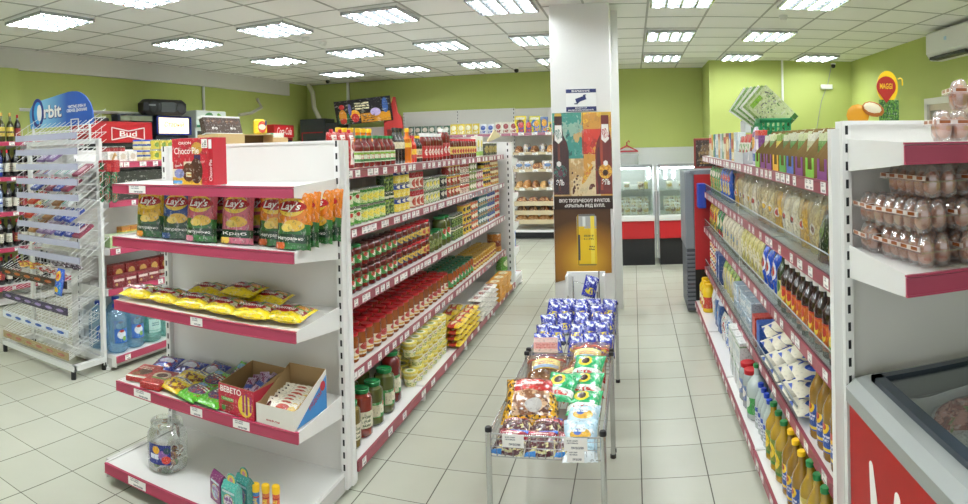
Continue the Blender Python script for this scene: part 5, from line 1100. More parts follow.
# biscuit bags: a clear bag with rings or slabs inside and a printed header
BISC = M('biscuit_brown', '#a8703c', .5, coat=.2); BISD = M('biscuit_choc', '#6a3c22', .4, coat=.3)
def ringbag(nm, col, lab_, w=.21, l=.26):
    def f():
        e = empty('biscuit_bag'); r_ = random.Random(5)
        b = MB()
        for k in range(15):
            x, y, z = r_.uniform(-.075, .075), r_.uniform(-.1, .06), r_.uniform(.022, .06); n = 12; t = r_.uniform(-.9, .9); t2 = r_.uniform(0, 3)
            q_ = Euler((t, t*.6, t2)).to_matrix()
            b.tube([Vector((x, y, z))+q_ @ Vector((.026*math.cos(2*math.pi*j/n), .026*math.sin(2*math.pi*j/n), 0)) for j in range(n)], .0085, 7, 0, True)
        b.build('biscuits', [M('bisc_'+nm, col, .5, coat=.25)], e)
        o = pillow(w, l, .1, 41, 14, 16, 0, wr=.35).build('clear_wrapper', [clear('biscuit_film', '#fbf0e6', .2, .1, .02, '#f0d8c8', graze=.25)], e, smooth=60)
        o.data.transform(Matrix.Translation((0, -l/2, .05)) @ Matrix.Rotation(R(-90), 4, 'X'))
        hd = P('bisc_head_'+nm, '#b8241c', [('r', .1, .9, .2, .42, '#c83a24'), ('g', 0, 1, 0, 1, 6, '#d85a3a', .58)], .25, .6, 'xy')
        for pn, (y0, y1, zc, a_) in zip(('red_header', 'red_footer'),  ((l*.3, l*.5, .06, -.35), (-l*.5, -l*.34, .05, .35))):
            n = 10; pl = MB()
            vs = [(w*.5*(-1+2*i/n)*.95, y0 if j == 0 else y1, zc-.03*abs(-1+2*i/n)**2+(a_*(j-.5)*.06)+.006*math.sin(i*2.2)) for j in (0, 1) for i in range(n+1)]
            o_ = len(pl.v); pl.v += vs
            for i in range(n): pl.f.append((o_+i, o_+i+1, o_+n+2+i, o_+n+1+i)); pl.m.append(0)
            ob = pl.build(pn, [hd], e, smooth=60); sm = ob.modifiers.new('t', 'SOLIDIFY'); sm.thickness = .002
        lbm = P('bisc_lab_'+nm, lab_, [('r', .05, .95, .05, .4, '#9ab4dc'), ('t', .2, .8, .45, .8, 2, '#b5302a'), ('b', 0, .08, '#e8c42a')], .3, .4, 'xy')
        pl = MB(); n = 10; vs = [(.07*(-1+2*i/n), -.055+.075*j, .108-.02*(-1+2*i/n)**2-.006*(j == 0)) for j in (0, 1) for i in range(n+1)]
        pl.v = vs
        for i in range(n): pl.f.append((i, i+1, n+2+i, n+1+i)); pl.m.append(0)
        ob = pl.build('paper_label', [lbm], e, smooth=60); sm = ob.modifiers.new('t', 'SOLIDIFY'); sm.thickness = .0012
        return e
    return K(f, 'biscuit bag')
RB = ringbag('ring', '#b07a44', '#efe08a')
RB.put((-.46, 3.18, zt+.03), (R(14), 0, R(6)), 'clear bag of ring biscuits with yellow and blue label, beside the pink packet')
RB.put((-.255, 3.30, zt+.05), (R(20), 0, R(-4)), 'clear bag of ring biscuits with red top, at the back by the table leg')
RB.put((-.30, 3.08, zt+.02), (R(8), 0, R(20)), 'clear bag of ring biscuits half hidden under the green packets')
# big bag with yellow and black spotted border
spot = P('spot_print', '#e0a81c', [('n', 13, .53, '#3a1c10')], .25, .6, 'xy')
sb = tag(empty('biscuit_bag', (-.47, 2.79, zt+.03), R(4)), 'big biscuit bag with spotted yellow border and red band on the near table', 'biscuit bag'); sb.rotation_euler = (R(22), 0, R(4))
o = pillow(.25, .27, .11, 43, 16, 18, 0, wr=.22).build('bag_body', [P('spot_bag', '#e0a81c', [('n', 14, .53, '#3a1c10'), ('r', .18, .82, .1, .98, '#8a5a3c'), ('g', .18, .82, .1, .62, 4, '#cfa884', .5), ('g', .18, .82, .1, .6, 3, '#5a3020', .56), ('r', .2, .88, .56, .98, '#a81c1c'), ('g', .2, .85, .56, .98, 5, '#c83a34', .56), ('e', .55, .27, .15, .13, '#b8b4b0'), ('e', .5, .74, .16, .03, '#efd8d0')], .18, .8, 'xy')], sb, smooth=60)
o.data.transform(Matrix.Translation((0, -.135, .055)) @ Matrix.Rotation(R(-90), 4, 'X'))
wpf = lambda x, z: 0
letter('lettering', 'Сдобное', WINK, sb, (.0, .055, .112), .1, .02, rot=(R(-84), 0, 0), bold=.02)
pk = K(box_fn(.13, .04, .085, P('pink_pack', '#e8a8a0', [('b', 0, .3, '#e8c8b8'), ('b', .7, .95, '#efd0c8'), ('t', .1, .9, .35, .65, 3, '#c86a60')], .3), 'cracker_carton'), 'carton')
pk.put((-.50, 3.44, zt+.07), (R(-24), 0, R(3)), 'pale pink carton propped at the head of the far table')
# dark blue packets
bl = P('blue_candy_pack', '#1c2a94', [('g', .08, .95, .42, .98, 3.5, '#dfe3f0', .53), ('e', .55, .3, .36, .15, '#e8d22a'), ('g', .2, .9, .18, .42, 6, '#1c2a94', .52), ('b', 0, .07, '#16206a')], .22, .6)
BC = K(bag_fn(.1, .145, .055, bl, 45, name='candy_packet'), 'candy packet')
for r_, (y, z, tilt, n, st) in enumerate(((3.60, .03, -42, 5, .094), (3.72, .075, -48, 5, .093), (3.98, .05, -38, 5, .092), (4.12, .09, -46, 4, .1), (4.3, .05, -20, 5, .09))):
    for i in range(n):
        BC.put((-.553+st*i+rnd.uniform(-.01, .01), y+rnd.uniform(-.015, .015), zt+z-.035), (R(tilt+rnd.uniform(-10, 8)), R(rnd.uniform(-12, 12)), R(rnd.uniform(-16, 16))), 'dark blue candy packet, %s along the %s row of the far table' % (ORD[i], ('near', 'second', 'third', 'fourth', 'back')[r_]), 'dark blue candy packets')
BC.put((-.335, 4.40, .60), (R(-12), R(16), R(8)), 'single dark blue candy packet propped above the others against the white stand')
# white stand with chrome bars against the column
ws = tag(empty('white_display_stand', (-.37, 4.78, 0)), 'white board stand with chrome bars behind the blue packets', 'display stand')
MB().box(-.15, .14, .0, .02, .0, .70, 0, .002).box(-.15, -.135, -.12, .0, 0, .69).box(.125, .14, -.12, .0, 0, .69).box(-.15, .14, -.12, 0, 0, .1).build('board', [WPAINT], ws, smooth=0)
for i, (x, z0, z1) in enumerate(((-.13, .3, .55), (-.09, .3, .69), (.01, .57, .69), (.10, .3, .73), (.085, .3, .58))):
    MB().tube([(x, -.13, z0), (x, -.13, z1)], .006, 8).build('chrome_bar', [CHROME], ws)
m = MB().tube([(-.09, -.13, .66), (0, -.15, .64), (.1, -.13, .68)], .004, 6); m.build('chain', [CHROME], ws)

# ------------------------------------------------------------ column posters
def flatprism(name, poly, y, mat, parent, t=.0012):
    return MB().prism(poly, 'y', y-t, y).build(name, [mat], parent, smooth=0)
cp = tag(empty('beer_poster', (-.465, 5.99, 0)), 'beer poster with two dark bottles on the white column', 'poster')
yb = -.004
MB().box(-.29, .265, -.004, .004, 1.17, 1.955).build('poster_sheet', [P('poster_l', '#c98f3c', [('r', 0, .52, 0, 1, '#bd9a66'), ('g', 0, .52, .45, 1, 2.2, '#3f8a80', .45), ('g', 0, .52, .5, 1, 3.2, '#8fb0a0', .56), ('g', 0, .5, .3, .75, 2.5, '#2a5a58', .56), ('g', .5, 1, .6, 1, 2.4, '#e0b23a', .5), ('g', .5, .9, .5, .84, 2, '#a82a20', .42), ('g', .5, .92, .5, .8, 3.5, '#c83a2a', .5), ('g', .3, .8, 0, .45, 2.4, '#d8c49a', .5), ('g', .32, .8, .0, .35, 5, '#5a2a18', .62), ('r', .515, .525, .45, 1, '#6a4a2c')], .3, .3, fine=.15)], cp, smooth=0)
def bottle_poly(cx, z0, w, h, cut=None):
    pr = [(.5, 0), (.5, .55), (.42, .66), (.24, .76), (.19, .86), (.19, 1.0)]
    L = [(cx+w*a, z0+h*b) for a, b in pr]+[(cx-w*a, z0+h*b) for a, b in pr[::-1]]
    if cut: L = [(min(max(x, cut[0]), cut[1]), z) for x, z in L]
    return L
for i, (cx, bc, lc, cut) in enumerate(((-.235, '#3a1712', '#2f6a60', (-.289, .3)), (.205, '#6a1f16', '#c87a24', (-.3, .264)))):
    flatprism('bottle_print', bottle_poly(cx, 1.185, .19, .74, cut), yb, P('beerglass%d' % i, bc, [('r', .3, .45, .05, .9, ['#5a2a1c', '#9a3a22'][i]), ('e', .2, .3, .12, .3, ['#241010', '#4a140e'][i])], .2, .5, fine=0), cp)
    flatprism('neck_label', [(cx-.036, 1.70), (cx, 1.665), (cx+.036, 1.70), (cx+.032, 1.84), (cx-.032, 1.84)], yb-.001, WINK, cp)
    letter('neck_lettering', 'КРУЗ', M('ink_teal', '#1f6a5c', .4) if i == 0 else RINK, cp, (cx, yb-.0028, 1.755), .05, .09, rot=(0, R(-20), 0), bold=.02)
    MB().lathe([(.062, -.001), (.062, .001)], 24).build('round_label', [P('roundlab%d' % i, lc, [('n', 5, .5, ['#4a2430', '#e8b43a'][i]), ('e', .5, .4, .2, .2, ['#6a3a4a', '#3a1a10'][i])], .4, axis='xy')], cp, rot=(R(90), 0, 0), loc=(cx+(.012 if i == 0 else -.004), yb-.002, 1.40)).scale = (1, 1.15, 1)
    flatprism('badge', [(cx+.024*math.cos(R(60*k+30)), 1.475+.028*math.sin(R(60*k+30))) for k in range(6)], yb-.003, WINK, cp)
    letter('scroll_lettering', 'ЭЛЬ', WINK, cp, (cx+(.01 if i == 0 else 0), yb-.0045, 1.30), .075, .055, bold=.02)
    flatprism('crown_cap', [(cx-.033, 1.925), (cx+.033, 1.925), (cx+.03, 1.952), (cx-.03, 1.952)], yb-.001, GOLDC, cp)
def rotpoly(pts, a, cx, cz): return [(cx+x*math.cos(a)-z*math.sin(a), cz+x*math.sin(a)+z*math.cos(a)) for x, z in pts]
el = [(.021*math.cos(R(k*20)), .105*math.sin(R(k*20))) for k in range(18)]
flatprism('chilli_print', rotpoly(el, R(-28), .03, 1.375), yb-.001, P('chilli', '#d8a83a', [('g', 0, 1, 0, 1, 5, '#c8762a', .5)], .4), cp)
for k in range(9): flatprism('seed_print', rotpoly([(.009*math.cos(R(a*60)), .013*math.sin(R(a*60))) for a in range(6)], k, -.10+.02*(k % 3)+.01*math.sin(k*5)+(.2 if k > 6 else 0), 1.22+.028*k), yb-.001, M('seed_ink', '#4a2a1c', .5), cp)
MB().box(-.29, .265, -.0045, .0045, 1.045, 1.17).build('caption_band', [M('caption_brown', '#2c1a10', .4)], cp, smooth=0)
letter('caption', 'ВКУС ТРОПИЧЕСКИХ ФРУКТОВ.', WINK, cp, (.0, -.0058, 1.127), .48, .036, bold=.02)
letter('caption', '«КРЫЛЬЯ» РЕД БУЛЛ.', WINK, cp, (.0, -.0058, 1.077), .38, .036, bold=.02)
ep = tag(empty('energy_drink_poster', (-.465, 5.988, 0)), 'amber poster of a tall yellow can below the beer poster', 'poster')
m = MB(); n = 14
vs = []
for i in range(n+1):
    u = i/n; x = -.295+.535*u; zb_ = .352+.09*u+.02*math.sin(u*3.14)
    vs += [(x, 0, zb_), (x, 0, 1.05)]
for i in range(n): m.add([vs[2*i], vs[2*i+2], vs[2*i+3], vs[2*i+1]], [(0, 1, 2, 3)])
amb = M('poster_amber', '#a8781c', .35, coat=.2); t = NT(amb); tc = t.new('ShaderNodeTexCoord'); sp_ = t.new('ShaderNodeSeparateXYZ'); t.l.new(tc.outputs['Generated'], sp_.inputs[0])
dx = t.math('SUBTRACT', sp_.outputs[0], .55); dz = t.math('MULTIPLY', t.math('SUBTRACT', sp_.outputs[2], .3), 1.5)
rad = t.math('SQRT', t.math('ADD', t.math('MULTIPLY', dx, dx), t.math('MULTIPLY', dz, dz)))
rp = t.new('ShaderNodeValToRGB'); t.l.new(rad, rp.inputs[0]); el_ = rp.color_ramp.elements
el_[0].position = .12; el_[0].color = lin('#d9a832'); el_[1].position = .85; el_[1].color = lin('#4a2c10'); q_ = el_.new(.45); q_.color = lin('#a06c18')
t.l.new(rp.outputs[0], t.n['Principled BSDF'].inputs['Base Color'])
ob = m.build('poster_sheet', [amb], ep, smooth=0); sm = ob.modifiers.new('t', 'SOLIDIFY'); sm.thickness = .004
yb = -.0052; cx = .012
cpoly = [(cx-.08, .515), (cx-.093, .53), (cx-.093, .975), (cx-.075, 1.0), (cx+.075, 1.0), (cx+.093, .975), (cx+.093, .53), (cx+.08, .515)]
flatprism('can_print', cpoly, yb, P('can_art', '#e8c21c', [('r', 0, 1, .72, .97, '#aeb0b0'), ('g', 0, 1, .5, .76, 2.2, '#e0b81c', .4), ('r', .7, .9, .0, .97, '#f0d84a'), ('b', .96, 1, '#6a6a6a'), ('b', 0, .03, '#8a7a3a'), ('r', .02, .1, 0, 1, '#a8861a'), ('r', .3, .45, .76, .95, '#e4e6e6'), ('r', .06, .16, .1, .6, '#3a3a4a'), ('t', .35, .85, .5, .62, 2, '#8a7a2a'), ('t', .6, .9, .3, .4, 2, '#6a5a2a')], .3, .3, fine=0), ep)
MB().box(cx-.09, cx+.09, yb-.0005, yb+.001, .45, .51).build('can_reflection_print', [M('reflect_amber', '#c8962a', .3)], ep, smooth=0)
# camera notice
cs_ = tag(empty('camera_notice', (-.48, 5.994, 1.965)), 'white and navy video surveillance notice above the posters', 'sign')
NAVY = M('ink_navy', '#1c2860', .4)
MB().box(-.14, .145, -.004, .004, 0, .21).build('sheet', [M('sheet_white', '#efefee', .4)], cs_, smooth=0)
MB().box(-.14, .145, -.0052, -.004, .175, .21).box(-.14, .145, -.0052, -.004, 0, .045).build('blue_band', [NAVY], cs_, smooth=0)
letter('lettering', 'ВНИМАНИЕ', WINK, cs_, (0, -.0062, .192), .17, .018, bold=.02)
letter('lettering', 'ВЕДЁТСЯ', WINK, cs_, (0, -.0062, .033), .11, .014, bold=.02)
letter('lettering', 'ВИДЕОНАБЛЮДЕНИЕ', WINK, cs_, (0, -.0062, .012), .24, .015, bold=.02)
body = rotpoly([(-.05, -.018), (.05, -.018), (.05, .02), (-.05, .02)], R(18), -.0, .115)
m = MB().prism(body, 'y', -.0056, -.004).prism(rotpoly([(.03, .018), (.062, .018), (.055, .03), (.03, .03)], R(18), 0, .115), 'y', -.0056, -.004).prism([(-.045, .075), (-.03, .075), (.0, .1), (-.015, .105)], 'y', -.0056, -.004).prism([(-.062, .068), (-.03, .068), (-.03, .078), (-.062, .078)], 'y', -.0056, -.004)
m.build('camera_symbol', [NAVY], cs_, smooth=0)

# ------------------------------------------------------------ chilled counters beyond the column
CRED = M('counter_red', '#b81f24', .35); CBLK = M('counter_black', '#17181b', .4)
def counter(label, x0, x1, y0):
    w = x1-x0; e = tag(empty('display_counter', (x0, y0, 0)), label, 'display counter')
    MB().box(.0, w, .03, .75, 0, .36).build('plinth', [CBLK], e, smooth=0)
    MB().box(.0, w, 0, .75, .36, .60, 0, .006).build('red_front', [CRED], e, smooth=0)
    MB().box(-.005, w+.005, -.02, .75, .60, .67, 0, .006).build('ledge', [WPAINT], e, smooth=0)
    MB().box(.02, w-.02, .66, .70, .67, 1.32).build('back_panel', [WHITEW], e, smooth=0)
    for x in (0.0, w-.012):
        m = MB().prism([(.0, .67), (.75, .67), (.75, 1.32), (.34, 1.32)], 'x', x, x+.012)
        m.build('side_glass', [GLASS], e, smooth=0)
    for x in (-.012, w-.008): MB().obox((x+.01, .17, .995), (.012, 0, 0), (0, .17, .325), (0, .008, -.004)).build('front_strut', [M('strut_grey', '#a5a9ac', .3, .6)], e, smooth=0)
    m = MB().add([(.012, .01, .68), (w-.012, .01, .68), (w-.012, .345, 1.315), (.012, .345, 1.315), (.012, .016, .68), (w-.012, .016, .68), (w-.012, .351, 1.315), (.012, .351, 1.315)], [(0, 1, 2, 3), (7, 6, 5, 4), (0, 4, 5, 1), (2, 6, 7, 3), (1, 5, 6, 2), (3, 7, 4, 0)])
    m.build('front_glass', [GLASS], e, smooth=0)
    MB().box(0, w, .33, .75, 1.316, 1.324).build('top_glass', [GLASS], e, smooth=0)
    MB().box(0, w, .325, .345, 1.31, 1.335).box(0, w, .735, .755, 1.31, 1.335).box(0, .018, .345, .735, 1.31, 1.33).box(w-.018, w, .345, .735, 1.31, 1.33).build('top_frame', [M('strut_grey', '#a5a9ac', .3, .6)], e, smooth=0)
    MB().tube([(.04, .36, 1.295), (w-.04, .36, 1.295)], .012, 8).build('lamp_tube', [M('counter_lamp', '#ffffff', .4, emit='#ffffff', es=14)], e)
    MB().box(.03, w-.03, .34, .66, .98, .988).build('glass_shelf', [clear('shelf_glass', '#e6efec', .25, .05, .12)], e, smooth=0)
    MB().box(-.03, -.005, .0, .06, .1, 1.0).build('trim_post', [M('strut_grey', '#a5a9ac', .3, .6)], e, smooth=0) if x0 > 0 else MB().box(w+.005, w+.03, .0, .06, .1, 1.0).build('trim_post', [M('strut_grey', '#a5a9ac', .3, .6)], e, smooth=0)
    return e
counter('chilled glass counter with red band, half behind the column', -.47, .265, 8.58); counter('chilled glass counter with red band beside the red cooler', .335, 1.2, 8.58)
PKT = [K(bag_fn(.1, .11, .05, P('cheese_pack%d' % i, c, [('e', .5, .5, .36, .26, o), ('g', 0, 1, 0, 1, 4, '#efefe8', .56)], .25, .6), 50+i, nu=8, nv=8, name='wrapped_cheese'), 'wrapped food') for i, (c, o) in enumerate((('#d8cfae', '#c9a83a'), ('#dfe0dc', '#a88a4a'), ('#c9b48a', '#7a4a2c')))]
for c, (xa, xb_) in enumerate(((-.40, .2), (.42, .9))):
    for r_ in range(4):
        for i in range(7):
            PKT[(i+r_+c) % 3].put((xa+(xb_-xa)*(i+.5)/7+rnd.uniform(-.01, .01), 8.70+.12*r_, .675+.035*r_), (R(-14), 0, R(rnd.uniform(-20, 20))), 'wrapped cheese packet, %s along the %s row of the %s counter' % (ORD[i], ('front', 'second', 'third', 'back')[r_], ('half hidden', 'fully visible')[c]), 'packets in the chilled counters')
    for i in range(3):
        PKT[i].put((xa+(xb_-xa)*(i+.5)/3, 8.98, .995), (R(-8), 0, R(rnd.uniform(-20, 20))), 'wrapped cheese packet, %s on the glass shelf of the %s counter' % (ORD[i], ('half hidden', 'fully visible')[c]), 'packets on the counter shelf')
tag(MB().box(-.12, .12, -.08, .08, 0, .05, 0, .004).box(-.1, .1, -.07, .07, .05, .058).build('kitchen_scale', [WPAINT], loc=(-.02, 9.12, .995), smooth=0), 'white scale on the shelf of the half hidden counter', 'scale')
tag(pillow(.12, .1, .06, 61, 8, 8, .8).build('lemon_packet', [P('lemonpack', '#e8d22a', [('n', 5, .55, '#f0e88a')], .4)], loc=(.14, 9.05, 1.0)), 'small yellow packet on the shelf of the half hidden counter', 'packet')
hg = tag(empty('apron_hanger', (-.11, 11.38, 1.5)), 'red hanger with a clear bag on the white wall behind the counters', 'hanger')
MB().tube([(-.2, 0, 0), (0, 0, .1), (.2, 0, 0), (-.2, 0, 0)], .016, 8).tube([(0, 0, .1), (0, 0, .16), (.03, 0, .19), (.05, 0, .16)], .012, 8).build('hanger', [M('hanger_red', '#b02430', .35)], hg)
pillow(.42, .55, .05, 63, 8, 10, 0).build('clear_cover', [clear('cover_film', '#eef0f0', .4, .1, .3, '#e6e8e8')], hg, loc=(0, -.02, -.6), smooth=60)
# red upright cooler at the end of the pasta aisle
rc = tag(empty('red_cooler', (.49, 6.14, 0)), 'red upright cooler with grey grille side at the end of the pasta aisle', 'cooler')
KR = M('cooler_red', '#b8262a', .35)
MB().box(.09, .68, 0, .6, .42, 1.34).build('red_panel', [KR], rc, smooth=0); MB().box(.09, .68, .01, .6, .02, .42).build('black_base', [CBLK], rc, smooth=0)
MB().box(.0, .09, 0, .62, .62, 1.37, 0, .01).build('grey_column', [M('cooler_grey', '#80868d', .45)], rc, smooth=0)
m = MB().box(.01, .09, .01, .6, .02, .62)
for k in range(14): m.box(.0, .085, -.004, .012, .05+.04*k, .07+.04*k, 1)
m.build('grille', [M('grille_dark', '#4a4f58', .5), M('grille_grey', '#6f757e', .45)], rc, smooth=0)
MB().box(.05, .66, .0, .58, 1.34, 1.38).build('cooler_top', [M('cooler_grey', '#80868d', .45)], rc, smooth=0)
MB().box(.28, .4, -.004, -.0005, .86, 1.03).build('paper_note', [P('note_paper', '#d8cfc0', [('t', .1, .9, .2, .9, 5, '#8a7f70')], .5)], rc, smooth=0)
MB().box(.24, .34, -.004, -.0005, 1.12, 1.15).build('sticker', [WINK], rc, smooth=0)
MB().prism([(.25, .47), (.30, .47), (.275, .51)], 'y', -.003, -.0005).build('warning_sticker', [YELC], rc, smooth=0)
tag(MB().box(0, .075, 0, .16, 0, .23, 0, .006).build('blue_bin', [M('bin_blue', '#2440a8', .4)], loc=(.60, 5.955, 1.03), smooth=0), 'small blue box hanging at the end of the pasta shelving', 'box')
mb_ = tag(empty('menu_board', (.60, 6.3, 1.39)), 'brown framed menu board standing on the red cooler', 'menu board')
MB().box(0, .3, 0, .02, 0, .3, 0, .004).build('frame', [M('board_frame', '#7a2c24', .4)], mb_, smooth=0)
MB().box(.02, .28, -.004, .0, .02, .28).build('board', [P('board_art', '#2a1c16', [('e', .5, .6, .34, .26, '#5a4430'), ('g', .1, .9, .1, .9, 5, '#7a6038', .55), ('t', .15, .85, .1, .35, 3, '#b08a4a')], .4)], mb_, smooth=0)
# ------------------------------------------------------------ wine shelves on the left wall (face to +X)
lw = [3.2, 4.2, 5.2]
shelving('wall_shelving', 'white wall shelving of wine and spirits beyond the gum stand', (-6.36, 0, 0), R(90), lw, [(1.85, .33, 4), (1.45, .36, 4), (1.055, .36, 4), (.65, .36, 4), (.23, .40, 3)], 1.9, CRIM, base=.42)
WG = lambda nm, col, lb, cap, h=.31, sh=.6, nk=.3, d=.078: K(bottle_fn(d, h, M('wine_'+nm, col, .08, coat=.8), lb, cap, sh, nk, .12, 'wine_bottle', .18, .5), 'bottle')
lw_w = lab('label_wine', '#e0dccc', ('t', .2, .8, .2, .42, 3, '#6a5a4a')); lw_b = lab('label_vodka', '#c9d4e4', ('b', .3, .36, '#2a4a9a'), ('t', .2, .8, .2, .3, 2, '#2a4a9a')); lw_y = lab('label_wineyel', '#d9c04a', ('b', .3, .36, '#3a2a1a')); lw_r = lab('label_winered', '#8f1c24', ('t', .2, .8, .25, .42, 2, '#e0c060'))
BT = {'champagne': WG('champ', '#3a3a12', lw_y, GOLDC, .33, .52, .3, .09), 'blue vodka': WG('blue', '#1c2f7a', lw_b, BLUC, .3, .66, .34), 'clear vodka': WG('clear', '#6a7a94', lw_b, WHTC, .3, .66, .34), 'red wine': WG('red', '#1c0c10', lw_w, RED), 'dark wine': WG('dark', '#121214', lw_w, BLKC), 'white wine': WG('white', '#6a6a22', lw_y, GRNC), 'red label wine': WG('rl', '#140c10', lw_r, RED)}
wz = [1.85, 1.45, 1.055, .65, .23]
plan = [['champagne', 'champagne', 'red label wine'], ['blue vodka', 'blue vodka', 'red wine', 'dark wine', 'red wine', 'dark wine', 'dark wine', 'red wine'], ['blue vodka', 'clear vodka', 'dark wine', 'dark wine', 'red label wine', 'dark wine', 'white wine', 'dark wine'], ['white wine', 'red wine', 'dark wine', 'red label wine', 'dark wine', 'dark wine', 'red wine', 'dark wine'], ['dark wine', 'red label wine', 'dark wine', 'red label wine', 'dark wine', 'dark wine', 'red wine', 'dark wine']]
for s_, pl_ in enumerate(plan):
    y = 3.86 if s_ else 4.02
    for i, b_ in enumerate(pl_):
        for r_ in range(2 if s_ else 1):
            BT[b_].put((-6.08-.12*r_, y+.11*i+rnd.uniform(-.008, .008), wz[s_]), rnd.uniform(0, 6), '%s bottle, %s along the %s wine shelf%s' % (b_, ORD[i], ('topmost', 'second', 'middle', 'fourth', 'lowest')[s_], ', behind' if r_ else ''), 'bottles on the wine shelves')

# ------------------------------------------------------------ second gondola with water, tea and tins (face to +X)
ZG = [1.615, 1.31, .94, .62, .115]
shelving('aisle_shelving', 'white aisle shelving of bottled water and tea behind the end unit', (-4.06, 0, 0), R(90), [3.37, 4.37, 5.37, 6.37], [(ZG[0], .43, 6), (ZG[1], .43, 3), (ZG[2], .43, 3), (ZG[3], .40, 2), (ZG[4], .47, 3)], 1.70, CRIM, base=.47)
xg = -3.72
AT = lambda y, z, x=xg: (x, y, z)
row(K(can_fn(.075, .12, lab('label_redmix', '#a02a2a', ('b', .3, .6, '#d9b0a0'), ('b', .9, 1, '#5a1c1c'))), 'tin'), 1, xg, 3.4, 3.64, ZG[0], 'dark red tin on the top tea shelf', G+'dark red tins', n=3)
row(K(box_fn(.1, .08, .08, P('wh_tea', '#e6e4de', [('e', .5, .5, .3, .3, '#d0c4b0')], .4), 'tea_carton'), 'carton'), 1, xg+.03, 3.4, 3.72, ZG[0], 'white tea carton on the top tea shelf', G+'white tea cartons', n=3)
TB = K(jar_fn(.08, .085, M('blue_glassy', '#d8c48a', .15, coat=.6), lab('label_bluecap', '#d9d2a0', ('b', .4, .6, '#2a4a9a')), BLUC, .9, .03), 'jar'); row(TB, 1, xg+.02, 3.73, 3.93, ZG[0], 'small jar with wide blue lid', G+'blue lid jars', n=2, tiers=2, th=.088)
row(K(can_fn(.08, .085, lab('label_yelgreen', '#d9c84a', ('e', .5, .5, .34, .25, '#7a9a3a'))), 'tin'), 1, xg+.02, 3.94, 4.2, ZG[0], 'yellow green tin on the top tea shelf', G+'yellow green tins', n=3, tiers=2, th=.088)
row(K(box_fn(.12, .08, .14, P('green_tea', '#6aa83a', [('e', .5, .5, .3, .25, '#e6e4b0'), ('b', .8, 1, '#3f7a2c')], .4), 'tea_carton'), 'carton'), 1, xg, 4.22, 5.0, ZG[0], 'green tea carton on the top tea shelf', G+'green tea cartons', n=6)
o = tag(MB().lathe([(.09, -.012), (.09, .012)], 28).build('shelf_talker', [WPAINT], rot=(R(90), 0, R(70)), loc=(-2.86, 3.35, 1.69)), 'round white shelf talker standing beside the red snack box', 'shelf sign'); o.location = (-3.6, 4.22, 1.70)
dk = P('dark_case', '#2a2c24', [('r', .03, .97, .05, .95, '#34362c'), ('e', .2, .5, .1, .2, '#3f4434')], .45)
dc = tag(MB().box(-.28, .28, -.1, .1, 0, .23, 0, .004).build('dark_carton', [dk]), 'large dark tea display case on the second tea shelf', 'box'); dc.location = (xg-.03, 3.76, ZG[1]); dc.rotation_euler = (0, 0, R(90))
letter('lettering', 'Greenfield', WINK, dc, (-.12, -.1012, .14), .13, .03)
dc2 = dup(dc, (xg-.03, 4.36, ZG[1]), None, 'dark tea display case deeper along the second tea shelf')
row(K(box_fn(.1, .07, .1, P('tea_ltgreen', '#a9c48a', [('e', .5, .5, .3, .3, '#5f9a3a'), ('b', .8, 1, '#dfe6c8')], .4), 'tea_carton'), 'carton'), 1, xg+.02, 3.42, 3.78, ZG[2], 'pale green tea carton', G+'pale green tea', n=4)
row(K(box_fn(.09, .07, .14, P('tea_yel', '#e0b02a', [('e', .5, .5, .3, .25, '#f0e0a0'), ('b', .8, 1, '#b5702a')], .4), 'tea_carton'), 'carton'), 1, xg-.04, 3.6, 4.1, ZG[2], 'yellow tea carton', G+'yellow tea', n=5)
row(K(box_fn(.13, .08, .09, P('tea_dkred', '#7a1c28', [('r', .1, .9, .55, .75, '#d9c8c0'), ('e', .3, .3, .1, .12, '#c8a05a')], .4), 'tea_carton'), 'carton'), 1, xg+.03, 3.42, 3.95, ZG[3], 'dark red tea carton', G+'dark red tea', n=4, tiers=1)
row(K(box_fn(.13, .08, .16, P('tea_rdgold', '#8f2424', [('e', .5, .6, .3, .2, '#d9b05a'), ('b', .1, .3, '#e9e0d0')], .4), 'tea_carton'), 'carton'), 1, xg-.06, 3.5, 4.2, ZG[3], 'tall red and gold tea carton', G+'red gold tea', n=5)
tag(MB().box(-.06, .06, -.05, .05, 0, .26, 0, .003).build('coffee_carton', [P('coffee_red', '#a01c24', [('r', .2, .8, .3, .5, '#3a6ab0'), ('e', .5, .75, .3, .12, '#e9e0d0')], .4)], loc=(xg+.04, 4.18, ZG[3]), rot=(0, 0, R(90))), 'tall red coffee carton beside the end shelving post', 'carton')
WAT = clear('water_blue', '#cfe8f6', .3, .05, .16, '#8fcbee')
WTC = clear('water_teal', '#d2f2ee', .3, .05, .16, '#8fdcd4')
def waterf(mt, lb, cap):
    def f():
        e = empty('water_bottle'); r = .085; h = .36; pr = [(r*.8, 0), (r, .015)]
        for k in range(8): pr += [(r, .03+.022*k), (r*.965, .041+.022*k)]
        pr += [(r, .21), (r*.98, .25), (r*.8, .295), (r*.45, .325), (.03, .335), (.03, .35)]
        MB().lathe(pr, 20).build('bottle_body', [mt], e)
        m = MB(); n = 8
        for k in range(n):
            a0, a1 = R(-130+80*k/n), R(-130+80*(k+1)/n); q = r*1.015
            m.quad((q*math.cos(a0), q*math.sin(a0), .08), (q*math.cos(a1), q*math.sin(a1), .08), (q*math.cos(a1), q*math.sin(a1), .19), (q*math.cos(a0), q*math.sin(a0), .19))
        m.build('bottle_label', [lb], e); MB().lathe([(.033, .345), (.033, .37), (.028, .372)], 14).build('bottle_cap', [cap], e); return e
    return f
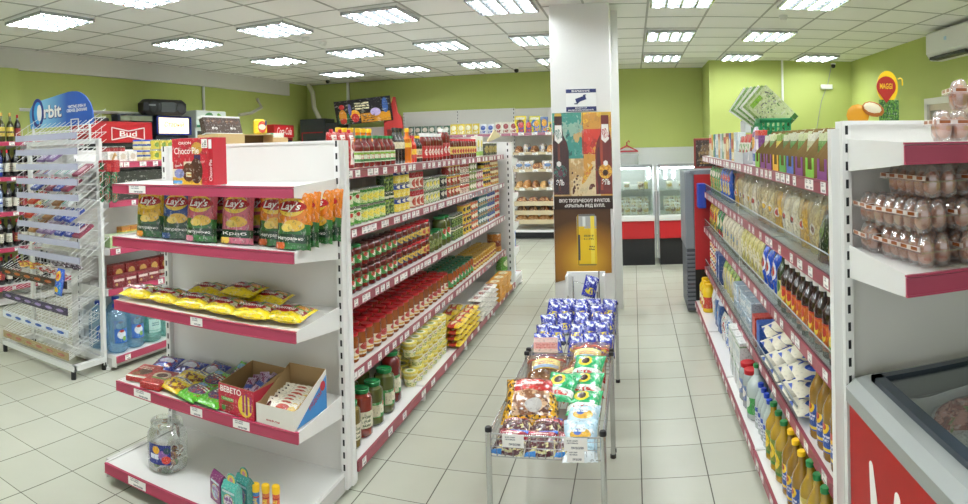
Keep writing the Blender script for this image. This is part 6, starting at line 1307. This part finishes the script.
wl1 = P('water_label', '#2a6ac0', [('e', .5, .6, .34, .3, '#e6eef6'), ('e', .7, .3, .16, .16, '#7fb04a'), ('e', .5, .85, .2, .1, '#b5302a')], .4); wl2 = P('water_label2', '#b8dcd8', [('t', .2, .8, .5, .8, 2, '#3a7a8a'), ('b', .1, .2, '#8fc0b8')], .4)
KA, KB2 = K(waterf(WAT, wl1, BLUC), 'water bottle'), K(waterf(WTC, wl2, WHTC), 'water bottle')
for i, (k_, x, y, l) in enumerate(((KA, -3.70, 3.49, 'nearest the gum stand, front row'), (KA, -3.70, 3.68, 'second from the gum stand, front row'), (KB2, -3.70, 3.88, 'third from the gum stand, front row'), (KB2, -3.70, 4.08, 'fourth, beside the end shelving post'), (KA, -3.89, 3.47, 'nearest the gum stand, rear row'), (KA, -3.89, 3.66, 'second from the gum stand, rear row'), (KA, -3.89, 3.86, 'third from the gum stand, rear row'), (KB2, -3.89, 4.06, 'fourth in the rear row'))):
    k_.put((x, y, ZG[4]), R(75), ('blue' if k_ is KA else 'pale teal')+' five litre water bottle '+l, 'water bottles')
# cartons on top of the second gondola
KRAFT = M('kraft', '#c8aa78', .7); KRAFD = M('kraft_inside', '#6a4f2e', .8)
def opencase(w, d, h):
    t = .006; return MB().box(-w/2, w/2, -d/2, d/2, 0, t).box(-w/2, -w/2+t, -d/2, d/2, 0, h).box(w/2-t, w/2, -d/2, d/2, 0, h).box(-w/2, w/2, d/2-t, d/2, 0, h).box(-w/2, w/2, -d/2, -d/2+t, 0, h)
c1 = tag(MB().box(-.2, .2, -.14, .14, 0, .13, 0, .004).build('cardboard_carton', [KRAFT], loc=(-3.84, 5.12, 1.715), rot=(0, 0, R(84))), 'plain cardboard carton on top of the tea shelving', 'box')
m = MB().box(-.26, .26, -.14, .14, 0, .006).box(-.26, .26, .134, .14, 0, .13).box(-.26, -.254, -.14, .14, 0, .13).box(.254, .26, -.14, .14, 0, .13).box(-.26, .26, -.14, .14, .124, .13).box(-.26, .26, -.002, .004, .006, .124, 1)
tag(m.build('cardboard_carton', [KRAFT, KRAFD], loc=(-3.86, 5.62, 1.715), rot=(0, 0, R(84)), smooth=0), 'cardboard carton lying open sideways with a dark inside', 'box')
tag(MB().box(-.17, .17, -.12, .12, 0, .1, 0, .004).box(-.171, -.05, -.121, -.119, .02, .05, 1).build('cardboard_carton', [KRAFT, M('kraft_print', '#8a6a4a', .6)], loc=(-3.88, 6.1, 1.715), rot=(0, 0, R(84))), 'smaller cardboard carton at the far end of the tea shelving top', 'box')
tag(MB().box(-.12, .12, -.1, .1, 0, .05, 0, .003).build('white_carton', [P('white_green_cart', '#dfe2d8', [('r', 0, .2, 0, 1, '#5fb08a')], .5)], loc=(-3.88, 6.1, 1.816), rot=(0, 0, R(84))), 'flat white carton with green end on the smaller cardboard carton', 'box')
cof = P('coffee_display', '#3a2418', [('r', .2, .8, .35, .6, '#3a2418'), ('b', .0, .04, '#efefec'), ('g', .1, .9, .6, .95, 5, '#5a3420', .5)], .4)
for i, y in enumerate((5.05, 5.36)):
    e = tag(empty('coffee_display_box', (-3.88, y, 1.846), R(84)), ('first', 'second')[i]+' brown printed coffee sachet box with white top edge on the cardboard carton', 'box'); e.rotation_euler = (R(-14), 0, R(84))
    MB().box(-.14, .14, -.03, .03, 0, .17, 0, .003).build('box_body', [cof], e); MB().box(-.15, .15, -.02, .035, .165, .19).build('white_edge', [WPAINT], e, smooth=0)
    letter('lettering', '80 гр', WINK, e, (0, -.0312, .055), .08, .03, bold=.02); letter('small_lettering', 'кофе', M('ink_tan', '#b08a5a', .4), e, (-.05, -.0312, .13), .09, .022)
ydk = tag(empty('yellow_display_box', (-3.86, 5.86, 1.846), R(84)), 'yellow sweet box with red and white round print beside the coffee boxes', 'box')
MB().box(-.1, .1, -.03, .03, 0, .17, 0, .02).build('box_body', [P('yel_display', '#eed01c', [('e', .5, .5, .36, .38, '#c8402f'), ('e', .5, .5, .3, .18, '#efe6d4'), ('r', .75, 1, .6, 1, '#23306a')], .4)], ydk)

# ------------------------------------------------------------ wire gum stand
FR = M('stand_white', '#e6e6e4', .35); LIL = M('price_strip', '#b4b4cc', .25, coat=.4)
gs = tag(empty('gum_stand', (-4.1, 3.05, 0)), 'white wire gum and sweet stand with lilac strips and blue header board', 'display stand'); gx = 4.1; gy = -3.05
def fr(name, boxes): 
    m = MB()
    for b in boxes: m.box(*b)
    return m.build(name, [FR], gs, smooth=0)
for x in (-.10+.0, ): pass
for s in (-.515, .40):
    fr('post', [(s-.018, s+.018, .28, .31, .04, 1.80)])
    fr('foot_rail', [(s-.02, s+.02, -.02, .31, .06, .10)])
fr('cross_bar', [(-.515, .40, .28, .31, 1.76, 1.80)]); fr('front_bar', [(-.535, .42, -.03, .0, .06, .10)]); fr('rear_bar', [(-.515, .40, .28, .31, .06, .1)]); fr('middle_bar', [(-.515, .40, .285, .305, .88, .92)])
for x, y in ((-.515, -.015), (.40, -.015), (.40, .295), (-.515, .295)): MB().lathe([(.02, 0), (.02, .06)], 10, 0, x, y).build('foot', [BLACK], gs)
mesh = MB()
for k in range(9): mesh.tube([(-.5+.11*k, .29, .1), (-.5+.11*k, .29, 1.78)], .0025, 5)
for k in range(12): mesh.tube([(-.5, .29, .14+.145*k), (.39, .29, .14+.145*k)], .0025, 5)
mesh.build('back_mesh', [FR], gs)
zt_ = [1.80-.115*i for i in range(9)]
for i, z in enumerate(zt_):
    m = MB(); x0, x1_ = -.25, .53; yf, yb_ = -.03, .26; dz = .16
    for k in range(13):
        x = x0+(x1_-x0)*k/12; m.tube([(x, yf, z+.045), (x, yf, z), (x, yb_, z+dz)], .0024, 5)
    for u in (0, .33, .66, 1): m.tube([(x0, yf+(yb_-yf)*u, z+dz*u), (x1_, yf+(yb_-yf)*u, z+dz*u)], .0022, 5)
    for k in range(5): 
        for x in (x0, x1_): m.tube([(x, yf+.06*k, z+.033*k+.07), (x, yf+.06*k, z+.033*k)], .0018, 5)
    for x in (x0, x1_): m.tube([(x, yf, z+.06), (x, yb_, z+dz+.06)], .0022, 5)
    tr_ = m.build('wire_tray', [FR], gs)
    MB().box(x0, x1_, yf-.012, yf-.004, z-.005, z+.042).build('price_strip', [LIL], tr_, smooth=0)
bs = [(.70, 'basket_brown', '#3a2c2c', '#c0602a'), (.50, 'basket_purple', '#3c3450', '#a08ac0'), (.335, 'basket_blue', '#e0e4ec', '#2a5ab0'), (.165, 'basket_tan', '#a8946a', '#b06a5a')]
for z, nm, c1_, c2_ in bs:
    m = MB(); x0, x1_ = -.50, .375; yf, yb_ = -.03, .27
    for k in range(20):
        x = x0+(x1_-x0)*k/19; m.tube([(x, yf, z+.03), (x, yf, z-.02), (x, yb_, z+.06), (x, yb_, z+.12)], .0018, 5)
    for k in range(7): m.tube([(x0, yf+.05*k, z-.02+.013*k), (x1_, yf+.05*k, z-.02+.013*k)], .0018, 5)
    for x in (x0, x1_):
        for q in (.02, .05, .08, .12): m.tube([(x, yf, z-.02+q*.5), (x, yb_, z+.06+q)], .0022, 5)
    tr_ = m.build('wire_basket', [FR], gs)
    MB().box(x0, x1_, yf-.012, yf-.004, z-.028, z+.028).build('printed_strip', [P('strip_'+nm, c1_, [('e', .1+.16*k, .5, .05, .2, c2_) for k in range(6)], .35)], tr_, smooth=0)
# header board with a bow top
import_pts = [(-.14, 0), (-.14, .12)]
pts = [(-.41, 0), (-.42, .12)]+[(-.42+.13*(1-math.cos(R(90*k/8))), .12+.11*math.sin(R(90*k/8))) for k in range(1, 9)]+[(.0, .262), (.12, .275)]+[(.34-.2*0-.2*(1-math.sin(R(90*k/8))) if False else .17+.24*math.sin(R(90*k/8)), .06+.215*math.cos(R(90*k/8))) for k in range(0, 9)]+[(.412, 0)]
hb = MB().prism(pts, 'y', -.006, .006).build('header_board', [P('header_blue', '#2e5fb4', [('r', .0, .14, 0, 1, '#4f9fd8'), ('r', .14, .3, 0, 1, '#7cc0e4'), ('r', .3, .42, 0, 1, '#5a98d4'), ('r', .42, .52, 0, 1, '#3f76c4')], .35, .3)], gs, smooth=0, loc=(.0, .24, 1.912))
hm = hb.data.materials[0]; t = NT(hm); tc = t.new('ShaderNodeTexCoord'); s_ = t.new('ShaderNodeSeparateXYZ'); t.l.new(tc.outputs['Generated'], s_.inputs[0]); rp = t.new('ShaderNodeValToRGB'); t.l.new(s_.outputs[0], rp.inputs[0])
ee = rp.color_ramp.elements; ee[0].position = 0; ee[0].color = lin('#3f8fd0'); ee[1].position = .62; ee[1].color = lin('#2a59b0'); q_ = ee.new(.22); q_.color = lin('#8ecdea')
t.l.new(rp.outputs[0], t.n['Principled BSDF'].inputs['Base Color'])
def ring(rx, rz, cx_, cz, n=30): return [(cx_+rx*math.cos(R(360*k/n)), cz+rz*math.sin(R(360*k/n))) for k in range(n)]
m = MB().prism(ring(.085, .125, -.30, .13), 'y', -.008, -.0062, 0).prism(ring(.057, .095, -.295, .13), 'y', -.0095, -.008, 1).prism(ring(.033, .07, -.272, .13), 'y', -.011, -.0095, 2)
m.build('round_emblem', [M('orbit_navy', '#27307f', .35), M('orbit_sky', '#3f9fe0', .35), WINK], hb, smooth=0)
letter('logo_shadow', 'rbit', M('orbit_navy', '#27307f', .35), hb, (-.09, -.0085, .128), .25, .115, bold=.055)
letter('logo_lettering', 'rbit', WINK, hb, (-.09, -.0105, .133), .238, .108, bold=.03)
letter('slogan', 'ЧИСТЫЕ ЗУБЫ И\nСВЕЖЕЕ ДЫХАНИЕ', WINK, hb, (.22, -.0075, .135), .25, .06, bold=.03)
for hb_ in [(-.38, -.372, .23, .25, 1.78, 1.93), (.36, .368, .23, .25, 1.78, 1.92), (.15, .158, .223, .23, 1.86, 1.965), (.24, .248, .223, .23, 1.86, 1.965), (.15, .248, .223, .23, 1.957, 1.965), (-.38, .368, .225, .233, 1.87, 1.878)]: fr('header_bracket', [hb_])
# sweets on the trays
def gumbox(nm, c, *L): return K(box_fn(.09, .16, .022, P('gum_'+nm, c, list(L), .3, .3, 'xy'), 'gum_box', .0), 'gum box')
GB = {'white and red': gumbox('wr', '#e4e4e8', ('r', .1, .3, 0, 1, '#b5302a'), ('r', .4, .6, 0, 1, '#3a5ab0')), 'white and teal': gumbox('wt', '#e0e6e4', ('r', .1, .35, 0, 1, '#4f9a8a'), ('r', .5, .62, 0, 1, '#7a5a8a')), 'bright red': gumbox('rd', '#d0301c', ('e', .5, .5, .3, .3, '#e8682a')), 'blue': gumbox('bl', '#2a4ab0', ('g', 0, 1, 0, 1, 5, '#dfe6f4', .55)), 'amber': gumbox('am', '#a8743a', ('r', .1, .9, .3, .7, '#d9a85a')), 'lilac': gumbox('li', '#9a7ab0', ('g', 0, 1, 0, 1, 6, '#e4dcea', .5)), 'purple red': gumbox('pr', '#8f2a4a', ('e', .5, .5, .3, .3, '#d9b0b8'))}
def ongum(kind, ti, xs, l):
    z = zt_[ti]
    for i, x in enumerate(xs): GB[kind].put((-4.1+x, 3.05+.1, z+.094), (R(29), 0, R(-4)), '%s gum box %s' % (kind, l) + (', %s along the tray' % ORD[i] if len(xs) > 1 else ''), 'gum boxes on the wire stand')
ongum('white and red', 3, (-.05, .06), 'on the fourth tray from the top'); ongum('white and teal', 3, (.22, .33), 'on the fourth tray from the top'); ongum('purple red', 4, (.1, .3), 'on the fifth tray from the top'); ongum('bright red', 5, (-.15,), 'sticking up on the sixth tray'); ongum('amber', 6, (.05,), 'on the seventh tray'); ongum('blue', 6, (.2, .32), 'on the seventh tray'); ongum('bright red', 6, (-.2,), 'on the seventh tray'); ongum('amber', 7, (-.15,), 'on the eighth tray'); ongum('lilac', 7, (-.03, .07), 'on the eighth tray'); ongum('blue', 7, (.2, .32), 'on the eighth tray'); ongum('white and red', 8, (-.1,), 'on the ninth tray'); ongum('lilac', 2, (.0, .12), 'on the third tray from the top'); ongum('purple red', 3, (.44,), 'on the fourth tray from the top'); ongum('white and teal', 5, (.08, .3), 'on the sixth tray'); ongum('amber', 5, (.18,), 'on the sixth tray'); ongum('white and red', 6, (-.08,), 'on the seventh tray'); ongum('purple red', 7, (.42,), 'on the eighth tray'); ongum('blue', 4, (-.1, .2), 'on the fifth tray from the top')
def barf(c, s): return K(flat_fn(.045, .13, .018, P('bar_'+c, c, [('g', 0, 1, .1, .9, 3, s, .5)], .25, .6, 'xy'), 2, 'chocolate_bar'), 'chocolate bar')
BA = [('yellow', barf('#e0b83a', '#b5302a')), ('red and white', barf('#b5302a', '#efe6e0')), ('dark', barf('#4a3040', '#c8c0cc'))]
for i in range(6): BA[0][1].put((-4.55+.05*i, 3.18+.012*(i % 3), .735+.008*(i % 3)), (R(14), R(4), R(rnd.uniform(50, 110))), 'yellow chocolate bar in the uppermost wire basket, %s from its outer end' % ORD[i], 'yellow bars')
for i in range(7): BA[1][1].put((-4.25+.045*i, 3.16+.02*(i % 2), .735+.008*(i % 2)), (R(14), R(4), R(rnd.uniform(60, 110))), 'red and white chocolate bar in the uppermost wire basket, %s past the yellow bars' % ORD[i], 'red white bars')
for i in range(6): BA[2][1].put((-4.2+.06*i, 3.26, .78+.006*(i % 2)), (R(20), R(4), R(rnd.uniform(70, 100))), 'dark chocolate bar at the back of the uppermost wire basket, %s along' % ORD[i], 'dark bars')
tag(pillow(.11, .2, .05, 71, 10, 12, 0).build('snack_bag', [P('dog_bag', '#2a5ac0', [('e', .5, .72, .3, .2, '#e8b42a'), ('e', .5, .7, .14, .1, '#c0302a'), ('g', .1, .9, 0, .5, 4, '#1f8ad0', .5), ('e', .4, .2, .3, .1, '#e8c42a')], .25, .6)], loc=(-3.80, 2.985, .62), rot=(R(-10), 0, R(-8))), 'blue and yellow snack bag hanging at the corner of the wire baskets', 'snack bag')
# hanging strip of green and red sweets
hs = tag(empty('sweet_strip', (-3.55, 3.32, 1.63)), 'bundle of green wrapped sweets with red tops hanging beside the gum stand', 'sweet strip')
MB().box(-.1, .08, -.03, .03, -.09, -.0, 0, .004).build('red_header', [P('strip_head', '#b5202a', [('r', .1, .35, .2, .8, '#1f6a3a'), ('r', .55, .8, .1, .7, '#d8504a')], .35)], hs)
MB().tube([(.03, 0, 0), (.06, 0, .05), (.07, 0, .03)], .008, 6).build('hook', [M('tan_ribbon', '#c9a46a', .5)], hs)
cand = P('strip_green', '#1f7a4a', [('n', 6, .55, '#b5202a'), ('n', 9, .62, '#cfe6d8')], .2, .8)
for i in range(5):
    for j in range(2):
        MB().lathe([(.004, -.115), (.017, -.10), (.019, -.02), (.012, 0)], 8).build('wrapped_sweet', [cand], hs, loc=(-.08+.04*i, -.02+.02*(i % 2), -.09-.12*j), rot=(R(4*(i-2)), R(6*(i-2)), 0))
# ------------------------------------------------------------ coolers along the left wall
def drink_cooler(label, y0, y1, h, hdr, z0, body, hm, lip=None):
    e = tag(empty('drinks_cooler', (-6.0, (y0+y1)/2, 0)), label, 'drinks cooler'); w = (y1-y0)/2
    MB().box(-.36, 0, -w, w, .0, z0, 0, .006).build('cabinet', [body], e)
    MB().box(-.005, .012, -w+.05, w-.05, .2, z0-.05).build('glass_door', [M('door_dark', '#2a3034', .08, coat=.6)], e, smooth=0)
    MB().box(-.36, .03, -w, w, z0, h, 0, .008).build('header', [hdr], e)
    MB().box(.03, .034, -w+.03, w-.03, z0+.03, h-.03).build('header_panel', [hm], e, smooth=0)
    return e
BRED = M('cooler_header_red', '#b01c24', .35)
c_ = drink_cooler('red topped drinks cooler with white bow tie outline', 5.25, 6.4, 2.10, BRED, 1.82, BLACK, M('header_red_panel', '#c0202a', .3))
m = MB(); q = .0375
bow = [(-.30, .04), (-.30, .2), (.0, .155), (.30, .2), (.30, .04), (.0, .085)]
for a, b in zip(bow, bow[1:]+bow[:1]): m.tube([(q, a[0]+.1, 1.82+a[1]), (q, b[0]+.1, 1.82+b[1])], .008, 6)
m.build('bow_tie_outline', [WINK], c_)
letter('lettering', 'Bud', WINK, c_, (q, .1, 1.94), .32, .075, rot=(0, 0, R(90)), bold=.02)
DKB = M('cooler_dark', '#1c2434', .35)
fp = tag(empty('framed_screen', (-6.02, 6.12, 2.102), R(90)), 'dark blue framed dull screen standing on the red cooler', 'screen')
MB().box(-.34, .34, -.02, .12, 0, .1, 0, .01).build('frame', [DKB], fp); MB().box(-.3, .3, -.024, -.02, .012, .08).build('screen', [M('header_olive', '#7a7f68', .4)], fp, smooth=0)
bpy.context.view_layer.update()
LIT = M('lit_panel', '#e8dcc0', .4, emit='#f4dcb4', es=1.1)
c_ = drink_cooler('dark blue cooler with a lit cream header panel under the stereo', 6.5, 7.2, 2.20, DKB, 1.92, DKB, LIT)
letter('lettering', 'Старый', M('ink_gold2', '#b8752c', .4), c_, (.036, 0, 2.07), .42, .09, rot=(0, 0, R(90)), shear=.2)
MB().box(.03, .045, -.37, .37, 1.93, 1.95).box(.03, .045, -.37, .37, 2.17, 2.19).box(.03, .045, -.37, -.35, 1.93, 2.19).box(.03, .045, .35, .37, 1.93, 2.19).build('header_rim', [M('rim_blue', '#2a3a9a', .4)], c_, smooth=0)
c_ = drink_cooler('white cooler with pale green header picture beside the lit cooler', 7.36, 8.1, 2.30, M('cooler_white', '#d5dcd8', .4), 2.04, M('cooler_white', '#d5dcd8', .4), P('header_green', '#d3ddd6', [], .4))
MB().ball((0, 0, 0), .012, .14, .085).build('green_print', [M('print_green', '#2f7a3a', .4)], c_, loc=(.036, -.1, 2.18), rot=(R(25), 0, 0)); MB().box(.035, .045, -.37, .37, 2.045, 2.08).build('green_stripe', [M('stripe_green', '#1f6a4a', .4)], c_, smooth=0)
MB().ball((0, 0, 0), .01, .08, .035).build('green_print', [M('print_green2', '#6aa83a', .4)], c_, loc=(.036, .2, 2.22), rot=(R(-30), 0, 0))
c_ = drink_cooler('red headed drinks cooler far along the green wall', 9.5, 10.2, 2.13, BRED, 1.9, M('cooler_redbody', '#8f1c20', .4), M('header_red2', '#c81e24', .3))
letter('lettering', 'Coca-Cola', WINK, c_, (.036, 0, 2.015), .5, .13, rot=(0, 0, R(90)), shear=.3, bold=.01)
# stereo on the lit cooler
st = tag(empty('stereo', (-6.0, 6.65, 2.20), R(80)), 'black portable stereo on top of the coolers', 'stereo')
MB().box(-.38, .38, -.12, .12, .0, .22, 0, .055).build('case', [M('stereo_black', '#17181b', .4)], st)
for x in (-.24, .24): MB().lathe([(.085, 0), (.085, .012), (.05, .004)], 20).build('speaker', [M('speaker_black', '#0c0c0e', .6)], st, rot=(R(90), 0, 0), loc=(x, -.115, .11))
MB().box(-.12, .12, -.128, -.118, .04, .18).build('tape_deck', [M('deck_grey', '#2c2e33', .35)], st, smooth=0); MB().box(-.33, -.22, -.13, -.122, .125, .14).build('badge', [GREY], st, smooth=0)
tag(MB().box(-.12, .12, -.1, .1, 0, .05, 0, .01).build('spare_box', [M('box_dark', '#2a2a2e', .5)], loc=(-6.2, 5.6, 2.102)), 'flat dark box on top of the red cooler', 'box')
# dark cabinets in the far corner
for i, (x0, x1_, h, l) in enumerate(((-6.3, -5.75, 2.27, 'dark grey metal cabinet nearest the corner'), (-5.73, -5.45, 2.18, 'dark grey cabinet with red edge under the drinks sign'))):
    e = tag(empty('metal_cabinet', (x0, 11.0, 0)), l, 'cabinet'); w = x1_-x0
    MB().box(0, w, 0, .45, .0, h, 0, .01).build('body', [DGREY], e)
    m = MB()
    for zz in (h-.28,): m.box(.04, w-.04, -.008, 0, zz, zz+.02, 0).box(.04, .06, -.008, 0, zz-.4, zz, 0)
    m.build('red_trim', [M('trim_red', '#a8202a', .4)], e, smooth=0)
    MB().box(w*.3, w*.7, -.01, 0, .3, h-.4).build('door', [M('door_grey', '#2e3236', .5)], e, smooth=0)
sgn = tag(empty('promo_cooler', (-4.80, 10.75, 0)), 'red sided drinks cooler with tilted dark promotional header', 'drinks cooler')
MB().box(-.6, .40, 0, .55, .0, 2.05, 0, .01).build('cabinet', [M('promo_grey', '#8a7f7c', .4)], sgn)
MB().box(.40, .46, -.02, .55, .0, 2.16, 0, .01).build('red_side', [M('promo_red', '#a32a26', .4)], sgn)
hd = MB().box(-.52, .60, -.012, .012, 0, .45).build('header', [P('promo_art', '#17141c', [('r', .45, .97, .03, .4, '#c8861c'), ('r', .04, .24, .05, .45, '#1c5a3a'), ('e', .13, .35, .07, .28, '#d08a2c'), ('e', .35, .36, .09, .22, '#e8a82a'), ('e', .35, .25, .07, .18, '#b5202a'), ('e', .13, .15, .06, .12, '#b5302a'), ('e', .27, .6, .03, .24, '#5a5aa0'), ('r', .35, .62, .58, .88, '#3a3628'), ('t', .37, .62, .58, .9, 3, '#efe6c0'), ('e', .72, .42, .09, .16, '#b8a8dc'), ('e', .9, .65, .05, .3, '#3a5a9a'), ('e', .13, .74, .05, .1, '#b5202a'), ('t', .48, .7, .08, .36, 3, '#4a2a10')], .3, .3)], sgn, smooth=0, loc=(0, -.04, 2.13), rot=(R(12), R(-3), 0))
MB().prism([(.60, 2.0), (.46, 2.0), (.46, 2.1), (.60, 2.58), (.64, 2.58), (.68, 2.3), (.76, 2.2), (.78, 2.0)], 'y', -.02, .02).build('red_wing', [M('promo_red', '#a32a26', .4)], sgn, smooth=0, loc=(0, -.02, 0))

# ------------------------------------------------------------ back wall shelving and bread
bsec = [-4.26, -3.2, -2.14, -1.08]
shelving('wall_shelving', 'white back wall shelving of packets with a maroon rail', (0, 11.46, 0), 0, bsec[:3], [(1.87, .38, 3), (1.45, .38, 3), (1.0, .38, 2), (.13, .45, 0)], 2.32, M('rail_rose', '#b07486', .4))
ZB = [1.87, 1.52, 1.22, .9, .62, .46, .30]
bw = tag(empty('bread_shelving', (0, 11.46, 0)), 'white bread shelving with pale wooden shelves beside the column', 'shelving')
MB().box(-2.14, -1.08, -.012, .012, .08, 2.32).build('back_panel', [PANEL], bw, smooth=0)
for s in (-2.14, -1.08):
    p = MB().box(s-.02, s+.02, -.05, .02, .03, 2.33); slots(p, s, -.05, .12, 2.3, 1, .07, .008); p.build('post', [WHITE, SLOT], bw, smooth=0)
WOOD = M('pale_wood', '#c9b998', .6)
for i, z in enumerate(ZB):
    if i == 0: sh = MB().box(-2.12, -1.1, -.4, -.02, z-.03, z).build('shelf', [WHITE], bw, smooth=0); MB().box(-2.12, -1.1, -.41, -.4, z-.05, z).build('price_rail', [M('rail_rose', '#b07486', .4)], sh, smooth=0)
    else:
        sh = MB().box(-2.12, -1.1, -.4, -.02, z-.025, z).build('wooden_shelf', [WOOD], bw, smooth=0)
        MB().box(-2.12, -1.1, -.41, -.4, z-.035, z+.045 if i > 3 else z+.012).build('wooden_lip', [WOOD], sh, smooth=0)
    for k in range(4 if i < 4 else 0): MB().box(-2.0+.24*k, -1.9+.24*k, -.414, -.411, z-.045, z+.005).build('price_tag', [TAGM], sh, smooth=0)
MB().box(-2.12, -1.1, -.4, -.02, .12, .16).build('base_shelf', [WHITE], bw, smooth=0); MB().box(-2.12, -1.1, -.38, -.02, .02, .12).build('plinth', [BLACK], bw, smooth=0)
def loaf(c, nm, l, w, h):
    def f():
        m = MB(); pr = []
        n = 9
        for i in range(n):
            t_ = -1+2*i/(n-1); k = max(.15, 1-abs(t_)**3)**.5
            m_ = [(l/2*t_, w/2*k*math.cos(R(a)), h*.12+h*.88*max(0, math.sin(R(a)))*k if math.sin(R(a)) > 0 else 0) for a in range(-15, 196, 15)]
            m.v += m_
        q = len(m_)
        for i in range(n-1):
            for j in range(q): m.f.append((i*q+j, (i+1)*q+j, (i+1)*q+(j+1) % q, i*q+(j+1) % q)); m.m.append(0)
        m.f.append(tuple(range(q))); m.m.append(0); m.f.append(tuple(range((n-1)*q, n*q))[::-1]); m.m.append(0)
        return m.build(nm, [P('crust_'+nm+c, c, [('n', 5, .55, '#d9a86a'), ('n', 3, .64, '#efe6da')], .5)])
    return f
LV = [K(loaf('#7a4422', 'bread_loaf', .2, .12, .12), 'bread loaf'), K(loaf('#b57a3c', 'bread_loaf', .22, .13, .13), 'bread loaf'), K(loaf('#5a3018', 'rye_loaf', .18, .11, .13), 'bread loaf'), K(bag_fn(.2, .15, .1, P('bread_wrap', '#dfe0e2', [('n', 5, .52, '#b59a7a'), ('e', .5, .5, .3, .2, '#6a86b8')], .2, .7), 81, nu=8, nv=8, name='wrapped_bread'), 'wrapped bread'), K(loaf('#c89a5c', 'white_loaf', .2, .12, .11), 'bread loaf')]
names = ['brown', 'golden', 'dark rye', 'wrapped', 'pale']
for s_, (z, pat) in enumerate(((ZB[1], [0, 3, 0, 3, 1, 1, 0]), (ZB[2], [3, 3, 0, 3, 3, 0]), (ZB[3], [4, 1, 0, 4, 3, 4, 3]))):
    for i, q in enumerate(pat):
        for r_ in range(2):
            LV[q].put((-2.02+.86*i/(len(pat)-1), 11.14+.16*r_, z+.002), (0, 0, R(rnd.uniform(-25, 25)+(90 if s_ != 1 else 0))), '%s bread, %s along the %s bread shelf%s' % (names[q], ORD[i], ('upper', 'middle', 'lower')[s_], ', behind' if r_ else ''), 'bread on the wooden shelves')
for s_, z in enumerate(ZB[4:7]):
    for i in range(5): LV[(0, 2, 1)[s_]].put((-1.98+.2*i, 11.16, z), (0, 0, R(rnd.uniform(-8, 8))), '%s bread, %s in the %s slatted bread tray' % ((names[0], names[2], names[1])[s_], ORD[i], ('top', 'middle', 'bottom')[s_]), 'bread in the slatted trays')
bp_ = [('dark green', '#1f4a34', '#d9cfc0', 6, .17), ('yellow', '#e3c83a', '#f2ecd0', 4, .19), ('white and blue', '#d9dce6', '#3a56a8', 2, .17), ('white and maroon', '#e2ddd0', '#8f2a30', 3, .2), ('blue and red', '#4a4a90', '#c0302a', 2, .22), ('blue and orange', '#5a78c0', '#e0a02a', 2, .27), ('yellow and dark', '#e0c02a', '#3a3a34', 2, .18)]
x = -4.1
for n_, c, o_, k_, h_ in bp_:
    kk = K(bag_fn(.135, h_, .06, P('pack_'+n_, c, [('e', .5, .6, .34, .24, o_), ('g', .1, .9, .05, .3, 5, o_, .5), ('b', .9, 1, c)], .3, .4), int(h_*900), nu=8, nv=10), 'packet')
    for i in range(k_):
        kk.put((x+.065, 11.17, 1.872), (R(-4), 0, R(rnd.uniform(-8, 8))), '%s packet on the back wall top shelf, %s of its kind' % (n_, ORD[i]), n_+' packets'); x += .138
for i, (n_, c, o_, w, h_, x) in enumerate((('yellow cocoa', '#e8d21c', '#5a3a1c', .2, .3, -1.98), ('yellow and green cereal', '#d8d02a', '#2a6a9a', .19, .29, -1.72), ('small orange', '#d8602a', '#6a9a5a', .12, .1, -1.5), ('tall pale pink', '#e0c8b8', '#e8b42a', .09, .24, -1.25))):
    tag(MB().box(-w/2, w/2, -.04, .04, 0, h_, 0, .003).build('food_carton', [P('cocoa%d' % i, c, [('e', .5, .55, .34, .24, o_), ('r', .1, .9, .78, .92, '#efe8d8'), ('e', .5, .5, .2, .12, '#e9e0d0')], .35)], loc=(x, 11.2, 1.872)), n_+' carton on the top shelf of the bread shelving', 'carton')
# ------------------------------------------------------------ daylight through the open shop front, camera
w = bpy.data.worlds.new('world'); SC.world = w; w.use_nodes = True
bg = w.node_tree.nodes['Background']; bg.inputs[0].default_value = (.94, .985, 1, 1); bg.inputs[1].default_value = .65
cam = bpy.data.cameras.new('camera'); co = bpy.data.objects.new('camera', cam); COL.objects.link(co)
cam.type = 'PANO'; cam.panorama_type = 'CENTRAL_CYLINDRICAL'
FP, U0, V0 = 639.22, 632.91, 150.89     # pixels per radian of the sweep, column straight ahead, row of the horizon
cam.central_cylindrical_range_u_min = -U0/FP; cam.central_cylindrical_range_u_max = (968-U0)/FP
cam.central_cylindrical_range_v_min = -(504-V0)/FP; cam.central_cylindrical_range_v_max = V0/FP
cam.central_cylindrical_radius = 1.0
co.matrix_world = Matrix.Translation((0, 0, 1.67)) @ Matrix.Rotation(.0218, 4, 'Y') @ Matrix.Rotation(-.0144, 4, 'X') @ Matrix.Rotation(R(90), 4, 'X')
cam.clip_start = .05
SC.camera = co
vs_ = SC.view_settings; vs_.view_transform = 'Standard'; vs_.look = 'None'; vs_.gamma = 1; vs_.use_curve_mapping = False; vs_.exposure = .66
SC.cycles.use_denoising = True
SC.cycles.max_bounces = 8; SC.cycles.transparent_max_bounces = 24; SC.cycles.transmission_bounces = 6; SC.cycles.diffuse_bounces = 4
SC.cycles.sample_clamp_indirect = 6
